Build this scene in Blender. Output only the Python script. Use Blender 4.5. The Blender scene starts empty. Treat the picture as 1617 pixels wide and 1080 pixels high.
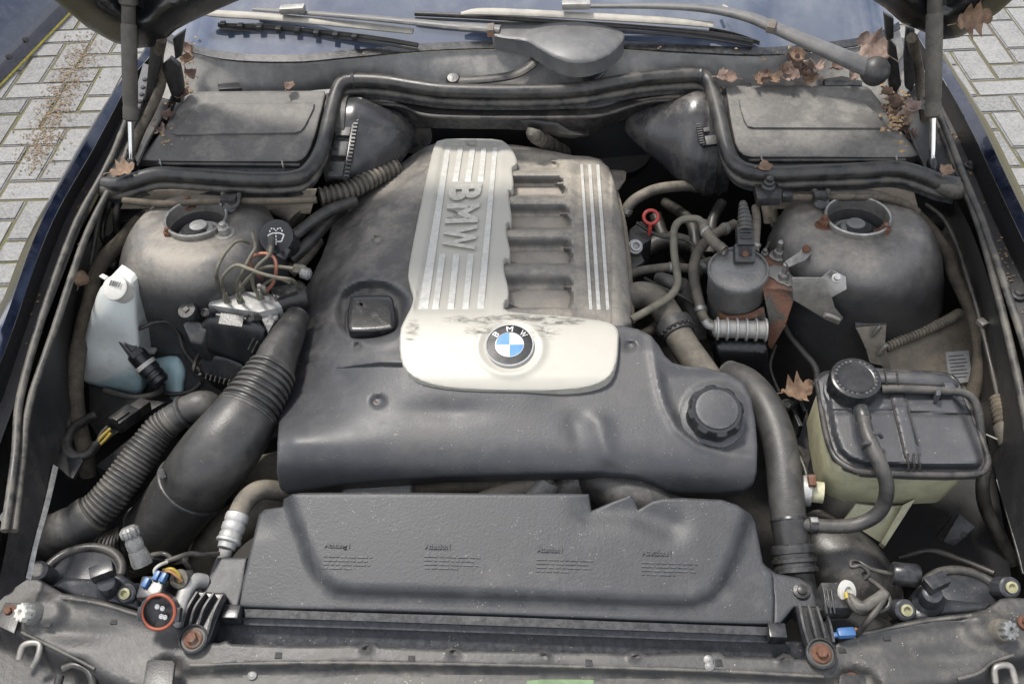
import bpy, bmesh, math, random
import numpy as np
from mathutils import Vector, Matrix
random.seed(7); np.random.seed(7)
rad = math.radians
S = bpy.context.scene
COL = S.collection

# ------------------------------------------------------------------ camera
FPX = 1500.0
CAM = np.array([.081, 0.0, 1.83])
_p, _y, _r = rad(46), rad(4.88), rad(-3.04)
FW = np.array([-math.sin(_y)*math.cos(_p), math.cos(_y)*math.cos(_p), -math.sin(_p)])
RT = np.array([math.cos(_y), math.sin(_y), 0.0]); UP = np.cross(RT, FW)
RT, UP = math.cos(_r)*RT+math.sin(_r)*UP, math.cos(_r)*UP-math.sin(_r)*RT
cd = bpy.data.cameras.new('camera'); cam = bpy.data.objects.new('camera', cd); COL.objects.link(cam)
cam.matrix_world = Matrix(((RT[0], UP[0], -FW[0], CAM[0]), (RT[1], UP[1], -FW[1], CAM[1]), (RT[2], UP[2], -FW[2], CAM[2]), (0, 0, 0, 1)))
cd.sensor_fit = 'HORIZONTAL'; cd.sensor_width = 36.0; cd.lens = 36*FPX/1617; cd.clip_start = .02; cd.clip_end = 200
S.camera = cam

# ------------------------------------------------------------------ sky and sun
SUN_EL, SUN_AZ = 68.0, -50.0         # azimuth clockwise from +Y (the windscreen side), to the right
w = bpy.data.worlds.new('World'); S.world = w; w.use_nodes = True
wn = w.node_tree.nodes; wl = w.node_tree.links; wn.clear()
sky = wn.new('ShaderNodeTexSky'); sky.sky_type = 'NISHITA'; sky.sun_disc = False
sky.sun_elevation = rad(SUN_EL); sky.sun_rotation = rad(SUN_AZ); sky.altitude = 50; sky.dust_density = 1.5; sky.ozone_density = 1.6
tc = wn.new('ShaderNodeTexCoord'); mp = wn.new('ShaderNodeMapping'); mp.inputs['Scale'].default_value = (1, 1, 1.6)
ns = wn.new('ShaderNodeTexNoise'); ns.inputs['Scale'].default_value = 2.6; ns.inputs['Detail'].default_value = 9; ns.inputs['Roughness'].default_value = .58
rp = wn.new('ShaderNodeValToRGB'); rp.color_ramp.elements[0].position = .36; rp.color_ramp.elements[1].position = .60
mx = wn.new('ShaderNodeMix'); mx.data_type = 'RGBA'; mx.inputs[7].default_value = (10.5, 10.6, 11.0, 1)
bg = wn.new('ShaderNodeBackground'); bg.inputs['Strength'].default_value = .09
wo = wn.new('ShaderNodeOutputWorld')
wl.new(tc.outputs['Generated'], mp.inputs['Vector']); wl.new(mp.outputs[0], ns.inputs['Vector']); wl.new(ns.outputs['Fac'], rp.inputs[0])
wl.new(rp.outputs['Color'], mx.inputs[0]); wl.new(sky.outputs[0], mx.inputs[6]); wl.new(mx.outputs[2], bg.inputs['Color']); wl.new(bg.outputs[0], wo.inputs[0])
sl = bpy.data.lights.new('sun', 'SUN'); sl.energy = 2.3; sl.angle = rad(10); sl.color = (1.0, .95, .88)
so = bpy.data.objects.new('sun', sl); COL.objects.link(so)
_d = Vector((math.sin(rad(SUN_AZ))*math.cos(rad(SUN_EL)), math.cos(rad(SUN_AZ))*math.cos(rad(SUN_EL)), math.sin(rad(SUN_EL))))
so.rotation_euler = _d.to_track_quat('Z', 'Y').to_euler(); so.location = (0, 0, 6)
S.view_settings.view_transform = 'Standard'; S.view_settings.look = 'None'; S.view_settings.exposure = 1.0; S.view_settings.gamma = 1
S.view_settings.use_curve_mapping = False

# ------------------------------------------------------------------ pixel rays
def dirs(U, V):
    U = np.asarray(U, float); V = np.asarray(V, float)
    return FW + ((U-808.5)/FPX)[..., None]*RT - ((V-540)/FPX)[..., None]*UP
def PV(U, V, Z):
    d = dirs(U, V); t = (np.asarray(Z, float)-CAM[2])/d[..., 2]
    return CAM + d*t[..., None]
def P(u, v, z): return PV(u, v, z)
def PY(u, v, y):
    d = dirs(u, v); return CAM + d*((y-CAM[1])/d[1])
def PX(u, v, x):
    d = dirs(u, v); return CAM + d*((x-CAM[0])/d[0])
def proj(X):
    d = np.asarray(X)-CAM; wq = d@FW; return 808.5+FPX*(d@RT)/wq, 540-FPX*(d@UP)/wq
def px2m(u, v, z):                       # metres per pixel at that place
    return float((P(u, v, z)-CAM)@FW)/FPX
def sst(a, b, x):
    t = np.clip((np.asarray(x, float)-a)/(b-a), 0, 1); return t*t*(3-2*t)
def plane(a, b, c):                      # plane through three (u, v, z)
    A, B, C_ = P(*a), P(*b), P(*c); n = np.cross(B-A, C_-A); n /= np.linalg.norm(n)
    return A, n
def hplane(a, b, c):                     # height over the pixel grid of a plane
    A, n = plane(a, b, c)
    def f(U, V):
        d = dirs(U, V); t = ((A-CAM)@n)/(d@n); return CAM[2]+t*d[..., 2]
    return f
def hits(planes, U, V, k=.004):          # front of the convex body bounded by the planes, edges rounded by k
    d = dirs(U, V); ts = np.stack([((A-CAM)@n)/(d@n) for A, n in planes])
    m = ts.max(0); t = m + k*np.log(np.exp((ts-m)/k).sum(0))
    return CAM + d*t[..., None]
def segdist(U, V, poly, closed=True):
    pts = np.array(poly, float); q = np.roll(pts, -1, 0) if closed else pts[1:]; pts = pts if closed else pts[:-1]
    best = np.full(np.shape(U), 1e9)
    for (ax, ay), (bx, by) in zip(pts, q):
        dx, dy = bx-ax, by-ay; L = dx*dx+dy*dy+1e-12
        t = np.clip(((U-ax)*dx+(V-ay)*dy)/L, 0, 1); best = np.minimum(best, np.hypot(U-ax-t*dx, V-ay-t*dy))
    return best
def inside(U, V, poly):
    r = np.zeros(np.shape(U), bool); n = len(poly)
    for i in range(n):
        (x1, y1), (x2, y2) = poly[i], poly[(i+1) % n]
        c = ((y1 > V) != (y2 > V)); r ^= c & (U < (x2-x1)*(V-y1)/((y2-y1) if y2 != y1 else 1e-9)+x1)
    return r
def sd(U, V, poly):                      # positive inside
    d = segdist(U, V, poly); return np.where(inside(U, V, poly), d, -d)
def cr(pts, n):                          # Catmull-Rom through points, n samples in all
    p = np.array(pts, float)
    if len(p) == 2: return p[0]+(p[1]-p[0])*np.linspace(0, 1, n)[:, None]
    pp = np.vstack([2*p[0]-p[1], p, 2*p[-1]-p[-2]])
    L = np.r_[0, np.cumsum(np.linalg.norm(np.diff(p[:, :3], axis=0), axis=1)+1e-9)]; s = np.linspace(0, L[-1], n); out = []
    for x in s:
        i = min(np.searchsorted(L, x, 'right')-1, len(p)-2); t = (x-L[i])/(L[i+1]-L[i])
        a, b, c, d = pp[i:i+4]
        out.append(.5*(2*b+(c-a)*t+(2*a-5*b+4*c-d)*t*t+(3*b-a-3*c+d)*t**3))
    return np.array(out)
def smooth_poly(pts, it=1):              # Chaikin corner cutting
    for _ in range(it):
        q = []
        for i in range(len(pts)):
            a = np.array(pts[i], float); b = np.array(pts[(i+1) % len(pts)], float); q += [tuple(.75*a+.25*b), tuple(.25*a+.75*b)]
        pts = q
    return pts

def rcorner(pts, r):                     # short rounded corners
    q = []
    for i in range(len(pts)):
        a, b, c = (np.array(pts[j % len(pts)], float) for j in (i-1, i, i+1)); p_ = b+(a-b)/np.linalg.norm(a-b)*r; n_ = b+(c-b)/np.linalg.norm(c-b)*r
        q += [tuple(p_), tuple(.25*p_+.5*b+.25*n_), tuple(n_)]
    return q

# ------------------------------------------------------------------ objects
THINGS = []
def tag(o, label, cat, group=None):
    o['label'] = label; o['category'] = cat
    if group: o['group'] = group
    return o
def T(name, label, cat, group=None):
    o = bpy.data.objects.new(name, None); o.empty_display_size = .03; COL.objects.link(o); THINGS.append(o)
    return tag(o, label, cat, group)
def struct(o): o['kind'] = 'structure'; return o
def link(name, me, mat, parent=None, angle=35, smooth=True):
    co = np.empty(len(me.vertices)*3); me.vertices.foreach_get('co', co); co = co.reshape(-1, 3)
    c = (co.min(0)+co.max(0))/2 if len(co) else np.zeros(3)
    if parent is None and len(co): c[2] = co[:, 2].min()
    me.vertices.foreach_set('co', (co-c).ravel())
    if mat is not None: me.materials.append(mat)
    if smooth:
        me.polygons.foreach_set('use_smooth', [True]*len(me.polygons)); me.set_sharp_from_angle(angle=rad(angle))
    me.update()
    o = bpy.data.objects.new(name, me); o.location = c; COL.objects.link(o)
    if parent is not None: o.parent = parent
    return o
def mesh(name, vs, fs, mat, parent=None, angle=35, smooth=True):
    me = bpy.data.meshes.new(name); me.from_pydata([tuple(map(float, v)) for v in vs], [], fs); me.update()
    return link(name, me, mat, parent, angle, smooth)
def frombm(name, bm, mat, parent=None, angle=35, smooth=True):
    me = bpy.data.meshes.new(name); bm.to_mesh(me); bm.free(); return link(name, me, mat, parent, angle, smooth)
def finish_things():
    # put every empty at the base of its thing; parts keep their world place
    kids = {}
    for o in COL.objects:
        if o.parent: kids.setdefault(o.parent.name, []).append(o)
    wloc = {o.name: np.array(o.location) for o in COL.objects}     # all built in world space
    for o in THINGS:
        pts = []; st = list(kids.get(o.name, []))
        while st:
            k = st.pop(); st += kids.get(k.name, [])
            if k.type == 'MESH':
                b = np.array([c[:] for c in k.bound_box])+wloc[k.name]; pts += [b.min(0), b.max(0)]
        pts = np.array(pts); lo, hi = pts.min(0), pts.max(0); c = np.array([(lo[0]+hi[0])/2, (lo[1]+hi[1])/2, lo[2]])
        o.location = c; wloc[o.name] = c
    for o in COL.objects:
        if o.parent and o.type == 'MESH':
            o.location = wloc[o.name]-wloc[o.parent.name]

# ------------------------------------------------------------------ shape makers
def tube_data(path, rad_, seg=14, caps=True, flat=1.0, upv=None):
    p = np.asarray(path, float); n = len(p); r = np.broadcast_to(np.asarray(rad_, float), (n,))
    tg = np.gradient(p, axis=0); tg /= np.linalg.norm(tg, axis=1)[:, None]+1e-12
    u = np.array(upv if upv is not None else ((0, 0, 1) if abs(tg[0][2]) < .9 else (1, 0, 0)), float)
    vs = []; fs = []
    a = np.linspace(0, 2*math.pi, seg, endpoint=False)
    for i in range(n):
        if upv is not None: u = np.array(upv, float)
        u = u-tg[i]*(u@tg[i]); u /= np.linalg.norm(u)+1e-12; b = np.cross(tg[i], u)
        vs += list(p[i]+r[i]*(np.cos(a)[:, None]*b+flat*np.sin(a)[:, None]*u))
    for i in range(n-1):
        for k in range(seg):
            k2 = (k+1) % seg; fs.append((i*seg+k, i*seg+k2, (i+1)*seg+k2, (i+1)*seg+k))
    if caps: fs.append(tuple(range(seg))[::-1]); fs.append(tuple(range((n-1)*seg, n*seg)))
    return vs, fs
def pxpath(pts, n):                      # (u, v, z) knots -> smooth world path
    return cr([P(u, v, z) for u, v, z in pts], n)
def tube(name, pts, r, mat, parent=None, n=40, seg=14, world=False, ribs=None, flat=1.0, upv=None, angle=50):
    """pts: (u,v,z) or world points; r: metres, or a list per knot; ribs: (count, amplitude)"""
    w_ = np.array([P(*q) for q in pts]) if not world else np.array(pts, float)
    if ribs: n = max(n, ribs[0]*6+1)
    rr = np.broadcast_to(np.asarray(r, float), (len(w_),))
    s = cr(np.c_[w_, rr], n); path, R_ = s[:, :3], np.maximum(s[:, 3], 1e-4)
    if ribs:
        t = np.linspace(0, ribs[0], n); R_ = R_+ribs[1]*np.where((t % 1) < .55, 1.0, -1.0)*(.5+.5*np.abs(np.cos(2*math.pi*((t % 1)-.27))))
    vs, fs = tube_data(path, R_, seg, True, flat, upv)
    return mesh(name, vs, fs, mat, parent, angle)
def lathe(name, prof, org, axis, mat, parent=None, seg=28, sx=1.0, ref=None, angle=35, teeth=None, ring=False):
    """prof: (radius, height) along axis from org; teeth: (count, amplitude, from_index)"""
    ax = np.array(axis, float); ax /= np.linalg.norm(ax)
    rf = np.array(ref if ref is not None else ((1, 0, 0) if abs(ax[0]) < .8 else (0, 1, 0)), float); e1 = rf-ax*(rf@ax); e1 /= np.linalg.norm(e1); e2 = np.cross(ax, e1)
    a = np.linspace(0, 2*math.pi, seg, endpoint=False); vs = []; fs = []
    for j, (r, h) in enumerate(prof):
        rr = np.full(seg, float(r))
        if teeth and teeth[2] <= j <= teeth[3]: rr = rr+teeth[1]*np.sign(np.sin(a*teeth[0]+.3))*(np.abs(np.sin(a*teeth[0]+.3))**.4)
        vs += list(np.array(org)+ax*h+(np.cos(a)*rr*sx)[:, None]*e1+(np.sin(a)*rr)[:, None]*e2)
    for j in range(len(prof)-1):
        for k in range(seg):
            k2 = (k+1) % seg; fs.append((j*seg+k, j*seg+k2, (j+1)*seg+k2, (j+1)*seg+k))
    if ring:
        b_ = (len(prof)-1)*seg; fs += [(b_+k, b_+(k+1) % seg, (k+1) % seg, k) for k in range(seg)]
    else: fs.append(tuple(range(seg))[::-1]); fs.append(tuple(range((len(prof)-1)*seg, len(prof)*seg)))
    return mesh(name, vs, fs, mat, parent, angle)
def bevelbm(bm, w_, seg=2):
    if w_ > 0:
        bmesh.ops.bevel(bm, geom=[e for e in bm.edges if e.is_manifold and e.calc_face_angle(0) > .5], offset=w_, segments=seg, affect='EDGES', profile=.6, clamp_overlap=True)
def prism(name, top, down, mat, parent=None, bev=.002, taper=1.0, angle=35, seg=2):
    """top: world points of a polygon; down: vector to the other end"""
    bm = bmesh.new(); top = [np.array(q, float) for q in top]; c = sum(top)/len(top); dn = np.array(down, float)
    a = [bm.verts.new(q) for q in top]; b = [bm.verts.new(c+(q-c)*taper+dn) for q in top]
    n = len(a); bm.faces.new(a); bm.faces.new(b[::-1])
    for i in range(n): bm.faces.new((a[i], b[i], b[(i+1) % n], a[(i+1) % n]))
    bmesh.ops.recalc_face_normals(bm, faces=bm.faces); bevelbm(bm, bev, seg)
    return frombm(name, bm, mat, parent, angle)
def pprism(name, px, z, h, mat, parent=None, bev=.002, taper=1.0, seg=2):
    """px outline (u,v) at height z (or (u,v,z) each), dropped by h"""
    return prism(name, [P(q[0], q[1], q[2] if len(q) > 2 else z) for q in px], (0, 0, -h), mat, parent, bev, taper, seg=seg)
def frame(ax, ref=(0, 0, 1)):
    x = np.array(ax, float); x /= np.linalg.norm(x); r_ = np.array(ref, float); z = r_-x*(r_@x); z /= np.linalg.norm(z); return x, np.cross(z, x), z
def obox(name, c, ax, size, mat, parent=None, bev=.002, ref=(0, 0, 1)):
    x, y_, z = frame(ax, ref); c = np.array(c, float); sx, sy, sz = [q/2 for q in size]
    return prism(name, [c+x*i*sx+y_*j*sy+z*sz for i, j in ((-1, -1), (1, -1), (1, 1), (-1, 1))], -z*2*sz, mat, parent, bev)
def relief(name, outline, surf, mat, parent=None, step=7, edge=8, drop=.006, skirt=(0, 0, -.03), rings=(.08, .3, .62, 1.0), angle=40, holes=None):
    """outline in pixels; surf(U,V) -> heights (N,) or points (N,3); rim rolled over `edge` pixels by `drop`; closed by a skirt"""
    bm = bmesh.new(); pts = [(float(a), float(b)) for a, b in outline]
    f = bm.faces.new([bm.verts.new((a, b, 0)) for a, b in pts])
    prev = 0; face = [f]
    for q in rings:
        th = edge*(q-prev); prev = q
        if th > 0: bmesh.ops.inset_region(bm, faces=face, thickness=th, use_even_offset=False, use_boundary=True)
    bmesh.ops.triangulate(bm, faces=[q for q in bm.faces if len(q.verts) > 4])
    A = np.array(pts); (u0, v0), (u1, v1) = A.min(0), A.max(0)
    for a0, a1, no in ((u0, u1, (1, 0, 0)), (v0, v1, (0, 1, 0))):
        for q in np.arange(a0+step*.5, a1, step):
            bmesh.ops.bisect_plane(bm, geom=bm.verts[:]+bm.edges[:]+bm.faces[:], plane_co=(q, q, 0), plane_no=no, dist=1e-3)
    if holes:
        kill = []
        for fc in bm.faces:
            c = fc.calc_center_median()
            if any(inside(np.array([c.x]), np.array([c.y]), h)[0] for h in holes): kill.append(fc)
        bmesh.ops.delete(bm, geom=kill, context='FACES')
    vs = bm.verts[:]; U = np.array([v.co.x for v in vs]); V = np.array([v.co.y for v in vs])
    s = np.asarray(surf(U, V)); W = PV(U, V, s) if s.ndim == 1 else s
    if drop > 0:
        d = np.clip(segdist(U, V, pts)/edge, 0, 1); k = drop*(1-np.sqrt(1-(1-d)**2))
        dr = dirs(U, V); W = W+dr*(k/np.linalg.norm(dr, axis=1))[:, None]
    for v, q in zip(vs, W): v.co = q
    bmesh.ops.remove_doubles(bm, verts=bm.verts, dist=2e-5)
    if skirt is not None:
        be = [e for e in bm.edges if e.is_boundary]
        r_ = bmesh.ops.extrude_edge_only(bm, edges=be)
        for v in [g for g in r_['geom'] if isinstance(g, bmesh.types.BMVert)]: v.co += Vector(skirt)
    bmesh.ops.recalc_face_normals(bm, faces=bm.faces)
    up = sum(fc.normal.dot(Vector(CAM)-fc.calc_center_median())*fc.calc_area() for fc in bm.faces)
    if up < 0: bmesh.ops.reverse_faces(bm, faces=bm.faces)
    return frombm(name, bm, mat, parent, angle)
def loft(name, rails, mat, parent=None, n=40, m=1, thick=0.0, world=False, angle=40, closed=False):
    """rails: list of knot lists (u,v,z); n samples along, m between rails (smooth when m>1)"""
    R_ = [cr([P(*q) for q in r] if not world else r, n) for r in rails]
    if m > 1:
        G = np.array(R_); G = np.array([cr(G[:, i], (len(R_)-1)*m+1) for i in range(n)]).transpose(1, 0, 2)
    else: G = np.array(R_)
    k = len(G); vs = list(G.reshape(-1, 3)); fs = [(i*n+j, i*n+j+1, (i+1)*n+j+1, (i+1)*n+j) for i in range(k-1) for j in range(n-1)]
    bm = bmesh.new(); bv = [bm.verts.new(q) for q in vs]
    for f in fs:
        try: bm.faces.new([bv[i] for i in f])
        except ValueError: pass
    up = sum(fc.normal.dot(Vector(CAM)-fc.calc_center_median())*fc.calc_area() for fc in (bm.normal_update() or bm.faces))
    if up < 0: bmesh.ops.reverse_faces(bm, faces=bm.faces)
    if thick > 0: bm.normal_update(); bmesh.ops.solidify(bm, geom=bm.faces[:], thickness=thick)
    return frombm(name, bm, mat, parent, angle)
def text_data(body, extrude=.02, bold=0.0):
    c = bpy.data.curves.new('t', 'FONT'); c.body = body; c.extrude = extrude; c.offset = bold; c.align_x = 'LEFT'; c.resolution_u = 3
    o = bpy.data.objects.new('t', c); me = o.to_mesh(); vs = np.array([v.co[:] for v in me.vertices]); fs = [tuple(p.vertices) for p in me.polygons]
    o.to_mesh_clear(); bpy.data.objects.remove(o); bpy.data.curves.remove(c); return vs, fs
def text_on(name, body, fmap, mat, parent, extrude=.02, bold=0.0, fit=True):
    """letters mapped through fmap(x in 0..1, y in 0..1, height 0..1) -> world points"""
    vs, fs = text_data(body, extrude, bold); lo, hi = vs.min(0), vs.max(0); q = (vs-lo)/(hi-lo+1e-9)
    return mesh(name, fmap(q[:, 0], q[:, 1], q[:, 2]), fs, mat, parent, 30)
def hexnut(name, c, axis, r, h, mat, parent=None, seg=6):
    return lathe(name, [(r*.9, 0), (r, h*.1), (r, h*.8), (r*.86, h)], c, axis, mat, parent, seg=seg, angle=25)
# ------------------------------------------------------------------ materials
def nd(nt, t, **kw):
    n = nt.nodes.new(t)
    for k, v in kw.items():
        if k in n.inputs: n.inputs[k].default_value = v
        else: setattr(n, k, v)
    return n
def mixc(nt, fac, a, b):
    m = nt.nodes.new('ShaderNodeMix'); m.data_type = 'RGBA'; m.clamp_factor = True
    for s, v in ((0, fac), (6, a), (7, b)):
        if isinstance(v, (int, float)): m.inputs[s].default_value = v
        elif isinstance(v, tuple): m.inputs[s].default_value = (*v, 1) if len(v) == 3 else v
        else: nt.links.new(v, m.inputs[s])
    return m.outputs[2]
def mth(nt, op, a, b=0.0, clamp=False):
    m = nt.nodes.new('ShaderNodeMath'); m.operation = op; m.use_clamp = clamp
    for s, v in ((0, a), (1, b)):
        if isinstance(v, (int, float)): m.inputs[s].default_value = v
        else: nt.links.new(v, m.inputs[s])
    return m.outputs[0]
def noise(nt, vec, scale, detail=5, rough=.6, dist=0.0):
    n = nd(nt, 'ShaderNodeTexNoise', Scale=scale, Detail=detail, Roughness=rough, Distortion=dist); nt.links.new(vec, n.inputs['Vector']); return n.outputs['Fac']
def ramp(nt, f, a, b):
    r = nt.nodes.new('ShaderNodeMapRange'); r.interpolation_type = 'SMOOTHSTEP'; r.inputs[1].default_value = a; r.inputs[2].default_value = b
    nt.links.new(f, r.inputs[0]); return r.outputs[0]
def dusty(name, base, dust=(.23, .19, .145), amt=.5, rough=.5, metal=0.0, speck=.3, scale=1.0, up=.7, bump=.25, bscale=260, spec=.5, coat=0.0, rust=0.0, rustc=(.20, .075, .03), scratch=0.0, wash=.25, var=.26, yg=None, rnd=0.0, wear=.35):
    """worn surface: blotchy base, dust that settles on upward faces, pale grit specks, optional rust and scratches"""
    m = bpy.data.materials.new(name); m.use_nodes = True; nt = m.node_tree; b = nt.nodes['Principled BSDF']
    g = nt.nodes.new('ShaderNodeNewGeometry'); pos = g.outputs['Position']
    sx = nt.nodes.new('ShaderNodeSeparateXYZ'); nt.links.new(g.outputs['Normal'], sx.inputs[0])
    n1 = noise(nt, pos, 7*scale, 6, .62, .4); n2 = noise(nt, pos, 34*scale, 7, .65, .2); n3 = noise(nt, pos, 420, 2, .5); n4 = noise(nt, pos, 900, 1, .5)
    upf = mth(nt, 'ADD', mth(nt, 'MULTIPLY', mth(nt, 'MAXIMUM', sx.outputs[2], 0.0), up), 1-up)
    big = ramp(nt, mth(nt, 'ADD', mth(nt, 'MULTIPLY', n1, .55), mth(nt, 'MULTIPLY', n2, .45)), .585-.22*amt, .70-.14*amt)
    f = mth(nt, 'MULTIPLY', mth(nt, 'MULTIPLY', mth(nt, 'ADD', mth(nt, 'MULTIPLY', big, .48), wash*1.25), upf), min(1.0, amt*1.5), True)
    n5 = noise(nt, pos, 120, 7, .72); f = mth(nt, 'MULTIPLY', f, mth(nt, 'ADD', mth(nt, 'MULTIPLY', n3, .5), mth(nt, 'MULTIPLY', n5, 1.0)), True)
    if wear > 0: f = mth(nt, 'ADD', f, mth(nt, 'MULTIPLY', ramp(nt, g.outputs['Pointiness'], .50, .43), mth(nt, 'MULTIPLY', ramp(nt, n2, .35, .6), wear*.8)), True)
    if yg:
        sp_ = nt.nodes.new('ShaderNodeSeparateXYZ'); nt.links.new(pos, sp_.inputs[0])
        yn = mth(nt, 'ADD', sp_.outputs[1], mth(nt, 'MULTIPLY', mth(nt, 'SUBTRACT', n1, .5), .25)); f = mth(nt, 'MULTIPLY', f, mth(nt, 'ADD', mth(nt, 'MULTIPLY', ramp(nt, yn, yg[0], yg[1]), 1-yg[2]), yg[2]))
    dk = tuple(c*(1-var) for c in base)
    col = mixc(nt, ramp(nt, n2, .34, .66), dk, base)
    col = mixc(nt, f, col, dust)
    if rnd > 0:
        oi = nt.nodes.new('ShaderNodeObjectInfo'); hs = nt.nodes.new('ShaderNodeHueSaturation'); nt.links.new(mth(nt, 'ADD', mth(nt, 'MULTIPLY', oi.outputs['Random'], rnd), 1-rnd*.6), hs.inputs['Value']); nt.links.new(col, hs.inputs['Color']); col = hs.outputs[0]
    if wear > 0: col = mixc(nt, mth(nt, 'MULTIPLY', ramp(nt, g.outputs['Pointiness'], .515, .60), mth(nt, 'MULTIPLY', ramp(nt, n5, .40, .60), wear)), col, tuple(min(.7, c*1.6+.07) for c in base))
    if rust > 0:
        nr = noise(nt, pos, 22*scale, 8, .7, .6); rf = ramp(nt, nr, .72-.42*rust, .80-.36*rust)
        rc = mixc(nt, n3, tuple(c*.5 for c in rustc), tuple(min(1, c*1.5) for c in rustc)); col = mixc(nt, rf, col, rc)
    if speck > 0:
        vo = nd(nt, 'ShaderNodeTexVoronoi', Scale=230.0, Randomness=1.0); nt.links.new(pos, vo.inputs['Vector'])
        sf = mth(nt, 'MULTIPLY', mth(nt, 'LESS_THAN', vo.outputs['Distance'], mth(nt, 'MULTIPLY', n1, .32)), mth(nt, 'GREATER_THAN', noise(nt, pos, 61, 3, .6), .60))
        vo2 = nd(nt, 'ShaderNodeTexVoronoi', Scale=70.0, Randomness=1.0); nt.links.new(pos, vo2.inputs['Vector'])
        sf2 = mth(nt, 'MULTIPLY', mth(nt, 'LESS_THAN', vo2.outputs['Distance'], mth(nt, 'MULTIPLY', n2, .12)), mth(nt, 'GREATER_THAN', noise(nt, pos, 23, 2, .6), .57))
        sp = mth(nt, 'MULTIPLY', mth(nt, 'MULTIPLY', mth(nt, 'MAXIMUM', sf, sf2), speck), upf)
        col = mixc(nt, sp, col, (.42, .38, .31))
    if scratch > 0:
        mpn = nd(nt, 'ShaderNodeMapping'); mpn.inputs['Scale'].default_value = (9, 90, 30); mpn.inputs['Rotation'].default_value = (.2, .1, .7); nt.links.new(pos, mpn.inputs[0])
        ns_ = noise(nt, mpn.outputs[0], 3.0, 3, .6); sc = mth(nt, 'MULTIPLY', ramp(nt, ns_, .70, .74), scratch); col = mixc(nt, sc, col, (.34, .34, .35))
    nt.links.new(col, b.inputs['Base Color'])
    rr = mth(nt, 'ADD', mth(nt, 'MULTIPLY', mth(nt, 'SUBTRACT', n2, .5), .22), rough); rr = mth(nt, 'ADD', rr, mth(nt, 'MULTIPLY', f, max(0, .92-rough)), True)
    nt.links.new(rr, b.inputs['Roughness']); b.inputs['Specular IOR Level'].default_value = spec
    if metal > 0: nt.links.new(mth(nt, 'MULTIPLY', mth(nt, 'SUBTRACT', 1.0, f, True), metal), b.inputs['Metallic'])
    b.inputs['Coat Weight'].default_value = coat; b.inputs['Coat Roughness'].default_value = .08
    bp = nd(nt, 'ShaderNodeBump', Strength=bump, Distance=.0015)
    hgt = mth(nt, 'ADD', noise(nt, pos, bscale, 3, .6), mth(nt, 'MULTIPLY', n2, .3)); nt.links.new(hgt, bp.inputs['Height']); nt.links.new(bp.outputs[0], b.inputs['Normal'])
    return m
def plain(name, col, rough=.5, metal=0.0, var=.25, spec=.5, scale=60, trans=0.0, sss=0.0):
    m = bpy.data.materials.new(name); m.use_nodes = True; nt = m.node_tree; b = nt.nodes['Principled BSDF']
    g = nt.nodes.new('ShaderNodeNewGeometry'); n = noise(nt, g.outputs['Position'], scale, 5, .6)
    nt.links.new(mixc(nt, ramp(nt, n, .3, .7), tuple(c*(1-var) for c in col), tuple(min(1, c*(1+var*.6)) for c in col)), b.inputs['Base Color'])
    nt.links.new(mth(nt, 'ADD', mth(nt, 'MULTIPLY', mth(nt, 'SUBTRACT', n, .5), .2), rough, True), b.inputs['Roughness'])
    b.inputs['Metallic'].default_value = metal; b.inputs['Specular IOR Level'].default_value = spec
    b.inputs['Transmission Weight'].default_value = trans
    if sss > 0: b.inputs['Subsurface Weight'].default_value = sss; b.inputs['Subsurface Radius'].default_value = (.02, .02, .015)
    return m
M = {}
M['cover'] = dusty('engine cover plastic', (0.0384, 0.0405, 0.0469), (0.2500, 0.2150, 0.1600), .60, .47, speck=.4, bump=.18, scratch=.08, wash=.22, var=.12, yg=(.98, 1.35, .22))
M['cover_rear'] = dusty('dust caked engine cover plastic', (0.0378, 0.0398, 0.0460), (.29, .262, .22), 0.66, .50, speck=.25, bump=.25, wash=.34, var=.12, yg=(.98, 1.34, .22))
M['cover_rib'] = dusty('dust caked rib plastic', (.060, .062, .068), (.37, .33, .265), .80, .5, speck=.25, bump=.25, wash=.42, var=.12, yg=(.85, 1.25, .45))
M['shroud'] = dusty('shroud plastic', (0.0263, 0.0285, 0.0339), (0.1900, 0.1750, 0.1500), 0.28, .48, speck=.4, bump=.25, scratch=.15, wash=.15)
M['lid'] = dusty('filter lid plastic', (0.0297, 0.0297, 0.0305), (.235, .22, .195), 0.66, .50, speck=.3, bump=.25, wash=.34, var=.15)
M['black'] = dusty('black plastic', (0.0121, 0.0121, 0.0132), (0.1700, 0.1450, 0.1100), .36, 0.36, speck=.3, bump=.2, wash=.14)
M['blackclean'] = dusty('clean black plastic', (0.0110, 0.0116, 0.0132), (0.1600, 0.1400, 0.1200), .15, 0.3, speck=.2, bump=.12, wash=.08)
M['rubber'] = dusty('rubber', (0.0149, 0.0154, 0.0168), (0.1600, 0.1450, 0.1200), .30, 0.33, speck=.25, bump=.15, wash=.16)
M['hose'] = dusty('hose rubber', (0.0204, 0.0214, 0.0240), (0.2000, 0.1800, 0.1450), .42, 0.4, speck=.3, bump=.2, wash=.2)
M['hose_dusty'] = dusty('dusty old hose', (0.0385, 0.0364, 0.0329), (0.2160, 0.1880, 0.1440), .7, .6, speck=.2, bump=.3, wash=.35)
M['duct'] = dusty('intake duct plastic', (0.0204, 0.0209, 0.0229), (0.2200, 0.2000, 0.1700), .42, 0.34, speck=.5, bump=.2, wash=.16)
M['funnel'] = dusty('funnel plastic', (0.0227, 0.0245, 0.0298), (0.2400, 0.2150, 0.1800), .40, 0.2, speck=.3, bump=.10, wash=.14, up=.4, var=.15)
M['tower'] = dusty('dusty painted steel', (0.0850, 0.0860, 0.0900), (.36, .32, .26), 0.62, 0.33, metal=.45, speck=.35, bump=.2, rust=.05, wash=.30, scale=.7, var=.2, up=.9)
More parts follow.
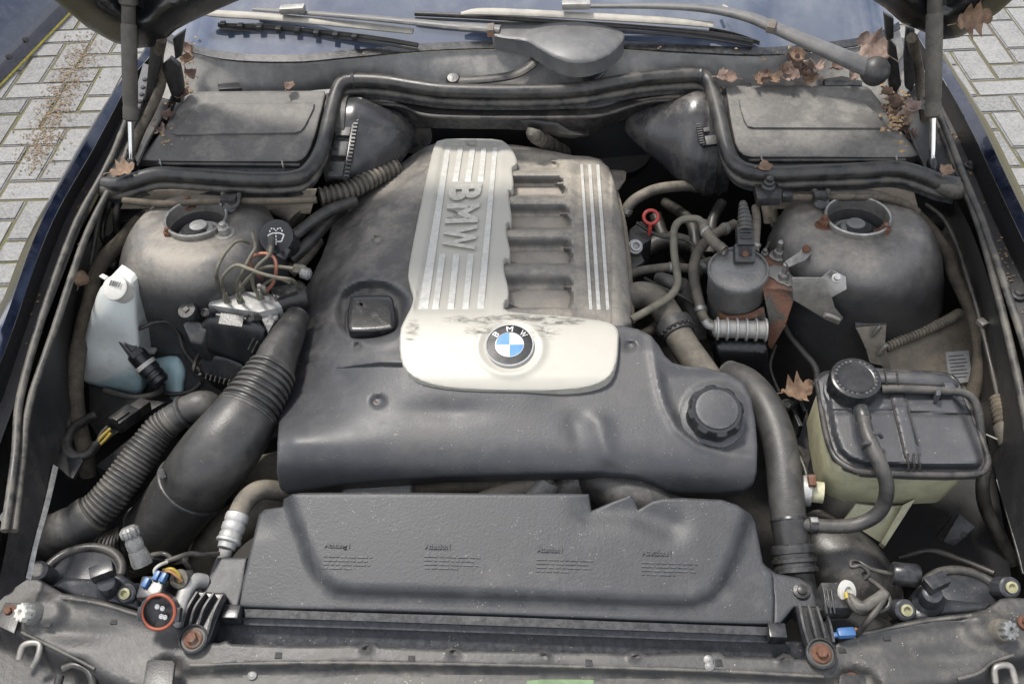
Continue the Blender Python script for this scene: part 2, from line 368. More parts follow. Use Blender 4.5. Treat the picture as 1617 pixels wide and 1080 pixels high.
M['towertop'] = M['tower']
M['apron'] = dusty('dusty apron steel', (.12, .115, .105), (.36, .30, .22), .85, .6, speck=.3, bump=.4, rust=.10, wash=.4)
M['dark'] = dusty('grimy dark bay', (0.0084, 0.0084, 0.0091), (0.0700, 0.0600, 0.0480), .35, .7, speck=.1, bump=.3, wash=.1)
M['innerwall'] = dusty('inner wing black', (0.0184, 0.0184, 0.0204), (.15, .135, .11), 0.42, 0.42, speck=.25, bump=.3, wash=.12)
M['gutter'] = dusty('gutter paint with grit', (0.0630, 0.0616, 0.0644), (0.1500, 0.1300, 0.1100), .35, 0.38, speck=1.0, bump=.5, wash=.2)
M['paint'] = dusty('dark blue paint', (.009, .015, .038), (.09, .09, .10), .10, 0.16, metal=.55, speck=.15, bump=.02, coat=1.0, wash=.04)
M['steel'] = dusty('bare steel', (.34, .33, .31), (.26, .22, .17), .4, .42, metal=.8, speck=.1, bump=.2, wash=.15)
M['alloy'] = dusty('cast alloy', (.40, .395, .38), (.30, .27, .22), .32, 0.5, metal=.4, speck=.4, bump=.35, wash=.12)
M['cast'] = dusty('grey cast metal', (.24, .24, .235), (.22, .19, .15), .4, .5, metal=.6, speck=.7, bump=.8, bscale=160, wash=.15)
M['rust'] = dusty('rusty steel', (.16, .12, .09), (.24, .19, .14), .35, .75, metal=.2, speck=.2, bump=.7, rust=.95, rustc=(.115, .052, .030), wash=.15)
M['rustplate'] = dusty('rust scaled plate', (.11, .10, .085), (.25, .21, .16), .4, .7, metal=.2, speck=.2, bump=.9, rust=.62, rustc=(.22, .11, .070), wash=.15)
M['plate'] = dusty('silver trim plate', (.365, .350, .308), (0.3300, 0.3000, 0.2200), .24, .45, metal=.08, speck=.05, bump=.03, wash=.12, var=.04)
def smear(m, spots, col):                # oily finger marks with their own outline on the plate
    nt = m.node_tree; b = nt.nodes['Principled BSDF']; src = b.inputs['Base Color'].links[0].from_socket
    g = nt.nodes.new('ShaderNodeNewGeometry'); sx = nt.nodes.new('ShaderNodeSeparateXYZ'); nt.links.new(g.outputs['Position'], sx.inputs[0]); mpn = nd(nt, 'ShaderNodeMapping'); mpn.inputs['Scale'].default_value = (.45, 1.6, 1); nt.links.new(g.outputs['Position'], mpn.inputs[0]); n = noise(nt, mpn.outputs[0], 75, 9, .75, 1.2); tot = None
    for (x, y_, rx, ry, k) in spots:
        a = mth(nt, 'POWER', mth(nt, 'DIVIDE', mth(nt, 'SUBTRACT', sx.outputs[0], x), rx), 2.0); c = mth(nt, 'POWER', mth(nt, 'DIVIDE', mth(nt, 'SUBTRACT', sx.outputs[1], y_), ry), 2.0)
        e = mth(nt, 'MULTIPLY', mth(nt, 'SUBTRACT', 1.0, mth(nt, 'ADD', a, c), True), k); tot = e if tot is None else mth(nt, 'MAXIMUM', tot, e)
    nt.links.new(mixc(nt, mth(nt, 'MULTIPLY', ramp(nt, mth(nt, 'MULTIPLY', tot, ramp(nt, n, .36, .66)), .06, .75), .80), src, col), b.inputs['Base Color'])
_s = [tuple(P(u, v, .836)[:2])+q for u, v, q in ((760, 505, (.07, .014, 1.0)), (835, 503, (.09, .010, 1.2)), (880, 507, (.05, .012, 1.2)), (757, 522, (.03, .016, .9)), (862, 522, (.03, .02, .8)), (650, 522, (.016, .03, 1.0)))]
smear(M['plate'], _s, (.035, .032, .028))
M['strip'] = dusty('bright strip', (.42, .41, .375), (.33, .31, .25), .2, 0.4, metal=.05, speck=.05, bump=.04, wash=.12, scratch=.2, var=.08)
M['slot'] = dusty('intake casting', (.26, .25, .235), (.34, .29, .225), .7, .7, metal=.2, speck=.4, bump=.6, wash=.4)
M['tankyel'] = dusty('yellowed tank plastic', (.40, .385, .255), (.24, .21, .14), .34, .42, speck=.2, bump=.05, wash=.10)
M['offwhite'] = plain('off white plastic', (.46, .45, .41), .45, var=.12)
M['pipe'] = dusty('olive brake pipe', (.12, .115, .085), (.25, .22, .17), .5, .5, metal=.35, speck=.1, bump=.15, wash=.2)
M['copper'] = plain('copper pipe', (.38, .17, .11), .45, .5)
M['red'] = plain('red plastic', (.36, .045, .035), .45, var=.2)
M['orange'] = plain('orange seal', (.24, .055, .025), .5, var=.2)
M['blue'] = plain('blue clip plastic', (.04, .11, .25), .4, var=.15)
M['yellow'] = plain('yellow wire', (.32, .23, .03), .45, var=.15)
M['brownwire'] = plain('brown wire', (.30, .15, .07), .5, var=.2)
M['whitewire'] = plain('white wire', (.36, .35, .31), .5, var=.15)
M['loom'] = dusty('cloth loom tape', (0.0300, 0.0258, 0.0210), (0.1760, 0.1440, 0.1040), .6, .85, speck=.3, bump=1.2, bscale=420, wash=.35)
M['wire'] = dusty('black wire', (0.0140, 0.0140, 0.0147), (0.1300, 0.1150, 0.0900), .35, 0.36, speck=.1, bump=.2, wash=.14)
M['litter'] = plain('leaf crumbs', (.34, .23, .13), .85, var=.5, scale=90)
M['chrome'] = plain('polished rod', (.75, .75, .75), .12, 1.0, var=.1)
M['wiper'] = dusty('wiper arm paint', (0.1013, 0.1026, 0.1053), (0.2200, 0.2000, 0.1700), .36, .4, speck=.35, bump=.12, wash=.2)
M['spoiler'] = dusty('sun greyed spoiler', (0.3360, 0.3180, 0.2820), (0.4200, 0.3900, 0.3200), .4, .55, speck=.3, bump=.15, wash=.2)
M['cowl'] = dusty('cowl plastic', (0.1425, 0.1425, 0.1425), (.37, .35, .31), 0.7, .5, speck=.7, bump=.25, wash=.3)
M['emblemblack'] = plain('emblem black', (.012, .012, .014), .22, var=.1)
M['emblemblue'] = plain('emblem blue', (.06, .20, .46), .25, var=.1)
M['emblemwhite'] = plain('emblem white', (.55, .55, .55), .25, var=.06)
M['letters'] = plain('emblem letters', (.5, .5, .49), .3, .4, var=.05)
M['clear'] = plain('clear plastic', (.50, .50, .48), .25, var=.05, trans=.75)
M['slam'] = dusty('front panel plastic', (0.0207, 0.0220, 0.0253), (.22, .20, .165), .46, .44, speck=.6, bump=.4, bscale=120, wash=.2, var=.2)
M['bumper'] = dusty('bumper top', (.15, .155, .16), (.30, .29, .26), .45, .6, speck=.6, bump=.5, wash=.25)
M['sticker'] = plain('silver sticker', (.52, .52, .51), .4, .3, var=.15)
M['ink'] = plain('printed ink', (.10, .10, .11), .5)
M['whiteink'] = plain('white print', (.75, .75, .72), .5, var=.05)
M['headlamp'] = dusty('headlamp housing', (0.0252, 0.0276, 0.0336), (0.1600, 0.1450, 0.1200), .28, 0.32, speck=.5, bump=.2, wash=.12)
M['hood'] = dusty('hood underside', (0.0048, 0.0053, 0.0067), (0.0600, 0.0500, 0.0400), 0.12, 0.3, speck=.2, bump=.2, wash=.1, coat=.3)
M['radiator'] = dusty('radiator tank', (0.0140, 0.0161, 0.0224), (0.1100, 0.1000, 0.0850), .22, .42, speck=.6, bump=.15, wash=.12)
M['tan'] = dusty('tan dusty panel', (.22, .19, .145), (.38, .31, .22), .7, .75, speck=.2, bump=.4, wash=.4)
M['cardpanel'] = dusty('neighbour panel', (.045, .050, .075), (.2, .19, .17), .35, .3, metal=.3, speck=.3, bump=.1, coat=.6, wash=.15)
M['moss'] = plain('dry moss edge', (.40, .33, .07), .9, var=.4, scale=120)

def glass_mat():
    m = bpy.data.materials.new('windscreen glass'); m.use_nodes = True; nt = m.node_tree; b = nt.nodes['Principled BSDF']
    g = nt.nodes.new('ShaderNodeNewGeometry'); n = noise(nt, g.outputs['Position'], 9, 6, .65); n2 = noise(nt, g.outputs['Position'], 300, 2, .6)
    b.inputs['Base Color'].default_value = (.03, .042, .075, 1); b.inputs['Specular IOR Level'].default_value = 1.0
    nt.links.new(mixc(nt, mth(nt, 'MULTIPLY', ramp(nt, n, .40, .70), .5), (.045, .060, .095), (.17, .185, .21)), b.inputs['Base Color'])
    b.inputs['Coat Weight'].default_value = 1; b.inputs['Coat Roughness'].default_value = .02
    nt.links.new(mth(nt, 'ADD', mth(nt, 'MULTIPLY', n, .08), .01), b.inputs['Roughness'])
    return m
M['glass'] = glass_mat()
def washer_mat():                       # milky tank, blue fluid showing through below its level
    m = bpy.data.materials.new('milky washer tank'); m.use_nodes = True; nt = m.node_tree; b = nt.nodes['Principled BSDF']
    g = nt.nodes.new('ShaderNodeNewGeometry'); s = nt.nodes.new('ShaderNodeSeparateXYZ'); nt.links.new(g.outputs['Position'], s.inputs[0])
    n = noise(nt, g.outputs['Position'], 14, 5, .6); z = mth(nt, 'ADD', s.outputs[2], mth(nt, 'MULTIPLY', mth(nt, 'SUBTRACT', n, .5), .09))
    z = mth(nt, 'SUBTRACT', z, mth(nt, 'MULTIPLY', mth(nt, 'ADD', s.outputs[0], .66), .40))
    f = ramp(nt, z, .672, .650)
    c = mixc(nt, f, (.62, .65, .63), (.38, .53, .55)); c = mixc(nt, mth(nt, 'MULTIPLY', ramp(nt, noise(nt, g.outputs['Position'], 40, 6, .65), .5, .75), .30), c, (.30, .27, .21))
    nt.links.new(c, b.inputs['Base Color']); b.inputs['Roughness'].default_value = .38; b.inputs['Subsurface Weight'].default_value = .25; b.inputs['Subsurface Radius'].default_value = (.02, .025, .025)
    return m
M['washer'] = washer_mat()
def leaf_mat(name, a, b_):
    m = bpy.data.materials.new(name); m.use_nodes = True; nt = m.node_tree; b = nt.nodes['Principled BSDF']
    g = nt.nodes.new('ShaderNodeNewGeometry'); n = noise(nt, g.outputs['Position'], 70, 6, .65)
    nt.links.new(mixc(nt, ramp(nt, n, .35, .68), a, b_), b.inputs['Base Color']); b.inputs['Roughness'].default_value = .75
    return m
M['leafa'] = leaf_mat('russet leaf', (0.072, 0.042, 0.030), (0.165, 0.107, 0.079)); M['leafb'] = leaf_mat('tan leaf', (0.129, 0.078, 0.049), (0.251, 0.169, 0.111)); M['leafc'] = leaf_mat('pale pink leaf', (0.148, 0.099, 0.077), (0.275, 0.202, 0.164))
def paver_mat():
    m = dusty('concrete paver', (.175, .175, .172), (.195, .185, .16), .5, .9, speck=.35, bump=.9, scale=.6, wash=.2, rnd=.35); return m
M['paver'] = paver_mat()
def joint_mat():
    m = bpy.data.materials.new('mossy joint sand'); m.use_nodes = True; nt = m.node_tree; b = nt.nodes['Principled BSDF']
    g = nt.nodes.new('ShaderNodeNewGeometry'); n = noise(nt, g.outputs['Position'], 5, 7, .7); n2 = noise(nt, g.outputs['Position'], 120, 4, .7)
    c = mixc(nt, ramp(nt, n, .4, .62), (.15, .13, .09), (.14, .135, .045)); nt.links.new(mixc(nt, n2, c, (.05, .045, .03)), b.inputs['Base Color']); b.inputs['Roughness'].default_value = .95
    bp = nd(nt, 'ShaderNodeBump', Strength=.8, Distance=.004); nt.links.new(n2, bp.inputs['Height']); nt.links.new(bp.outputs[0], b.inputs['Normal'])
    return m
M['joint'] = joint_mat()
# ------------------------------------------------------------------ pavement
pav = struct(mesh('pavement', [(-14, -8, .0065), (14, -8, .0065), (14, 26, .0065), (-14, 26, .0065)], [(0, 1, 2, 3)], M['joint'], None, smooth=False))
def paver_mesh(lx, ly):
    bm = bmesh.new(); bmesh.ops.create_cube(bm, size=1)
    for v in bm.verts: v.co = Vector((v.co.x*lx, v.co.y*ly, v.co.z*.06-.03))
    bmesh.ops.bevel(bm, geom=[e for e in bm.edges if e.verts[0].co.z > -.01 and e.verts[1].co.z > -.01]+[e for e in bm.edges if abs(e.verts[0].co.z-e.verts[1].co.z) > .01], offset=.0045, segments=2, affect='EDGES')
    me = bpy.data.meshes.new('paver'); bm.to_mesh(me); bm.free(); me.materials.append(M['paver'])
    me.polygons.foreach_set('use_smooth', [True]*len(me.polygons)); me.set_sharp_from_angle(angle=rad(40)); return me
LB, WB = .204, .102
PMH, PMV = paver_mesh(LB-.008, WB-.008), paver_mesh(WB-.008, LB-.008)
rot = rad(3.0); cells = []
for i in range(-45, 46):
    for j in range(-4, 62):
        k = (i-j) % 4
        if k == 0: cells.append(((i+1)*WB, (j+.5)*WB, 0))
        elif k == 3: cells.append(((i+.5)*WB, (j+1)*WB, 1))
ind, rest = [], []
for x, y_, k in cells:
    X, Y = x*math.cos(rot)-y_*math.sin(rot), x*math.sin(rot)+y_*math.cos(rot)
    if abs(X) < .66 and Y < 5.2: continue
    d = np.array([X, Y, 0])-CAM
    if d@FW < .2: rest.append((X, Y, k)); continue
    u, v = proj((X, Y, 0)); lim = 235-(v-80)*.56 if u < 800 else 1485+(v-87)*.55
    if -50 < v < 560 and ((-45 < u < lim+25) or (lim-25 < u < 1662)): ind.append((v, X, Y, k))
    else: rest.append((X, Y, k))
ind.sort(reverse=True)
rest += [q[1:] for q in ind[300:]]; ind = ind[:300]
for v, X, Y, k in ind:
    o = bpy.data.objects.new('paver', PMV if k else PMH); COL.objects.link(o); o.parent = pav
    o.location = (X, Y, .012+random.uniform(-.0025, .0025)); o.rotation_euler = (random.gauss(0, .008), random.gauss(0, .008), rot+random.gauss(0, .007))
vs, fs = [], []
for X, Y, k in rest:
    hx, hy = ((WB-.008)/2, (LB-.008)/2) if k else ((LB-.008)/2, (WB-.008)/2); b = len(vs); z = random.uniform(-.002, .002)
    for zz, s in ((z, .93), (z-.006, 1), (z-.03, 1)):
        for a, c in ((-1, -1), (1, -1), (1, 1), (-1, 1)): vs.append((X+a*hx*s, Y+c*hy*s, zz))
    fs.append((b, b+1, b+2, b+3))
    for l in (0, 4):
        for q in range(4): fs.append((b+l+q, b+l+4+q, b+l+4+(q+1) % 4, b+l+(q+1) % 4))
o = mesh('paver_field', vs, fs, M['paver'], None, smooth=False); o.parent = pav; o.location = np.array(o.location)-np.array(pav.location); o['kind'] = 'stuff'
pav['_keep'] = 1

# loose panel of another car beyond the left fender
nb = T('body_panel', 'dark blue loose body panel with holes standing on the pavers', 'car panel')
a, b = P(112, 22, .015), P(-120, 262, .015); ax = (b-a)/np.linalg.norm(b-a); outw = np.array([-.72, .18, 0.0])
def npt(s, h, bul=0.0): return a+ax*s+outw*(h*.55+bul)+np.array([0, 0, h])
L = np.linalg.norm(b-a)
rl = [[npt(L*t, h, bul) for t in np.linspace(-.1, 1, 8)] for h, bul in ((0, 0), (.03, -.02), (.12, -.01), (.22, .03), (.40, .06), (.60, .16))]
loft('panel_sheet', rl, M['cardpanel'], nb, n=24, m=3, thick=.003, world=True)
tube('mossy_edge', [npt(L*t, .004) for t in np.linspace(-.1, 1, 8)], .006, M['moss'], nb, world=True, n=30, seg=6)
for q in (.30, .42, .60, .71):
    c = npt(L*q, .055, -.024); lathe('hole_plug', [(.011, 0), (.011, .003), (.008, .004)], c, (.75, -.25, .6), M['dark'], nb, seg=12)

# ------------------------------------------------------------------ the car's body
car = T('car', 'dark blue car with its hood open over a dusty engine bay', 'car')
def zA(v): return .875+(503-v)*.055/420
def fender(side):
    s = side
    if s < 0:
        A = [(-90, 680), (0, 503), (60, 360), (132, 230), (193, 128), (233, 76), (258, 30)]
        B = [(-78, 730), (0, 573), (78, 360), (150, 230), (205, 128), (240, 84), (266, 38)]
        Cc = [(-55, 770), (0, 640), (98, 360), (170, 230), (214, 145), (246, 96), (275, 45)]
        Dd = [(-30, 790), (0, 700), (128, 360), (190, 230), (226, 160), (255, 105), (285, 50)]
    else:
        A = [(1725, 565), (1665, 430), (1605, 308), (1545, 183), (1490, 92), (1460, 45)]
        B = [(1712, 585), (1650, 450), (1590, 325), (1530, 198), (1477, 104), (1448, 55)]
        Cc = [(1690, 610), (1628, 472), (1568, 345), (1512, 216), (1462, 116), (1438, 62)]
        Dd = [(1660, 640), (1600, 500), (1545, 365), (1494, 232), (1450, 128), (1428, 70)]
    rA = [P(u, v, zA(v)) for u, v in A]; rB = [P(u, v, zA(v)-.002) for u, v in B]
    rM = [(p+q)/2+np.array([0, 0, .009]) for p, q in zip(rA, rB)]
    r1 = [p+np.array([s*.035, 0, -.035]) for p in rA]; r2 = [p+np.array([s*.085, 0, -.16]) for p in rA]; r3 = [p+np.array([s*.11, 0, -.45]) for p in rA]
    loft('fender', [r3, r2, r1, rA, rM, rB], M['paint'], car, n=40, m=4, world=True, angle=60)
    rC = [P(u, v, zA(v)-.05) for u, v in Cc]
    loft('fender_lip', [[q-np.array([0, 0, .001]) for q in rB], rC], M['blackclean'], car, n=40, m=2, world=True)
    rD = [P(u, v, zA(v)-.052) for u, v in Dd]
    g = loft('fender_gutter', [rC, rD], M['gutter'], car, n=40, m=2, world=True)
    return rD
gl = fender(-1); gr = fender(1)
# sealing rails along the gutters
for nm, pts in (('gutter_rail', [(199, 192, .905), (180, 240, .898), (160, 280, .888), (117, 360, .868), (67, 500, .85), (32, 627, .835), (24, 720, .825), (8, 838, .81)]),
                ('gutter_rail', [(206, 225, .895), (192, 262, .885), (172, 300, .875), (133, 380, .858), (86, 520, .84), (46, 640, .825), (36, 720, .815), (22, 838, .80)]),
                ('gutter_rail', [(1482, 178, .905), (1500, 222, .898), (1521, 277, .888), (1552, 350, .868), (1590, 460, .855), (1625, 570, .845), (1650, 680, .83)]),
                ('gutter_rail', [(1486, 205, .895), (1508, 262, .885), (1528, 310, .872), (1550, 370, .858), (1577, 470, .845), (1600, 565, .835), (1614, 630, .828), (1632, 730, .815)])):
    tube(nm, pts, .0056, M['hose'], car, n=60, seg=10)
wl_ = [[(168, 290, .86), (128, 380, .845), (80, 520, .83), (40, 640, .815), (28, 720, .805), (12, 850, .79), (-12, 960, .78)],
       [(178, 310, .80), (140, 400, .77), (104, 520, .76), (82, 630, .75), (62, 715, .765), (45, 815, .765), (14, 935, .76)],
       [(195, 335, .72), (150, 420, .70), (128, 520, .68), (118, 620, .68), (96, 705, .72), (72, 795, .74), (42, 915, .73)]]
loft('inner_wing', wl_, M['innerwall'], car, n=40, m=4)
wr_ = [[(1500, 300, .86), (1536, 370, .845), (1570, 470, .833), (1600, 580, .82), (1616, 680, .81), (1636, 800, .795), (1655, 900, .785)],
       [(1488, 318, .80), (1524, 400, .78), (1552, 500, .765), (1572, 600, .75), (1590, 715, .755), (1612, 810, .755), (1634, 900, .755)],
       [(1470, 335, .72), (1508, 420, .70), (1534, 520, .69), (1545, 620, .68), (1572, 750, .71), (1592, 825, .72), (1613, 905, .73)]]
loft('inner_wing', wr_, M['innerwall'], car, n=40, m=4)
loft('wing_flange', [[(84, 733, .742), (70, 795, .746), (54, 855, .742), (41, 912, .735)], [(92, 738, .738), (78, 798, .742), (61, 858, .738), (49, 915, .731)]], M['steel'], car, n=12, thick=.002)
loft('wing_flange', [[(1573, 757, .712), (1592, 820, .722), (1606, 870, .73), (1615, 905, .733)], [(1580, 752, .716), (1600, 815, .726), (1613, 866, .734), (1622, 902, .737)]], M['steel'], car, n=12, thick=.002)
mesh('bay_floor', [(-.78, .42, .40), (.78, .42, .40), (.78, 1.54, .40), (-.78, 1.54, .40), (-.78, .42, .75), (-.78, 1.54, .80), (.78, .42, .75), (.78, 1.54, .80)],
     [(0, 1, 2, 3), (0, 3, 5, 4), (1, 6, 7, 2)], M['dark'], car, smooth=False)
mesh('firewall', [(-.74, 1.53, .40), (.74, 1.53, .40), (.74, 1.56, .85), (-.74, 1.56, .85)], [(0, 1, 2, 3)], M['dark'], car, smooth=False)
# struts towers
def tower(cx, cy, zt, side):
    lean = np.array([-side*.05, .04, 1.0])
    lean = np.array([-side*.03, .03, 1.0])
    pr = [(.165, -.47), (.160, -.30), (.155, -.22), (.150, -.15), (.146, -.105), (.139, -.066), (.131, -.044), (.120, -.022), (.107, -.008), (.094, -.001), (.080, .001), (.060, .002), (.048, .001), (.0475, -.03), (.0473, -.04), (.001, -.042)]
    t = lathe('strut_tower', pr, (cx, cy, zt), lean, M['tower'], car, seg=64, angle=60)
    co = np.empty(len(t.data.vertices)*3); t.data.vertices.foreach_get('co', co); co = co.reshape(-1, 3); zz = zt-.02-(co[:, 2]+t.location[2])
    co[:, 0] += side*.14*np.maximum(zz, 0); dy = co[:, 1]+t.location[1]-cy; co[:, 1] -= np.where(dy < 0, dy*.27*sst(-.015, .13, zz), 0); t.data.vertices.foreach_set('co', co.ravel()); t.data.update()
    lathe('tower_ring', [(.050, 0), (.0515, .010), (.0500, .0125), (.0475, .011), (.0465, -.005), (.0470, -.012)], (cx, cy, zt+.001), lean, M['steel'], t, seg=40, ring=True)
    lathe('damper_top', [(.046, -.038), (.045, -.030), (.034, -.022), (.030, -.024), (.022, -.012), (.015, -.010), (.014, -.004), (.001, -.003)], (cx, cy, zt), lean, M['alloy'] if side < 0 else M['cast'], t, seg=28)
    lathe('damper_bearing', [(.020, -.013), (.021, -.008), (.016, -.004), (.001, -.004)], (cx+.006*side, cy-.008, zt), lean, M['dark'], t, seg=20)
    return t, lean
tl, ll = tower(-.532, 1.203, .857, -1)
tr, lr = tower(.537, 1.209, .857, 1)
def stud(u, v, z, mat, parent, lean, r=.0085, bolt=True, h=.011):
    c = P(u, v, z); lathe('washer', [(r*1.6, 0), (r*1.6, .002), (r*1.5, .0028), (r*.9, .003)], c, lean, mat, parent, seg=16)
    n = hexnut('mount_nut', c+np.array([0, 0, .0025]), lean, r, h, mat, parent)
    if bolt: lathe('stud_tip', [(r*.55, 0), (r*.55, .006), (r*.35, .0075)], c+np.array(lean)*(h+.002), lean, mat, n, seg=10)
stud(267, 374, .856, M['rust'], tl, ll, .0075, h=.009); stud(355, 369, .857, M['steel'], tl, ll, .0105, h=.013); stud(300, 326, .856, M['rust'], tl, ll, .007)
stud(1300, 357, .856, M['rust'], tr, lr, .0085); stud(1396, 369, .857, M['rust'], tr, lr, .0085); stud(1421, 346, .852, M['rust'], tr, lr, .0075, False, .004)
# rust flake on the left tower top
relief('rust_patch', [(236, 352), (243, 344), (255, 342), (265, 345), (266, 352), (258, 360), (248, 364), (238, 362), (233, 357)], lambda U, V: .8585+0*U, M['rust'], tl, step=4, edge=5, drop=.002, skirt=(0, 0, -.006))
# aprons and weld seam on the right, bulkhead strips
loft('apron', [[(1392, 552, .69), (1430, 540, .69), (1470, 522, .69), (1505, 500, .685), (1530, 485, .68)], [(1395, 590, .665), (1435, 585, .665), (1478, 575, .665), (1515, 560, .66), (1540, 548, .65)], [(1400, 660, .63), (1440, 660, .63), (1490, 655, .63), (1530, 650, .63), (1555, 640, .62)]], M['apron'], car, n=20, m=4, thick=.003)
tube('weld_seam', [(1398, 549, .696), (1430, 535, .699), (1465, 520, .699), (1500, 503, .694), (1515, 494, .69)], .0075, M['apron'], car, n=30, seg=8, ribs=(26, .0016))
loft('apron', [[(215, 505, .68), (250, 520, .685), (290, 535, .685), (330, 545, .68)], [(205, 540, .655), (250, 560, .655), (300, 570, .655), (345, 575, .65)], [(195, 660, .57), (260, 665, .57), (330, 660, .57), (420, 640, .56)]], M['innerwall'], car, n=20, m=4, thick=.003)
loft('wheel_arch', [[(1250, 560, .50), (1310, 590, .52), (1380, 640, .56), (1560, 700, .60)], [(1240, 760, .46), (1320, 800, .50), (1430, 830, .52), (1580, 800, .58)], [(1290, 900, .44), (1380, 900, .46), (1480, 920, .50), (1600, 930, .55)]], M['dark'], car, n=24, m=5)
loft('wheel_arch', [[(110, 600, .60), (200, 620, .54), (300, 640, .50), (400, 640, .48)], [(90, 720, .58), (170, 740, .52), (260, 760, .48), (360, 760, .45)], [(60, 900, .55), (130, 900, .50), (220, 900, .46), (340, 880, .43)]], M['dark'], car, n=24, m=5)
loft('bulkhead_panel', [[(205, 302, .865), (330, 300, .868), (500, 300, .868)], [(190, 330, .825), (330, 330, .82), (490, 338, .81)]], M['tan'], car, n=14, m=3, thick=.003)
loft('bulkhead_panel', [[(1210, 288, .868), (1330, 285, .868), (1440, 290, .866)], [(1215, 330, .81), (1330, 330, .82), (1450, 330, .82)]], M['tan'], car, n=14, m=3, thick=.003)
for pts in ([(195, 317, .868), (260, 322, .868), (330, 318, .868), (430, 318, .868), (500, 316, .866)], [(1240, 312, .869), (1310, 312, .868), (1380, 312, .868), (1420, 318, .866), (1450, 335, .85)]):
    tube('bulkhead_loom', pts, .006, M['loom'], car, n=30, seg=8)

pprism('wing_filler', [(1428, 284), (1505, 290), (1496, 350), (1446, 356)], .80, .02, M['innerwall'], car, .001)
pprism('wing_filler', [(165, 290), (262, 284), (245, 345), (185, 350)], .79, .02, M['innerwall'], car, .001)
for u, v in ((1608, 466), (1533, 262), (14, 815)): lathe('wing_bolt', [(.011, 0), (.011, .002), (.007, .003), (.006, .007), (.001, .008)], P(u, v, zA(v)-.048), (0, 0, 1), M['gutter'], car, seg=18)
# channels between gutters and filter boxes
pprism('side_channel', [(158, 300), (182, 245), (210, 170), (236, 100), (262, 40), (300, 60), (330, 150), (300, 160), (222, 262), (200, 300)], .862, .02, M['innerwall'], car, .001)
pprism('side_channel', [(1525, 300), (1500, 240), (1480, 175), (1455, 112), (1436, 60), (1395, 60), (1370, 150), (1385, 165), (1450, 258), (1480, 300)], .862, .02, M['innerwall'], car, .001)
loft('channel_wall', [[(262, 60, .95), (285, 110, .94), (262, 175, .925), (235, 225, .91), (218, 262, .90)], [(268, 70, .90), (288, 122, .89), (268, 188, .88), (240, 238, .87), (222, 272, .865)]], M['black'], car, n=20, thick=.003)
loft('channel_wall', [[(1440, 70, .95), (1412, 110, .94), (1420, 170, .925), (1442, 225, .91), (1462, 268, .90)], [(1434, 80, .90), (1406, 122, .89), (1414, 182, .88), (1436, 236, .87), (1456, 276, .865)]], M['black'], car, n=20, thick=.003)
# ------------------------------------------------------------------ windscreen, cowl, hood
wb = [(255, 55), (300, 80), (367, 94), (467, 97), (540, 91), (640, 82), (720, 77), (850, 75), (980, 76), (1077, 81), (1204, 86), (1310, 77), (1377, 66), (1420, 45)]
wb0 = [P(u, v, .968) for u, v in wb]; wb1 = [q+np.array([-q[0]*.10, .62, .33]) for q in wb0]; wbm = [(a+b)/2+np.array([0, 0, .012]) for a, b in zip(wb0, wb1)]
loft('windscreen', [wb0, wbm, wb1], M['glass'], car, n=50, m=8, world=True, thick=.004)
loft('windscreen_edge', [[q+np.array([0, -.007, .003]) for q in wb0], [q+np.array([0, .010, .0075]) for q in wb0]], M['blackclean'], car, n=50, world=True, thick=.003)
cow = T('cowl_cover', 'grey plastic cowl cover with push pins below the windscreen', 'cowl')
c0 = [q+np.array([0, -.004, -.002]) for q in wb0]
c2px = [(240, 150), (290, 162), (350, 158), (440, 150), (540, 140), (640, 150), (720, 158), (850, 158), (980, 150), (1077, 140), (1180, 148), (1300, 158), (1400, 165), (1450, 130)]
c2 = [P(u, v, .905) for u, v in c2px]; c1 = [a*.5+b*.5+np.array([0, 0, -.008]) for a, b in zip(c0, c2)]
loft('cowl_sheet', [c0, c1, c2], M['cowl'], cow, n=60, m=5, world=True, thick=.003)
def on_cowl(u, v):       # height between the two rails
    a = np.interp(u, [q[0] for q in wb], [q[1] for q in wb]); b = np.interp(u, [q[0] for q in c2px], [q[1] for q in c2px]); t = (v-a)/(b-a)
    return .968*(1-t)+.905*t-.008*4*t*(1-t)*.9
for u, v in ((345, 114), (457, 120), (597, 115), (763, 112), (894, 110), (1064, 110), (1204, 108)):
    z = on_cowl(u, v)+.002; lathe('push_pin', [(.0085, 0), (.0085, .0018), (.005, .003), (.0045, .0012), (.001, .001)], P(u, v, z), (0, -.45, 1), M['rubber'], cow, seg=16)
# raised wiper linkage ribs on the cowl
for pts, r in (([(716, 128, .934), (760, 126, .938), (810, 119, .944), (838, 104, .954), (850, 86, .965)], .0105), ([(930, 130, .934), (945, 118, .944), (960, 98, .958), (970, 82, .968)], .0095)):
    t_ = tube('moulded_channel', pts, r, M['hose'], cow, n=24, seg=10, flat=.6)
for u, v in ((716, 127), (930, 129)):
    lathe('channel_boss', [(.013, -.012), (.013, .004), (.010, .008), (.001, .0085)], P(u, v, .936), (0, -.4, 1), M['rubber'], cow, seg=18)

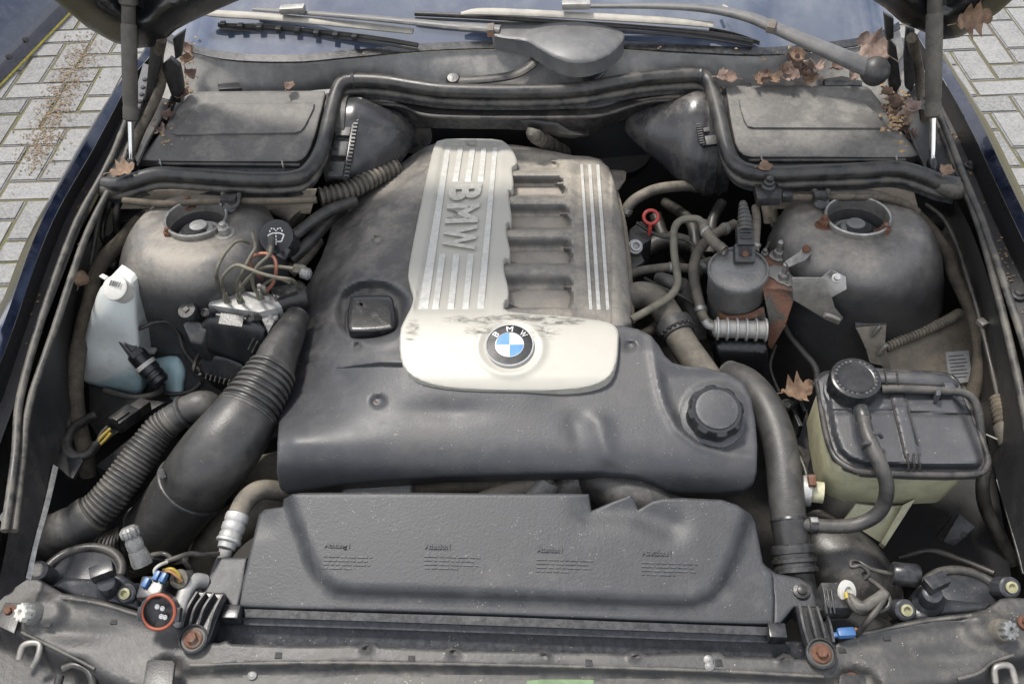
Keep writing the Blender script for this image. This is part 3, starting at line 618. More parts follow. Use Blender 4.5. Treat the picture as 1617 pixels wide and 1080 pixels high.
hl = [(85, 0), (110, 21), (140, 46), (180, 68), (215, 77), (240, 75), (262, 62), (278, 48), (300, 36), (350, 13), (385, -2), (520, -60), (808, -95), (1240, -60), (1374, -2), (1397, 13), (1424, 37), (1444, 45), (1470, 56), (1490, 63), (1514, 60), (1544, 43), (1577, 20), (1603, -3), (1640, -60), (1720, -200), (1740, -520), (1200, -560), (808, -570), (400, -560), (-60, -520), (-30, -200), (40, -60)]
hA, hn = np.array([0, 1.43, 1.08]), np.array([0, -.96, -.28])
def hood_s(U, V):
    W = hits([(hA, hn)], U, V); d = segdist(U, V, hl); k = .022*np.exp(-((d-34)/22.0)**2)-.016*sst(40, 90, d)
    k = k+.006*np.sin(U*.05)*np.cos(V*.06)
    dr = dirs(U, V); return W-dr*k[:, None]
relief('hood', hl, hood_s, M['hood'], car, step=10, edge=14, drop=.012, skirt=(0, .03, .01))
# hinges under the hood corners
def hinge(pl, pts_):
    h = None
    for nm, px, z, th in pts_:
        o = prism(nm, [PY(u, v, z) for u, v in px], (0, .012, 0), M['black'], pl if h is None else h, .003)
        h = h or o
    return h
h1 = hinge(car, [('hood_hinge', [(268, 92), (284, 105), (290, 140), (283, 165), (273, 160), (262, 130), (255, 105)], 1.47, 0), ('hinge_arm', [(238, 60), (262, 62), (250, 115), (240, 160), (228, 165), (232, 120)], 1.455, 0), ('hinge_arm', [(272, 62), (292, 48), (286, 90), (276, 96)], 1.462, 0)])
h2 = hinge(car, [('hood_hinge', [(1404, 60), (1416, 75), (1420, 105), (1424, 135), (1415, 148), (1404, 140), (1401, 110)], 1.47, 0), ('hinge_arm', [(1432, 45), (1446, 48), (1440, 80), (1446, 130), (1440, 148), (1430, 140), (1428, 90)], 1.455, 0), ('hinge_arm', [(1396, 22), (1412, 30), (1412, 62), (1400, 66)], 1.462, 0)])
for pts in ([(255, 62, 1.06), (250, 95, 1.0), (255, 130, .96), (240, 170, .93), (222, 205, .91), (208, 240, .895)], [(1440, 60, 1.06), (1448, 100, .98), (1455, 140, .94), (1462, 190, .915)]):
    tube('hinge_harness', pts, .009, M['loom'], car, n=30, seg=8)
# slotted steel ledges beside the hinges
for s, px in ((-1, [(226, 100), (240, 104), (228, 150), (212, 196), (202, 190), (212, 150)]), (1, [(1447, 108), (1462, 112), (1472, 170), (1468, 180), (1456, 172), (1449, 140)])):
    l = pprism('hinge_ledge', px, .935, .006, M['gutter'], car, .001)
    c = np.mean(px, 0)
    for q in (-.62, -.3, 0, .3, .62):
        e = np.array(px[1])*(.5-q/2)+np.array(px[3])*(.5+q/2); e = e*.6+c*.4+np.array([0, (q)*10])
        lathe('ledge_hole', [(.0045, 0), (.0045, .0015), (.003, .002)], P(e[0], e[1], .9365), (0, 0, 1), M['dark'], l, seg=10)
# gas struts
for s, (u0, v0, z0), (u1, v1, y1), sp in ((-1, (208, 268, .885), (203, 22, 1.40), .685), (1, (1472, 268, .885), (1476, 4, 1.40), .69)):
    lab = 'grey gas strut holding the hood beside the left filter box' if s < 0 else 'grey gas strut holding the hood beside the right filter box'
    gs = T('gas_strut', ('grimy gas strut propping the hood, a big leaf at its foot' if s < 0 else 'gas strut with bright rod propping the hood, beside the brown leaf litter'), 'gas strut', 'gas struts holding the hood')
    a = P(u0, v0, z0); b = PY(u1, v1, y1); d = b-a
    lathe('ball_socket', [(.008, -.012), (.010, 0), (.009, .012), (.006, .02)], a, d, M['blackclean'], gs, seg=14)
    tube('rod', [a, a+d*(1-sp+.12)], .0052, M['chrome'], gs, world=True, n=3, seg=12)
    c = a+d*.33; lathe('cylinder', [(.009, 0), (.0125, .004), (.0125, .02), (.0116, .024), (.0116, .028), (.0125, .032), (.0125, np.linalg.norm(d)*.60), (.009, np.linalg.norm(d)*.62)], c, d, M['hose_dusty'], gs, seg=20)
    lathe('end_fitting', [(.008, 0), (.011, .005), (.011, .03), (.015, .034), (.015, .05), (.008, .055)], a+d*.93, d, M['hose_dusty'], gs, seg=14)
# ------------------------------------------------------------------ bulkhead seal and trough
seal_px = [(165, 291, .880), (187, 292, .882), (213, 284, .888), (250, 275, .892), (300, 277, .892), (400, 283, .892), (462, 281, .892), (488, 268, .894), (508, 235, .903), (522, 180, .918), (531, 148, .930), (541, 131, .937), (562, 127, .938),
           (607, 129, .938), (657, 137, .936), (707, 143, .934), (807, 145, .933), (907, 142, .934), (973, 131, .936), (1023, 123, .938), (1079, 119, .939), (1103, 119, .938), (1117, 126, .934), (1126, 148, .928), (1137, 190, .916), (1146, 230, .905), (1158, 256, .897), (1182, 270, .893), (1225, 274, .892), (1280, 272, .892), (1355, 269, .892), (1415, 266, .892), (1455, 275, .889), (1482, 286, .884), (1512, 292, .880)]
bs = T('bulkhead_seal', 'long black rubber seal running round both filter boxes and the bulkhead', 'rubber seal')
wp = np.array([P(*q) for q in seal_px])
tube('seal_tube', wp, .0125, M['rubber'], bs, world=True, n=260, seg=14)
low = wp+np.array([0, -.004, -.020]); tube('seal_lip', low, .0068, M['hose'], bs, world=True, n=220, seg=8)
r0 = cr(wp+np.array([0, 0, -.004]), 120); r1 = cr(wp+np.array([0, -.006, -.034]), 120)
loft('seal_carrier', [[q for q in r0], [q for q in r1]], M['blackclean'], bs, n=160, world=True, thick=.003)
for i, sgn in ((0, -1), (-1, 1)):
    a = wp[i]; lathe('seal_end', [(.010, 0), (.016, .012), (.015, .03), (.011, .045)], a+np.array([sgn*.012, -.004, -.012]), (-sgn*.9, .1, .25), M['hose_dusty'], bs, seg=14)
for u, v, z in ((1106, 119, .938), (558, 127, .938)):
    lathe('seal_joint', [(.0135, -.003), (.0145, 0), (.0135, .003)], P(u, v, z), (1, 0, 0), M['rubber'], bs, seg=16)
tr_ = T('bulkhead_trough', 'black plastic bulkhead trough behind the engine cover, under the seal', 'bulkhead panel')
ru = [(556, 138), (600, 142), (650, 152), (710, 158), (810, 160), (910, 157), (975, 145), (1030, 136), (1105, 132)]
rm = [(556, 148), (626, 152), (665, 162), (715, 172), (810, 173), (935, 171), (985, 158), (1025, 147), (1105, 143)]
rl_ = [(560, 158), (630, 160), (668, 174), (716, 178), (810, 179), (935, 177), (990, 163), (1030, 153), (1105, 150)]
rb = [(560, 215), (630, 205), (680, 203), (740, 204), (810, 205), (900, 213), (930, 216), (985, 190), (1060, 190)]
def yz(u, v, y): return PY(u, v, y)
R4 = [[P(u, v, .912) for u, v in ru], [P(u, v, .895) for u, v in rm], [P(u, v, .893)+np.array([0, -.012, 0]) for u, v in rl_]]
R4.append([np.array([PY(u, v, R4[2][i][1]+.012)[0], R4[2][i][1]+.012, PY(u, v, R4[2][i][1]+.012)[2]]) for i, (u, v) in enumerate(rb)])
loft('trough_wall', R4, M['black'], tr_, n=60, m=1, world=True, thick=.003)
tube('trough_rim', [q+np.array([0, -.004, .001]) for q in R4[2]], .0035, M['rubber'], tr_, world=True, n=60, seg=8)
a = PY(845, 214, R4[3][4][1]-.02)
tube('drain_hose', [a+np.array([0, 0, .012]), a, P(868, 228, .80), P(895, 243, .74)], .0135, M['hose_dusty'], tr_, world=True, n=30, seg=12, ribs=(9, .0012))
relief('drain_sump', [(818, 190), (838, 186), (880, 192), (900, 205), (930, 214), (905, 219), (880, 216), (866, 212), (848, 214), (836, 212)], lambda U, V: hits([(np.array([0, R4[3][4][1]-.016, .85]), np.array([0, -1, .12]))], U, V), M['black'], tr_, step=8, edge=9, drop=.006, skirt=(0, .03, -.004))

# ------------------------------------------------------------------ cabin filter boxes
def box_(lid, groove, base_h, zf, name_lab, ribs_u, clip_u, back):
    t = T('filter_box', name_lab, 'filter box', 'filter boxes either side of the bulkhead')
    hp = hplane((lid[0][0], lid[0][1], zf), (lid[1][0], lid[1][1], zf+.035), (lid[2][0], lid[2][1], zf+.035))
    def H(U, V):
        z = hp(U, V); d = sd(U, V, groove); z = z-.0015*np.exp(-((d+4)/3.5)**2)
        return z
    l = relief('lid', lid[3], H, M['lid'], t, step=6, edge=5, drop=.005, skirt=(0, 0, -.012))
    relief('lid_panel', groove, lambda U, V: hp(U, V)+.0022, M['lid'], l, step=6, edge=3, drop=.003, skirt=(0, 0, -.004), rings=(.4, 1.0))
    base = [P(u, v, float(hp(np.array([u]), np.array([v]))[0])-.014) for u, v in lid[3]]
    c = sum(base)/len(base)
    b = prism('base', [c+(q-c)*.965 for q in base], (0, 0, -base_h), M['black'], t, .002)
    fr = [q for q in lid[4]]
    z0 = float(hp(np.array([fr[0][0]]), np.array([fr[0][1]]))[0])-.013
    loft('base_ledge', [[(fr[0][0], fr[0][1]+8, z0), (fr[1][0], fr[1][1]+8, z0)], [(fr[0][0]-4, fr[0][1]+24, z0-.012), (fr[1][0]+6, fr[1][1]+24, z0-.012)]], M['blackclean'], t, n=4, thick=.003)
    tube('lid_hem', [(fr[0][0], fr[0][1]+3, z0+.010), ((fr[0][0]+fr[1][0])/2, (fr[0][1]+fr[1][1])/2+3, z0+.010), (fr[1][0], fr[1][1]+3, z0+.010)], .0028, M['rubber'], t, n=12, seg=8)
    for u in ribs_u:
        v = np.interp(u, [fr[0][0], fr[1][0]], [fr[0][1], fr[1][1]]); prism('base_rib', [P(u-1.5, v+6, z0), P(u+1.5, v+6, z0), P(u+2, v+22, z0-.008), P(u-1, v+22, z0-.008)], (0, 0, -.02), M['black'], t, 0)
    for u in clip_u:
        v = np.interp(u, [fr[0][0], fr[1][0]], [fr[0][1], fr[1][1]]); tube('spring_clip', [(u-1, v-4, z0+.018), (u+1, v+5, z0+.012), (u+5, v+14, z0-.004), (u+9, v+20, z0-.01)], .0016, M['steel'], t, n=12, seg=6)
    for px in back: pprism('rear_clip', px, zf+.036, .02, M['blackclean'], t, .0015)
    return t
L1 = [(221, 253), (226, 246), (296, 153), (304, 147), (316, 145), (420, 144), (508, 144), (513, 145), (514, 151), (507, 180), (498, 214), (491, 234), (484, 247), (477, 253), (468, 256), (350, 256), (240, 255)]
box_([(240, 254), (320, 146), (505, 146), L1, [(250, 256), (474, 258)]], rcorner([(267, 214), (311, 164), (501, 162), (477, 211)], 12), .06, .897, 'dusty black filter box beside the left gas strut, no leaf on it', (327, 388, 440), (253, 446), ([(343, 133), (375, 130), (382, 139), (345, 141)],))
L2 = [(1146, 141), (1147, 137), (1151, 136), (1260, 136), (1364, 136), (1370, 138), (1376, 143), (1448, 238), (1453, 246), (1440, 249), (1415, 250), (1290, 249), (1186, 249), (1174, 246), (1166, 239), (1160, 226), (1153, 190)]
box_([(1420, 248), (1365, 138), (1150, 138), L2, [(1182, 251), (1430, 250)]], rcorner([(1164, 155), (1361, 155), (1405, 204), (1178, 203)], 12), .06, .897, 'dusty black filter box with a small leaf on its ledge, leaf litter behind', (1284, 1345, 1408), (1203, 1416), ([(1300, 125), (1330, 120), (1362, 128), (1362, 135), (1304, 135)], [(1178, 131), (1186, 131), (1187, 136), (1178, 136)]))
# inner plates between seal and lids
for px in ([(205, 268), (222, 255), (470, 262), (500, 225), (520, 150), (531, 150), (512, 230), (488, 268), (460, 279), (250, 274)], [(1122, 140), (1140, 138), (1152, 225), (1168, 250), (1452, 250), (1470, 280), (1420, 265), (1200, 271), (1165, 258), (1148, 232)]):
    o = pprism('filter_tray', px, .876, .012, M['black'], None, .001)
    tag(o, 'black tray under the left filter box, inside the seal' if px[0][0] < 800 else 'black tray under the right filter box, inside the seal', 'tray', 'trays under the filter boxes')

# ------------------------------------------------------------------ air funnels
def funnel(lab, ctr, collar, teeth, sgn):
    t = T('air_funnel', lab, 'air duct', 'air funnels at the bulkhead')
    a = [np.array(P(u, v, z)) for u, v, z, r, f in ctr]; k = [px2m(u, v, z) for u, v, z, r, f in ctr]
    path = cr(np.c_[np.array(a), [c[3]*q for c, q in zip(ctr, k)], [c[4] for c in ctr]], 46)
    n = len(path); seg = 32; an = np.linspace(0, 2*math.pi, seg, endpoint=False); vs = []; fs = []
    up_ = np.array([0, .52, .85]); fw_ = np.array([0, -.85, .52])
    for q in path:
        vs += [q[:3]+q[3]*(np.cos(x)*up_+q[4]*np.sin(x)*fw_) for x in an]
    for i in range(n-1):
        for j in range(seg): fs.append((i*seg+j, i*seg+(j+1) % seg, (i+1)*seg+(j+1) % seg, (i+1)*seg+j))
    fs += [tuple(range(seg))[::-1], tuple(range((n-1)*seg, n*seg))]
    mesh('funnel_shell', vs, fs, M['funnel'], t, 60)
    for nm, s_, w0, mat in (('collar', 1.04, collar, M['rubber']),):
        vs = []; fs = []; prof = [(-.5, .97), (-.5, 1.05), (-.1, 1.08), (-.08, 1.03), (.1, 1.03), (.12, 1.07), (.5, 1.05), (.5, .97)]
        o_ = path[0][:3]; dx = np.array([-sgn, .10, .0]); r = path[0][3]; f = path[0][4]
        for w_, s2 in prof: vs += [o_+dx*(w_*w0+w0*.5)+r*s2*(np.cos(x)*up_+f*np.sin(x)*fw_) for x in an]
        for i in range(len(prof)-1):
            for j in range(seg): fs.append((i*seg+j, i*seg+(j+1) % seg, (i+1)*seg+(j+1) % seg, (i+1)*seg+j))
        fs += [tuple(range(seg))[::-1], tuple(range((len(prof)-1)*seg, len(prof)*seg))]
        mesh('collar', vs, fs, mat, t, 40)
    p0, p1 = np.array(P(*teeth[0])), np.array(P(*teeth[1])); d = p1-p0; L_ = np.linalg.norm(d); nrm = np.array([0, -.5, .85])
    st = obox('toothed_strip', (p0+p1)/2, d, (L_, .006, .010), M['blackclean'], t, .001, ref=nrm)
    N = 22
    for i in range(N): obox('tooth', p0+d*(i+.5)/N+np.array([sgn*.004, 0, .004]), d, (L_/N*.5, .008, .006), M['hose'], st, 0, ref=nrm)
    for i in range(4):
        c = p0+d*(i+.5)/4+np.array([-sgn*.017, 0, -.001]); q = obox('duct_tab', c, d, (L_/4*.72, .026, .008), M['hose'], t, .0015, ref=nrm)
        obox('tab_latch', c+np.array([-sgn*.008, 0, .005]), d, (.010, .006, .003), M['black'], q, .0008, ref=nrm)
    return t
funnel('glossy black air funnel with toothed collar left of the silver plate', [(556, 236, .835, 80, .62), (572, 233, .838, 77, .62), (590, 229, .84, 67, .64), (612, 224, .84, 52, .70), (634, 217, .84, 37, .75), (650, 212, .838, 20, .8), (656, 211, .836, 8, .8)], .042, ((566, 158, .912), (544, 285, .862)), 1)
funnel('glossy black air funnel with toothed collar above the fuel filter', [(1112, 226, .835, 80, .62), (1094, 224, .838, 78, .62), (1076, 221, .84, 68, .64), (1050, 213, .84, 50, .70), (1020, 205, .84, 34, .75), (996, 200, .838, 18, .8), (987, 199, .836, 8, .8)], .042, ((1096, 152, .912), (1112, 232, .87)), -1)
# ducts leading down from the funnels
dl = T('feed_duct', 'dusty ribbed duct under the left air funnel', 'air duct')
tube('duct_body', [(655, 215, .80), (668, 222, .76), (690, 236, .70), (700, 250, .62)], .034, M['funnel'], dl, n=30, seg=20)
tube('duct_bellows', [(505, 312, .815), (545, 303, .812), (580, 286, .81), (625, 262, .806)], .016, M['hose_dusty'], dl, n=60, seg=14, ribs=(16, .002))
dr_ = tag(tube('brake_booster', [(985, 225, .76), (985, 232, .72), (985, 240, .66)], [.060, .072, .075], M['dark'], None, n=12, seg=32), 'dark round brake booster deep under the right air funnel', 'booster')

# ------------------------------------------------------------------ wipers
def glass_z(u, v):       # height on the windscreen along a pixel ray
    q = wb0[6]; n = np.array([0, -.33, .62]); n /= np.linalg.norm(n)
    d = dirs(u, v); t = ((q-CAM)@n)/(d@n); return CAM[2]+t*d[2]
def gp(u, v, up=.0): return np.array(P(u, v, glass_z(u, v)+up))
w1 = T('wiper', 'left wiper with a wide grey plastic cover at its pivot', 'wiper', 'windscreen wipers')
cov = smooth_poly([(778, 34), (827, 32), (873, 31), (940, 35), (974, 43), (987, 54), (985, 67), (967, 87), (942, 99), (913, 104), (883, 98), (852, 80), (832, 66), (787, 62), (776, 56)], 2)
def covs(U, V):
    z = .992+(80-V)*.00028; d = np.hypot((U-905)/75, (V-66)/42); return z+.010*np.clip(1-d*d, 0, 1)
relief('pivot_cover', cov, covs, M['wiper'], w1, step=6, edge=9, drop=.007, skirt=(0, 0, -.024))
tube('arm', [gp(790, 47, .035), gp(720, 42, .032), gp(640, 34, .030), gp(540, 25, .028), gp(470, 20, .024), gp(400, 15, .02)], [.0115, .010, .0085, .007, .006, .005], M['wiper'], w1, world=True, n=40, seg=10, flat=.55)
obox('rust_clip', gp(775, 48, .036), (1, 0, .05), (.012, .026, .014), M['rustplate'], w1, .002)
def blade(t, px, spx, n):
    c = [gp(u, v, .013) for u, v in px]; tube('blade_rail', c, .0045, M['wire'], t, world=True, n=n, seg=8)
    tube('blade_rubber', [q+np.array([0, -.002, -.008]) for q in c], .0022, M['wire'], t, world=True, n=n, seg=6)
    s = [gp(u, v, .022) for u, v in spx]; tube('spoiler', s, [.004]+[.0095]*(len(s)-2)+[.008], M['spoiler'], t, world=True, n=n, seg=10, flat=.55)
blade(w1, [(345, 40), (430, 44), (520, 52), (600, 62), (660, 72)], [(312, 19), (340, 22), (420, 27), (520, 36), (600, 44), (652, 50)], 30)
for i, (u, v) in enumerate(((352, 38), (380, 41), (410, 43), (440, 46), (470, 48), (500, 52), (530, 55), (560, 58))):
    obox('blade_claw', gp(u, v+1, .017), (1, 0, 0), (.010, .012, .009), M['wire'], w1, .001)
obox('blade_joint', gp(462, 15, .03), (1, 0, .05), (.045, .018, .012), M['steel'], w1, .003)
w2 = T('wiper', 'right wiper with a long bare arm ending in a round knob among leaves', 'wiper', 'windscreen wipers')
tube('arm', [gp(1384, 114, .03), gp(1345, 97, .034), gp(1290, 73, .036), gp(1225, 45, .036), gp(1180, 27, .034), gp(1120, 15, .03), gp(1040, 10, .026), gp(930, 10, .02)], [.021, .020, .0175, .0145, .0125, .010, .008, .006], M['wiper'], w2, world=True, n=50, seg=14, flat=.62)
lathe('pivot_cap', [(.022, -.014), (.024, -.004), (.023, .006), (.019, .014), (.010, .019), (.001, .020)], gp(1383, 112, .034), (.15, -.55, .8), M['hose'], w2, seg=24)
obox('rust_clip', gp(1218, 42, .042), (1, -.3, -.1), (.014, .030, .012), M['rustplate'], w2, .002)
blade(w2, [(655, 22), (760, 27), (900, 36), (1040, 46), (1130, 55), (1190, 66)], [(728, 22), (760, 19), (850, 22), (960, 28), (1060, 34), (1126, 40)], 40)
loft('blade_skirt', [[gp(1120, 44, .012), gp(1160, 52, .012), gp(1200, 66, .012)], [gp(1118, 60, .004), gp(1160, 70, .004), gp(1197, 80, .004)]], M['black'], w2, world=True, n=10, thick=.003)
obox('blade_joint', gp(910, 8, .03), (1, 0, .0), (.05, .018, .012), M['steel'], w2, .003)
tube('washer_jet', [gp(1142, 10, .02), gp(1150, 14, .025)], .003, M['whitewire'], w2, world=True, n=4, seg=8)
# ------------------------------------------------------------------ engine cover
ec = T('engine_cover', 'large dusty grey plastic engine cover with silver trim plate', 'engine cover')
# plate outline reused by several parts
plate_px = smooth_poly([(692, 220), (740, 219), (789, 220), (803, 229), (813, 244), (817, 256), (814, 262), (808, 265), (810, 280), (811, 292), (809, 303), (803, 300), (803, 308), (806, 328), (808, 343), (807, 354), (800, 351), (799, 366), (803, 384), (806, 398), (805, 410), (796, 408), (795, 424), (799, 440), (803, 455), (803, 472), (796, 477), (796, 491), (825, 495), (873, 498), (923, 503), (953, 507), (970, 513), (977, 524), (977, 545), (975, 568), (968, 590), (953, 604), (923, 614), (873, 618), (807, 618), (740, 616), (690, 611), (657, 600), (638, 583), (631, 560), (631, 523), (640, 503), (651, 483), (653, 468), (646, 447), (644, 432), (652, 386), (663, 330), (675, 275), (684, 234)], 1)
def edge_u(V): return np.interp(V, [220, 275, 330, 386, 440, 470, 500, 560, 600], [686, 675, 663, 652, 645, 653, 640, 631, 650])
# front shell
fs_px = [(455, 580), (500, 571), (540, 564), (580, 558), (632, 556), (700, 540), (800, 525), (900, 515), (965, 512), (985, 515), (1008, 520), (1028, 530), (1040, 545), (1050, 562), (1062, 573), (1082, 578), (1112, 580), (1150, 590), (1174, 603), (1186, 628), (1193, 665), (1196, 705), (1195, 745), (1190, 763), (1174, 774), (1130, 779), (1075, 778), (1052, 773), (1032, 762), (1004, 753), (950, 747), (850, 749), (700, 753), (600, 760), (545, 765), (480, 775), (452, 778), (441, 768), (437, 745), (438, 700), (442, 650), (447, 615)]
_top = plane((500, 590, .804), (1120, 590, .802), (800, 690, .776)); _wall = (np.array([0, .792, .75]), np.array([-.01, -.985, .17])/np.linalg.norm([-.01, -.985, .17]))
_wl = plane((447, 700, .74), (452, 600, .74), (470, 640, .785)); 
crease = [(1034, 520), (1040, 560), (1048, 605), (1058, 640), (1075, 672), (1105, 697), (1150, 712), (1210, 722), (1260, 722), (1260, 500)]
def fsurf(U, V):
    W = hits([_top, _wall], U, V, .017)-dirs(U, V)*.006; dr = dirs(U, V); top = sst(735, 690, V)
    dl_ = np.maximum(635-U, 0); k = .010*sst(690, 560, V)*sst(600, 700, U)*sst(900, 820, U)-.010*sst(900, 960, U)*sst(560, 520, V)-1.25*(2.7e-6*dl_**2+6e-5*dl_)*sst(705, 585, V)                       # rises to the plate
    d = sd(U, V, crease); k = k-.010*sst(-10, 8, d)*sst(735, 690, V)*sst(560, 600, V)
    k = k+.0035*np.exp(-((d+8)/7.0)**2)*sst(735, 690, V)
    k = k-.010*sst(470, 437, U)*top                                   # left shoulder falls away
    k = k-.005*np.exp(-(((U-700)/60)**2+((V-650)/16)**2))*1.0
    k = k+.006*np.exp(-((U-945-(V-660)*.25)/16.0)**2)*sst(640, 670, V)*sst(745, 715, V)-.004*np.exp(-((U-905-(V-660)*.25)/18.0)**2)*sst(640, 670, V)
    k = k-.004*np.exp(-(((U-545)/14)**2+((V-596)/9)**2))
    for cu, cv, r in ((597, 634, 16), (995, 547, 13)): k = k-.008*sst(r, r*.35, np.hypot(U-cu, (V-cv)*1.25))
    k = k+.004*sst(56, 44, np.hypot(U-1127, (V-648)*1.15))
    return W-dr*k[:, None]
fshell = relief('front_shell', fs_px, fsurf, M['cover'], ec, step=4, edge=5, drop=.003, skirt=(0, .012, -.03))
# rear left shell
rs_px = [(452, 592), (462, 545), (463, 525), (459, 510), (463, 492), (478, 463), (494, 434), (508, 405), (519, 374), (527, 345), (540, 327), (560, 313), (592, 290), (622, 266), (648, 247), (670, 233), (690, 226), (720, 240), (715, 300), (700, 400), (680, 480), (670, 560), (640, 574), (600, 573), (560, 578), (520, 585)]
def rz(U, V):
    d = np.maximum(edge_u(V)-U, 0); z = .822-3.0e-6*d**2-.00006*d
    z = z-.018*sst(40, 0, segdist(U, V, [(530, 340), (560, 316), (600, 288), (650, 250)], False))*1.0
    z = z+.010*np.exp(-((U-(600-(V-300)*.35))/26.0)**2)*sst(520, 420, V)*sst(280, 330, V)
    e = np.hypot((U-588)/62, (V-492)/50); z = z-.020*sst(1.02, .70, e)+.003*np.exp(-((e-1.08)/.12)**2)
    for cu, cv, r in ((596, 380, 10), (564, 547, 8)): z = z-.006*sst(r, r*.55, np.hypot(U-cu, (V-cv)*1.3))
    z = z+.003*np.sin(V*.05+U*.02)*sst(480, 520, U)*sst(430, 380, V)
    return z
relief('rear_shell', rs_px, rz, M['cover_rear'], ec, step=4, edge=5, drop=.003, skirt=(0, 0, -.06))
tube('shell_seam', [(456, 580, .740), (500, 571, .755), (540, 564, .775), (580, 558, .79), (630, 557, .80)], .0008, M['dark'], ec, n=24, seg=6)
# ribbed intake section on the right
ib_px = [(770, 228), (812, 229), (842, 233), (872, 239), (905, 246), (930, 247), (948, 252), (962, 266), (972, 292), (982, 340), (990, 400), (996, 465), (998, 512), (985, 520), (900, 512), (780, 505), (770, 400)]
slots = [(259, 270), (294, 310), (342, 362), (396, 418), (457, 488)]
def iz(U, V):
    hp = hplane((800, 500, .827), (960, 500, .822), (880, 250, .826)); z = hp(U, V)
    ulim = np.interp(V, [250, 300, 360, 420, 490], [880, 893, 902, 904, 904]); inx = sst(3, -6, U-ulim)
    for i, (a, b) in enumerate(slots):
        inx = sst(3, -6, U-(ulim-9*(1-np.sqrt(np.clip(1-((V-(a+b)/2)/((b-a)/2+3))**2, 0, 1)))*(V > a-4)*(V < b+4)))
        dep = .022 if i else .010; p = slots[i-1][1] if i else 236
        f = sst(p+(a-p)*.30, a, V)*(V <= b)*np.where(V > b-2, sst(b+.5, b-2, V), 1.0)
        z = z-dep*f*inx
    # hump of every rib
    for i, (a, b) in enumerate(slots):
        p = slots[i-1][1] if i else 236; z = z+.003*np.exp(-((V-(p+(a-p)*.2))/7.0)**2)*inx
    z = z-.018*sst(-20, 12, U-np.interp(V, [250, 300, 400, 510], [960, 972, 986, 994]))-.010*sst(266, 240, V)
    z = z-.005*sst(900, 915, U)*sst(968, 962, U)*sst(250, 258, V)
    return z
relief('rib_section', ib_px, iz, M['cover_rib'], ec, step=3.2, edge=10, drop=.010, skirt=(0, 0, -.06))
zf = hplane((800, 500, .8265-.022), (960, 500, .822-.022), (880, 250, .826-.022))
for a, b in slots[1:]:
    ul = float(np.interp((a+b)/2, [250, 300, 360, 420, 490], [878, 890, 900, 902, 902])); px = smooth_poly([(800, a+1), (ul-8, a+1), (ul, a+6), (ul, b-3), (ul-6, b-1), (800, b-1)], 1)
    relief('slot_floor', px, lambda U, V: zf(U, V)+.0025, M['slot'], ec, step=9, edge=3, drop=.001, skirt=(0, 0, -.004))
def strip(name, a, b, c, d, h, zfun, mat, parent, th=.004):      # a,b top edge; c,d bottom edge (pixels)
    vs = [];
    n = 12
    tl_, tr2 = np.array(a, float), np.array(b, float); bl, br = np.array(d, float), np.array(c, float)
    rows = []
    for i in range(n+1):
        t = i/n; l = tl_*(1-t)+bl*t; r = tr2*(1-t)+br*t; e = min(1, min(i, n-i)/.6)
        for q, dz in ((l, -th), (l*.92+r*.08, h*e), (l*.08+r*.92, h*e), (r, -th)): vs.append(P(q[0], q[1], float(zfun(np.array([q[0]]), np.array([q[1]]))[0])+dz))
    fs = [(i*4+k, i*4+k+1, i*4+k+5, i*4+k+4) for i in range(n) for k in range(3)]+[(0, 3, 2, 1), (n*4, n*4+1, n*4+2, n*4+3)]
    return mesh(name, vs, [f[::-1] for f in fs], mat, parent, 30)
zrib = hplane((800, 500, .8265-.005), (960, 500, .822-.005), (880, 250, .826-.005))
for (t0, t1), (b0, b1) in (((916, 921), (930, 936)), ((928, 934), (942, 949)), ((941, 947), (957, 963))):
    strip('raised_bar', (t0, 260), (t1, 260), (b1, 489), (b0, 489), .004, zrib, M['strip'], ec)
# silver trim plate
zp0 = hplane((700, 230, .838), (800, 230, .837), (720, 500, .838))
zp1 = hplane((700, 512, .838), (900, 512, .838), (800, 600, .8175))
def pz(U, V):
    z0 = zp0(U, V); z1 = zp1(U, V); kk = .004; mn = np.minimum(z0, z1); z = mn-kk*np.log(np.exp(-(z0-mn)/kk)+np.exp(-(z1-mn)/kk))+kk*np.log(2)*np.exp(-((z0-z1)/.01)**2)*.3; z = z-.00004*np.maximum(V-592, 0)**1.5
    z = z-.0035*sst(0, 5, np.minimum(np.minimum(U-np.interp(V, [230, 490], [698, 652]), np.interp(V, [230, 490], [792, 772])-U), np.minimum(V-226, 494-V)))*sst(505, 485, V)
    e = np.hypot((U-805)/52, (V-548)/44); z = z+.0022*np.exp(-((e-.98)/.12)**2)
    z = z-.006*sst(9, 6, np.hypot(U-744, (V-227)*1.6))
    return z
pl = relief('trim_plate', plate_px, pz, M['plate'], ec, step=4, edge=3.5, drop=.0035, skirt=(0, 0, -.016), rings=(.35, 1.0))
zs = lambda U, V: zp0(U, V)-.0035
for a, b, c, d in (((703, 233), (712, 233), (677, 488), (659, 488)), ((778, 233), (786, 233), (765, 488), (752, 488)),
                   ((722.5, 233), (732, 233), (724, 287), (713.5, 287)), ((741.5, 233), (751.5, 233), (744, 287), (733, 287)), ((759.5, 233), (769, 233), (764, 287), (753.5, 287)),
                   ((693, 401), (704.5, 401), (693, 488), (681.5, 488)), ((715, 401), (726.5, 401), (717.5, 488), (705.5, 488)), ((737.5, 401), (749, 401), (740.5, 488), (729, 488))):
    strip('bright_bar', a, b, c, d, .0022, zs, M['strip'], pl)
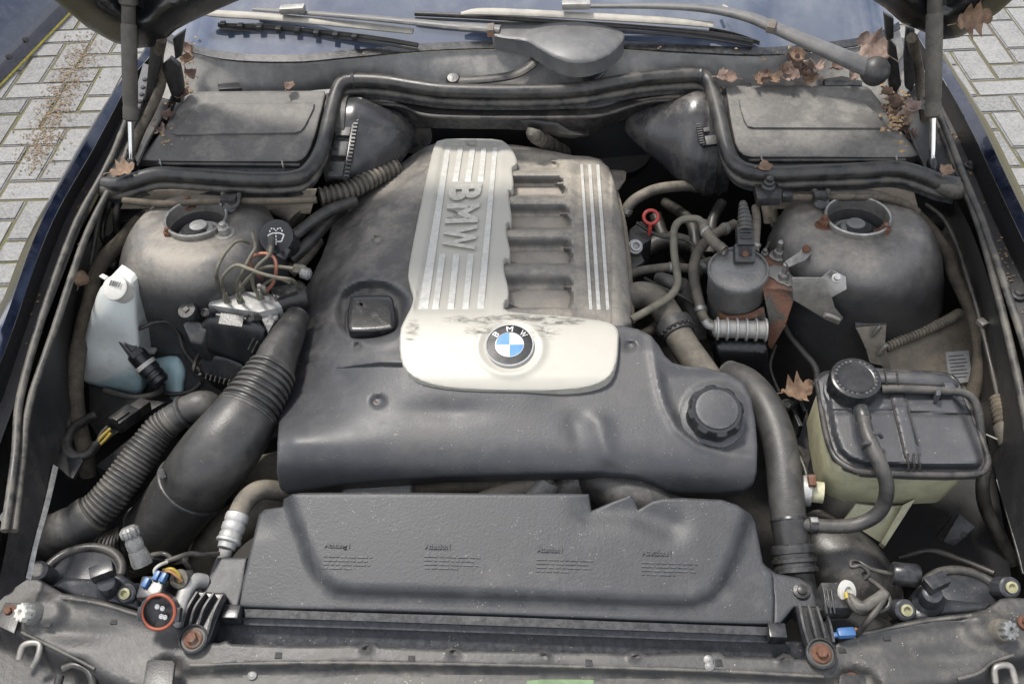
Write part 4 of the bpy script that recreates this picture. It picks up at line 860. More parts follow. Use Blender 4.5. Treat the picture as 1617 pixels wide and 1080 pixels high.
for ch, v0, v1 in (('B', 290, 315), ('M', 320, 351), ('W', 355, 394)):
    def fm(x, y_, h, v0=v0, v1=v1):
        V = v0+(v1-v0)*x; l = np.interp(V, [290, 394], [710, 697]); r = np.interp(V, [290, 394], [761, 750]); U = l+(r-l)*y_; V = V+(1-y_)*0+2.0*(1-y_)
        return PV(U, V, zs(U, V)+.0052*h-.0012)
    text_on('letter', ch, fm, M['plate'], pl, .05, .035)
# emblem
A_, B_, C_ = P(805, 547, .8445), P(830, 547, .8445), P(805, 520, .8465); nE = np.cross(B_-A_, C_-A_); nE /= np.linalg.norm(nE); nE = plane((700, 512, .838), (900, 512, .838), (800, 600, .8175))[1]; nE = nE*np.sign(nE[2])
k_ = px2m(805, 547, .842); RE = 38.5*k_; oE = np.array(P(805, 547, float(zp1(np.array([805.]), np.array([547.]))[0])))+nE*.0022
em = lathe('emblem', [(RE, -.004), (RE, .0015), (RE*.985, .0026), (RE*.95, .0026), (RE*.94, .0018), (RE*.5, .0022), (.0005, .0024)], oE, nE, M['emblemblack'], ec, seg=48)
lathe('emblem_rim', [(RE*1.01, -.002), (RE*1.01, .0024), (RE*.985, .0034), (RE*.955, .0030), (RE*.95, .0018)], oE, nE, M['letters'], em, seg=48, ring=True)
e1 = np.array([1, .03, 0.0]); e1 -= nE*(e1@nE); e1 /= np.linalg.norm(e1); e2 = np.cross(nE, e1)
for q in range(4):
    vs = [oE+nE*.0032]; a = np.linspace(q*math.pi/2, (q+1)*math.pi/2, 11); vs += [oE+nE*.0030+RE*.575*(math.cos(x)*e1+math.sin(x)*e2) for x in a]; vs += [oE+nE*.001+RE*.585*(math.cos(x)*e1+math.sin(x)*e2) for x in a]
    fs = [(0, i, i+1) for i in range(1, 11)]+[(i, i+11, i+12, i+1) for i in range(1, 11)]
    mesh('emblem_quadrant', vs, fs, M['emblemwhite'] if q in (0, 2) else M['emblemblue'], em, 40)
lathe('emblem_inner_rim', [(RE*.60, .001), (RE*.60, .0032), (RE*.575, .0034), (RE*.57, .001)], oE, nE, M['letters'], em, seg=40, ring=True)
for ch, ang, wd in (('B', 138, .26), ('M', 90, .34), ('W', 42, .36)):
    an = rad(ang)
    def fm(x, y_, h, an=an, wd=wd):
        th = an-(x-.5)*wd; r = RE*(.645+.25*y_); return oE+nE*(.0022+.0007*h)[:, None]+(r*np.cos(th))[:, None]*e1+(r*np.sin(th))[:, None]*e2
    text_on('emblem_letter', ch, fm, M['letters'], em, .05, .0)
# screws in the shells
for u, v, z, mt in ((596, 381, .806, M['steel']), (564, 547, .800, M['steel']), (597, 635, .788, M['rust']), (995, 547, .806, M['steel'])):
    s = lathe('cover_screw', [(.0085, 0), (.0085, .003), (.007, .004), (.006, .004), (.0055, .002), (.001, .002)], P(u, v, z-.006), (0, -.1, 1), M['rubber'], ec, seg=18)
    hexnut('screw_head', P(u, v, z-.0045), (0, -.1, 1), .0042, .0025, mt, s)
# square cap in its round recess
sq = T('square_cap', 'square black cap in the round recess of the engine cover', 'cap')
def scz(U, V): return .819-(V-500)*.00012+0*U
relief('cap_top', smooth_poly([(553, 470), (560, 467), (612, 466), (620, 470), (624, 490), (625, 515), (618, 522), (560, 526), (549, 522), (548, 500)], 1), scz, M['blackclean'], sq, step=6, edge=9, drop=.006, skirt=(0, 0, -.022))
relief('cap_foot', smooth_poly([(545, 478), (625, 474), (630, 516), (615, 530), (560, 534), (543, 526)], 2), lambda U, V: .790+0*U, M['black'], sq, step=10, edge=5, drop=.003, skirt=(0, 0, -.012))
# oil filler cap
oc = T('oil_cap', 'round black knurled oil filler cap on the right front of the cover', 'oil cap')
axc = np.array([.05, -.32, 1.0]); c0_ = np.array(P(1127, 656, .790)); k = px2m(1127, 650, .80)
lathe('cap_body', [(.037, -.012), (.0385, .002), (.0385, .014), (.0375, .019), (.034, .0225), (.030, .0225), (.024, .0215), (.001, .0215)], c0_, axc, M['blackclean'], oc, seg=96, teeth=(8, .0014, 1, 3))
lathe('cap_disc', [(.030, .021), (.029, .0245), (.024, .0255), (.001, .0255)], c0_, axc, M['cover'], oc, seg=48)
lathe('filler_collar', [(.046, -.014), (.046, -.006), (.041, -.003)], c0_, axc, M['cover'], oc, seg=40)
# black steel tab behind the rib section
bt = pprism('steel_tab', [(962, 268), (985, 269), (989, 272), (988, 284), (977, 300), (968, 302), (966, 280)], .80, .003, M['black'], None, .0008); tag(bt, 'small black steel tab behind the upper right edge of the cover', 'bracket')
# light foam edge along the right flank
fe = loft('cover_flange', [[(966, 288, .80), (985, 360, .795), (993, 430, .79), (998, 505, .785)], [(972, 285, .785), (990, 358, .78), (998, 430, .775), (1003, 510, .77)]], M['tan'], ec, n=20, thick=.003)
# engine metal in the gap below the cover
eg = T('engine', 'greasy engine castings showing between cover and radiator shroud', 'engine')
relief('front_casting', [(540, 775), (550, 762), (590, 752), (640, 752), (652, 760), (650, 790), (545, 792)], lambda U, V: .690-.0003*(V-770), M['cast'], eg, step=7, edge=8, drop=.006, skirt=(0, 0, -.06))
for nm, pts, r, mt in (('oil_pipe', [(650, 770, .66), (690, 768, .665), (740, 764, .67), (800, 766, .67)], .013, M['hose_dusty']), ('alloy_pipe', [(762, 790, .66), (800, 775, .672), (840, 762, .68), (870, 752, .69)], .014, M['slot']), ('alternator_boss', [(838, 795, .655), (856, 775, .672), (866, 757, .685)], .020, M['alloy']), ('pulley_hub', [(880, 780, .65), (905, 765, .67), (930, 752, .68)], .022, M['cast']), ('dark_pipe', [(680, 800, .60), (720, 790, .62), (760, 800, .60)], .03, M['hose'])):
    tube(nm, pts, r, mt, eg, n=16, seg=14)
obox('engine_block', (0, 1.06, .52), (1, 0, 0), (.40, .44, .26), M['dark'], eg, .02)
tp = T('turbo_pipe', 'smooth dark boost pipe bulging from under the cover above the shroud notch', 'pipe')
tube('pipe_wall', [(930, 742, .675), (965, 765, .690), (1005, 785, .690), (1050, 805, .67), (1085, 830, .64)], [.034, .036, .036, .034, .032], M['duct'], tp, n=30, seg=24)
# ------------------------------------------------------------------ left bay
wt = T('washer_tank', 'milky white washer tank with blue fluid beside the left strut tower', 'washer tank')
wtp = [plane((185, 445, .835), (128, 590, .655), (222, 600, .640))]
def wts(U, V):
    W = hits(wtp, U, V); d = np.minimum(segdist(U, V, wt_px), 40)/40; dr = dirs(U, V)
    k = .022*np.sqrt(np.clip(1-(1-d)**2, 0, 1))-.010*np.exp(-(((U-176)/26)**2+((V-545)/22)**2))+.006*np.exp(-(((U-165)/30)**2+((V-500)/30)**2))
    return W-dr*k[:, None]
wt_px = smooth_poly([(163, 449), (172, 440), (203, 438), (215, 447), (217, 470), (218, 503), (222, 537), (223, 560), (226, 590), (229, 612), (222, 623), (212, 625), (187, 618), (143, 608), (128, 598), (123, 583), (128, 560), (137, 520), (147, 483), (156, 458)], 1)
relief('tank_body', wt_px, wts, M['washer'], wt, step=6, edge=7, drop=.010, skirt=(0, .07, -.02))
lb_px = smooth_poly([(222, 572), (240, 567), (277, 557), (290, 567), (297, 590), (291, 610), (293, 633), (270, 634), (262, 618), (240, 612), (228, 600)], 1)
lbp = [plane((280, 560, .655), (290, 630, .60), (230, 600, .62))]
relief('tank_lobe', lb_px, lambda U, V: hits(lbp, U, V)-dirs(U, V)*(.02*np.sqrt(np.clip(1-(1-np.minimum(segdist(U, V, lb_px), 24)/24)**2, 0, 1)))[:, None], M['washer'], wt, step=6, edge=6, drop=.008, skirt=(0, .05, -.03))
cN = np.array([-.05, -.55, .83]); cC = P(185, 456, .842)
lathe('neck', [(.0185, -.022), (.0185, 0), (.017, .003)], cC, cN, M['offwhite'], wt, seg=28)
cp = lathe('tank_cap', [(.0195, 0), (.0205, .002), (.0200, .006), (.0175, .0075), (.001, .008)], cC+cN*.002, cN, M['offwhite'], wt, seg=32)
obox('cap_tab', cC+np.array([-.022, .014, .012]), (1, -.6, 0), (.014, .008, .003), M['offwhite'], cp, .001)
for i in range(5): obox('cap_print', cC+cN*.0105+np.array([-.006+.004*i, .006-.0012*i, .004]), (.3, .8, .5), (.009, .0018, .0006), M['ink'], cp, 0, ref=cN)
wpm = T('washer_pump', 'black washer pump plugged into the washer tank', 'washer pump')
a, b = np.array(P(212, 556, .700)), np.array(P(256, 606, .655)); d = b-a; L_ = np.linalg.norm(d)
lathe('pump_body', [(.013, 0), (.016, .004), (.0165, L_*.45), (.0175, L_*.47), (.0175, L_*.62), (.0155, L_*.64), (.0155, L_*.70), (.0170, L_*.72), (.0170, L_*.78), (.0155, L_*.80), (.0165, L_*.86), (.0165, L_*.92), (.012, L_)], a, d, M['blackclean'], wpm, seg=28)
cb = obox('connector', P(205, 548, .712), d, (.040, .022, .022), M['blackclean'], wpm, .002); obox('connector_latch', P(203, 541, .725), d, (.030, .012, .006), M['black'], cb, .001)
lathe('pump_clip', [(.0178, L_*.36), (.0186, L_*.37), (.0186, L_*.46), (.0178, L_*.47)], a, d, M['offwhite'], wpm, seg=28)
obox('white_tab', P(239, 554, .665), (1, -.2, .2), (.016, .012, .006), M['offwhite'], wpm, .001)
tube('pump_wire', [(196, 535, .725), (203, 526, .735), (225, 517, .745), (245, 509, .745), (268, 510, .735), (283, 530, .71), (290, 552, .69), (305, 572, .67), (318, 588, .66)], .0036, M['wire'], wpm, n=50, seg=8)
tube('feed_hose', [(256, 606, .650), (254, 616, .64), (240, 624, .632), (215, 628, .628), (190, 624, .63), (165, 616, .63)], .0058, M['hose'], wpm, n=40, seg=10)
# filler cap with the washer pictogram
fc = T('washer_filler', 'round black washer filler cap printed with a white wiper pictogram', 'cap')
fN = np.array([.02, -.62, .78]); fN /= np.linalg.norm(fN); fC = np.array(P(437, 374, .850))
disc = lathe('cap_disc', [(.024, -.008), (.0285, -.004), (.0290, 0), (.0275, .003), (.025, .0035), (.001, .0035)], fC, fN, M['blackclean'], fc, seg=40)
lathe('filler_neck', [(.021, -.07), (.021, -.008)], fC, fN, M['black'], fc, seg=24)
obox('cap_lip', P(446, 398, .834), (1, -.6, -.1), (.026, .020, .006), M['blackclean'], fc, .003, ref=fN)
fx = np.array([1, .05, 0.0]); fx -= fN*(fx@fN); fx /= np.linalg.norm(fx); fy = np.cross(fN, fx)
def ic(x, y_): return fC+fN*.0042+fx*x*.001+fy*y_*.001
def icl(pts): tube('pictogram_line', [ic(*q) for q in pts], .0011, M['whiteink'], disc, world=True, n=max(2, len(pts)*3), seg=6)
icl([(-13, 2), (-9, -9)]); icl([(13, 2), (9, -9)]); icl([(-9, -9), (9, -9)]); icl([(-13, 2), (-7, 4.5), (-1.5, 5.4)]); icl([(1.5, 5.4), (7, 4.5), (13, 2)])
for y0, y1 in ((-14, -11), (-7, -4), (-2, 1), (3, 6), (8, 10)): icl([(0, y0), (0, y1)])
for s in (-1, 1): icl([(s*2, 11), (s*4, 13)]); icl([(s*6, 13.5), (s*8.5, 12)]); icl([(s*9.8, 10), (s*10.2, 7)])
# ABS unit with brake pipes
ab = T('abs_unit', 'black and silver brake control unit feeding thin bent pipes', 'brake unit')
pprism('valve_block', [(349, 455), (431, 465), (445, 484), (409, 493), (328, 481)], .792, .055, M['alloy'], ab, .0015)
pprism('valve_block_flank', [(431, 466), (446, 485), (424, 524), (409, 496)], .780, .05, M['cast'], ab, .001)
mt_ = lathe('pump_motor', [(.024, 0), (.026, .01), (.026, .05), (.022, .055)], P(432, 480, .775), (.75, .45, -.1), M['black'], ab, seg=24)
cvp = [(338, 492), (404, 501), (420, 520), (420, 536), (392, 578), (322, 552), (313, 520), (318, 510)]
cvpl = [plane((338, 492, .785), (404, 501, .785), (370, 520, .775)), plane((318, 515, .765), (418, 530, .765), (365, 570, .715))]
relief('control_cover', cvp, lambda U, V: hits(cvpl, U, V, .004), M['blackclean'], ab, step=6, edge=6, drop=.006, skirt=(0, .03, -.04))
loft('cover_panel', [[(349, 494, .792), (385, 499, .792)], [(345, 511, .786), (382, 516, .786)]], M['blackclean'], ab, n=4, thick=.002)
for u, v in ((326, 494), (397, 503)): lathe('cover_bolt', [(.0075, -.02), (.0075, .004), (.0055, .006), (.004, .003), (.001, .003)], P(u, v, .792), (-.2, -.6, .6), M['black'], ab, seg=14)
for u0 in (402, 408, 414): tube('cover_rib', [(u0-1, 534+(u0-402)*.8, .765), (u0-10, 552+(u0-402)*.8, .748)], .0012, M['hose'], ab, n=3, seg=6)
obox('motor_plug', P(452, 465, .79), (.8, .5, 0), (.035, .022, .020), M['black'], ab, .002)
for u, v in ((436, 490), (428, 500), (436, 503), (422, 508)): lathe('port_plug', [(.0035, -.004), (.0035, .002), (.002, .0025)], P(u, v, .779), (.8, -.3, .4), M['alloy'], ab, seg=10)
pipes0 = [([(346, 461, .795), (342, 433, .83), (350, 408, .85), (367, 386, .858), (380, 380, .858), (394, 384, .845)], 'pipe'), ([(358, 474, .795), (351, 452, .82), (353, 436, .838), (372, 419, .855), (394, 425, .855), (412, 432, .85), (436, 438, .842), (460, 442, .83), (470, 450, .80)], 'pipe'),
         ([(379, 474, .795), (374, 455, .815), (380, 436, .835), (394, 408, .855), (403, 392, .86), (401, 378, .855), (398, 366, .84)], 'pipe'), ([(411, 469, .795), (401, 455, .812), (399, 436, .832), (408, 419, .848), (424, 404, .855), (428, 390, .852)], 'pipe'),
         ([(380, 455, .80), (392, 440, .815), (411, 425, .83), (433, 421, .835), (464, 424, .835)], 'pipe'), ([(419, 461, .795), (431, 448, .81), (436, 430, .83), (434, 410, .845), (422, 401, .85), (406, 402, .85), (394, 412, .84), (404, 430, .82), (414, 440, .80)], 'copper'),
         ([(412, 460, .795), (420, 448, .805), (440, 440, .815), (458, 447, .81)], 'pipe')]
pipes = [([(u, v, z+.035*float(sst(.795, .84, z))) for u, v, z in q], m_) for q, m_ in pipes0]
labs = ['thin olive brake pipe curving up from the outer corner port', 'thin olive brake pipe with the longest sweep toward the engine', 'thin olive brake pipe rising from the middle port, tallest bend', 'thin olive brake pipe ending in a black sleeve', 'thin olive brake pipe running level to a hose fitting', 'copper coloured brake pipe looping behind the others', 'short olive brake pipe low behind the silver block']
for (pts, m_), lb in zip(pipes, labs):
    t = T('brake_pipe', lb, 'brake pipe', 'brake pipes on the brake control unit')
    tube('pipe_run', pts, .0029, M[m_], t, n=50, seg=8)
    c = np.array(P(*pts[0])); hexnut('pipe_nut', c-np.array([0, 0, .006]), (0, 0, 1), .0062, .012, M['pipe'], t); lathe('nut_collar', [(.0046, 0), (.0046, .006), (.0034, .009)], c+np.array([0, 0, .005]), (0, 0, 1), M['steel'], t, seg=12)
    if 'sleeve' in lb: tube('sleeve', [(425, 402, .855), (428, 388, .853), (429, 376, .850)], .0062, M['hose'], t, n=8, seg=12)
    if 'level' in lb: hexnut('hose_fitting', P(464, 424, .833), (1, -.1, -.1), .008, .02, M['pipe'], t); lathe('fitting_end', [(.009, 0), (.010, .012), (.006, .016)], P(476, 430, .83), (1, -.2, -.2), M['cast'], t, seg=12)
# round capped sensor beside the ABS unit
sn = T('capped_valve', 'dusty grey capped valve body leaning beside the brake unit', 'valve')
aN = np.array([-.1, -.35, .9]); lathe('valve_cap', [(.0145, 0), (.0155, .004), (.0155, .010), (.014, .0125), (.001, .013)], P(300, 494, .778), aN, M['hose'], sn, seg=28)
hexnut('cap_key', np.array(P(300, 494, .778))+aN*.013, aN, .006, .003, M['hose_dusty'], sn, seg=4)
lathe('valve_ring', [(.0135, -.010), (.0135, 0)], P(300, 494, .778), aN, M['blackclean'], sn, seg=28)
prism('valve_body', [P(287, 510, .768), P(300, 505, .770), P(316, 508, .768), P(326, 520, .762), P(318, 545, .74), P(300, 540, .745)], (.012, .0, -.06), M['hose'], sn, .004)
tube('valve_bracket', [(318, 480, .765), (330, 470, .765), (338, 468, .765), (340, 478, .762)], .002, M['steel'], sn, n=16, seg=6)
tube('valve_wire', [(318, 555, .71), (310, 570, .69), (306, 585, .68), (312, 592, .67), (322, 590, .67)], .0035, M['wire'], sn, n=24, seg=8)
# ribbed relay box
rbx = T('relay_box', 'low black ribbed box under the brake control unit', 'relay box')
rbp = [plane((318, 570, .70), (388, 578, .70), (345, 562, .71)), plane((322, 590, .69), (372, 602, .69), (345, 600, .675))]
relief('box_shell', smooth_poly([(314, 570), (333, 559), (362, 564), (390, 577), (384, 592), (368, 607), (345, 602), (322, 596), (314, 585)], 1), lambda U, V: hits(rbp, U, V, .003), M['blackclean'], rbx, step=6, edge=5, drop=.004, skirt=(0, .02, -.05))
for i in range(6): tube('box_rib', [(326+i*7.4, 590+i*2.0, .6915), (325+i*7.0, 598+i*2.0, .684)], .0016, M['hose'], rbx, n=3, seg=6)
# wiring looms along the left wing
l1 = T('wiring_loom', 'thick cloth taped wiring loom running along the left inner wing', 'wiring loom')
tube('loom_run', [(236, 340, .80), (215, 356, .80), (192, 382, .79), (168, 405, .785), (150, 436, .77), (141, 475, .75), (130, 520, .73), (121, 570, .71), (119, 620, .69), (124, 665, .67), (134, 710, .64), (140, 750, .60)], [.014, .014, .0135, .014, .013, .0125, .013, .014, .013, .0125, .013, .013], M['loom'], l1, n=90, seg=14)
tube('convoluted_sleeve', [(242, 334, .803), (232, 343, .801), (222, 351, .80)], .0155, M['wire'], l1, n=30, seg=14, ribs=(9, .0012))
l2 = T('cable_bundle', 'black cables dropping beside the left end of the bulkhead seal', 'cable bundle')
for pts, r in (([(178, 305, .84), (172, 325, .82), (164, 350, .79), (162, 375, .77), (170, 390, .75)], .005), ([(188, 310, .84), (184, 335, .82), (184, 360, .79), (190, 375, .77)], .006), ([(168, 310, .84), (155, 350, .82), (146, 400, .79), (140, 440, .77)], .004)):
    tube('cable', pts, r, M['wire'], l2, n=30, seg=8)
obox('cable_clip', P(178, 380, .77), (1, .3, 0), (.022, .016, .014), M['blackclean'], l2, .002)
lathe('clip_stud', [(.006, 0), (.010, .006), (.006, .016)], P(182, 418, .76), (-.5, -.5, .6), M['blackclean'], l2, seg=12)
# fuse box cover and connector with yellow wires
fb = pprism('fuse_box', [(150, 735), (255, 652), (272, 668), (186, 752)], .620, .07, M['innerwall'], None, .003); tag(fb, 'flat black box under the corrugated hose on the left', 'fuse box')
pt = pprism('splash_plate', [(140, 606), (205, 628), (262, 634), (225, 655), (160, 700), (142, 668)], .630, .004, M['black'], None, .001); tag(pt, 'dark flat splash plate below the washer tank', 'plate')
fbp = pprism('mounting_plate', [(77, 724), (92, 692), (102, 690), (131, 727), (115, 755), (108, 752)], .700, .006, M['blackclean'], None, .001); tag(fbp, 'small black mounting plate under the looped wires on the left wing', 'plate')
cn = T('wire_connector', 'black two part plug with yellow wires below the washer tank', 'connector')
a, b = np.array(P(231, 637, .675)), np.array(P(174, 677, .690)); d = b-a
cbd = obox('plug_body', a+d*.60, d, (np.linalg.norm(d)*.55, .026, .022), M['blackclean'], cn, .002); obox('plug_latch', a+d*.62+np.array([0, -.004, .013]), d, (.026, .012, .005), M['black'], cbd, .001)
obox('socket_body', a+d*.17, d, (np.linalg.norm(d)*.36, .021, .018), M['black'], cn, .002)
tube('plug_wire', [b, P(160, 690, .69), P(150, 704, .685)], .0028, M['yellow'], cn, world=True, n=14, seg=8)
tube('plug_wire', [b+np.array([.004, -.008, 0]), P(166, 694, .685), P(154, 706, .683)], .0026, M['yellow'], cn, world=True, n=14, seg=8)
tube('plug_wire', [b+np.array([-.006, .004, 0]), P(160, 684, .69), P(152, 700, .688)], .0028, M['wire'], cn, world=True, n=14, seg=8)
tube('wire_sleeve', [(152, 702, .686), (140, 716, .69), (122, 721, .695), (108, 712, .70), (106, 694, .70), (116, 676, .69), (134, 664, .68), (148, 656, .675)], .0075, M['wire'], cn, n=40, seg=12)
# corrugated hose
ch = T('corrugated_hose', 'black corrugated hose running down beside the intake duct', 'hose')
tube('hose_elbow', [(336, 648, .735), (322, 641, .752), (304, 644, .752), (286, 653, .745), (268, 665, .738)], [.024, .0235, .022, .0215, .022], M['hose'], ch, n=24, seg=22)
tube('hose_ribs', [(274, 661, .740), (252, 679, .730), (232, 705, .720), (210, 735, .708), (186, 768, .695), (160, 798, .682), (140, 815, .675)], [.0215, .0235, .0245, .025, .0255, .0255, .026], M['hose'], ch, seg=24, ribs=(27, .0013))
tube('hose_cuff', [(146, 811, .677), (120, 830, .668), (96, 842, .655), (74, 852, .63), (60, 862, .59)], [.0295, .031, .0325, .033, .033], M['hose'], ch, seg=24, ribs=(5, .0008))
lathe('hose_ring', [(.024, -.004), (.0265, -.002), (.0265, .002), (.024, .004)], P(292, 651, .746), P(286, 653, .745)-np.array(P(304, 644, .752)), M['rubber'], ch, seg=28)
# intake duct
ind_ = T('intake_duct', 'big black air intake duct with bellows leading from the engine cover', 'intake duct')
tube('duct_neck', [(470, 500, .770), (455, 530, .775), (440, 560, .772), (428, 590, .768)], [.020, .026, .031, .034], M['duct'], ind_, n=20, seg=30)
tube('duct_bellows', [(431, 584, .769), (412, 616, .764), (388, 656, .756)], [.036, .041, .047], M['rubber'], ind_, seg=34, ribs=(8, .0022))
tube('duct_elbow', [(392, 650, .757), (372, 680, .750), (345, 715, .735), (318, 748, .708), (300, 772, .672)], [.047, .0515, .0545, .0535, .052], M['duct'], ind_, n=30, seg=36)
a, b = np.array(P(308, 762, .688)), np.array(P(240, 850, .590)); d = b-a
lathe('duct_rim', [(.053, -.004), (.0555, -.002), (.0555, .002), (.053, .004)], a+d*.06, d, M['duct'], ind_, seg=44)
lathe('duct_cylinder', [(.0505, 0), (.0520, .01), (.0520, np.linalg.norm(d)*.86), (.0545, np.linalg.norm(d)*.87), (.0545, np.linalg.norm(d)*.93), (.053, np.linalg.norm(d))], a, d, M['duct'], ind_, seg=44)
tube('lower_bellows', [b, P(205, 870, .54), P(150, 880, .50)], .042, M['wire'], ind_, world=True, seg=24, ribs=(11, .002))
obox('rim_tab', P(256, 748, .742), (.3, -.5, -.4), (.014, .008, .006), M['duct'], ind_, .001)
# air conditioning pipe and the radiator hose behind it
ac = T('coolant_line', 'black hose with silver crimp fitting beside the radiator shroud', 'pipe')
tube('line_hose', [(470, 782, .665), (440, 775, .69), (410, 774, .71), (388, 790, .715), (376, 812, .712)], .0145, M['hose_dusty'], ac, n=30, seg=16)
a, b = np.array(P(376, 812, .712)), np.array(P(357, 866, .700)); d = b-a; L_ = np.linalg.norm(d)
lathe('crimp_fitting', [(.0155, 0), (.0165, .003), (.0165, L_*.2), (.0145, L_*.26), (.0165, L_*.32), (.0165, L_*.48), (.0145, L_*.54), (.016, L_*.6), (.016, L_*.72), (.0175, L_*.75), (.0175, L_*.82), (.013, L_*.86), (.012, L_)], a, d, M['alloy'], ac, seg=22)
tube('line_pipe', [b, P(354, 880, .69), P(350, 900, .66)], .009, M['alloy'], ac, world=True, n=8, seg=12)
rh = tag(tube('radiator_hose', [(470, 770, .60), (420, 800, .60), (370, 830, .585), (335, 870, .55), (330, 910, .50)], .032, M['hose_dusty'], None, n=30, seg=22), 'fat brown dusted hose in the gap beside the intake duct', 'hose')
tag(tube('bypass_hose', [(470, 735, .62), (430, 745, .62), (395, 755, .60), (360, 790, .56)], .03, M['hose_dusty'], None, n=24, seg=20), 'short brown dusted hose end behind the intake duct', 'hose')
# dusty pipes behind the cover on the left
for i, (nm, pts, r, m_, lb) in enumerate((('heater_hose', [(380, 312, .83), (400, 325, .82), (395, 345, .80), (385, 360, .78)], .014, 'hose_dusty', 'dusty tan hose stub behind the left strut tower'), ('vent_hose', [(455, 380, .80), (490, 352, .81), (520, 332, .815), (560, 318, .80)], .010, 'hose', 'black hose slanting up behind the engine cover'), ('dark_hose', [(458, 410, .77), (490, 380, .78), (520, 345, .785), (540, 330, .78)], .012, 'wire', 'dark hose hugging the left rear edge of the engine cover'), ('drain_pipe', [(455, 430, .74), (480, 405, .75), (500, 380, .75)], .014, 'hose_dusty', 'dusty short pipe between filler cap and engine cover'), ('bulkhead_block', [(430, 318, .82), (455, 330, .81), (470, 345, .80)], .022, 'hose_dusty', 'dusty rounded block behind the washer filler cap'))):
    tag(tube(nm, pts, r, M[m_], None, n=20, seg=14), lb, 'hose' if 'block' not in nm else 'block')
cc_ = T('loom_clip', 'black loom clip hanging over the left strut tower', 'clip'); obox('clip_body', P(363, 318, .872), (1, 0, 0), (.026, .018, .02), M['black'], cc_, .003); tube('clip_hook', [(352, 305, .88), (358, 322, .872), (368, 328, .868), (376, 320, .872), (378, 306, .88)], .0045, M['wire'], cc_, n=20, seg=8)
lathe('clip_button', [(.010, -.004), (.012, .002), (.007, .005)], P(364, 326, .868), (0, -.5, .9), M['blackclean'], cc_, seg=16)
# ------------------------------------------------------------------ right bay
def hose1(nm, lb, cat, pts, r, m_, n=40, seg=14, clamps=()):
    t = T(nm, lb, cat); tube('hose_wall', pts, r, M[m_], t, n=n, seg=seg)
    W = pxpath(pts, 60); rr = np.max(r)
    for s in clamps:
        i = int(s*58); lathe('hose_clamp', [(rr*1.05, -.004), (rr*1.18, -.0035), (rr*1.18, .0035), (rr*1.05, .004)], W[i], W[i+1]-W[i], M['steel'], t, seg=22)
    return t
hose1('breather_hose', 'dusty curved hose with a clamp behind the red ring handle', 'hose', [(986, 340, .76), (993, 325, .775), (1008, 312, .785), (1037, 299, .79), (1078, 294, .785), (1110, 296, .77)], .0098, 'hose_dusty', clamps=(.06,))
dp = T('dipstick_handle', 'red plastic ring handle of the oil dipstick', 'dipstick')
cR = np.array(P(1028, 343, .80)); nR = np.array([.15, -.62, .75]); nR /= np.linalg.norm(nR); q1 = np.cross(nR, (0, 0, 1)); q1 /= np.linalg.norm(q1); q2 = np.cross(nR, q1)
an = np.linspace(0, 2*math.pi, 30); tube('ring', [cR+.0125*(math.cos(x)*q1+math.sin(x)*q2*.92) for x in an], .0032, M['red'], dp, world=True, n=60, seg=10)
tube('stem', [(1027, 354, .795), (1026, 366, .78), (1024, 380, .76)], .0035, M['red'], dp, n=8, seg=8)
pb = T('sensor_plug', 'black sensor plug with bright fitting below the red ring', 'sensor')
pprism('plug_body', [(994, 362), (1012, 348), (1030, 365), (1028, 378), (1006, 392), (992, 382)], .775, .05, M['black'], pb, .003)
lathe('bright_fitting', [(.010, -.02), (.010, -.006), (.0125, -.005), (.0125, .003), (.009, .004), (.009, .010), (.006, .010), (.0055, .004), (.001, .004)], P(1003, 390, .775), (.1, -.6, .8), M['alloy'], pb, seg=20)
pprism('plug_bracket', [(988, 405), (1010, 395), (1018, 412), (996, 428)], .762, .03, M['hose'], pb, .002)
hp_ = T('steel_line', 'thin olive fuel line bent over the hoses beside the fuel filter', 'pipe')
tube('line_run', [(996, 505, .80), (1030, 486, .80), (1058, 468, .802), (1070, 447, .808), (1067, 419, .818), (1064, 391, .828), (1065, 362, .835), (1076, 348, .838), (1100, 346, .838), (1112, 355, .838)], .0062, M['pipe'], hp_, n=70, seg=12)
tube('line_hose', [(1110, 353, .838), (1116, 368, .838), (1129, 384, .838), (1144, 396, .836)], .0090, M['hose_dusty'], hp_, n=20, seg=14)
lathe('line_clip', [(.0095, -.003), (.0108, 0), (.0095, .003)], P(1115, 366, .838), (.4, -.6, 0), M['steel'], hp_, seg=18)
hose1('fuel_hose', 'grey fuel hose arching from the filter plug down to the finned cooler', 'hose', [(1160, 354, .80), (1130, 370, .805), (1106, 392, .80), (1096, 419, .79), (1097, 447, .775), (1104, 479, .762), (1112, 505, .752), (1130, 515, .752)], [.0085, .0088, .009, .009, .009, .009, .0085, .006], 'hose_dusty', clamps=(.12, .86))
hose1('return_hose', 'thin level grey hose behind the olive fuel line', 'hose', [(990, 435, .76), (1016, 427, .765), (1059, 422, .765), (1090, 424, .76)], .0075, 'hose_dusty', clamps=(.72,))
hose1('stub_hose', 'short stub hose ending beside the fuel filter', 'hose', [(1098, 432, .76), (1110, 420, .765), (1124, 415, .765)], .011, 'hose_dusty', clamps=(.4,))
bh = T('thermostat_hose', 'thick dusty coolant hose with a bolted collar behind the front cover', 'hose')
tube('hose_wall', [(985, 470, .775), (1018, 466, .778), (1042, 480, .775), (1060, 508, .768), (1080, 545, .758), (1112, 592, .742), (1135, 630, .72)], [.021, .0215, .022, .0225, .0225, .0235, .024], M['hose_dusty'], bh, n=50, seg=24)
Wb = pxpath([(985, 470, .775), (1018, 466, .778), (1042, 480, .775), (1060, 508, .768), (1080, 545, .758)], 60)
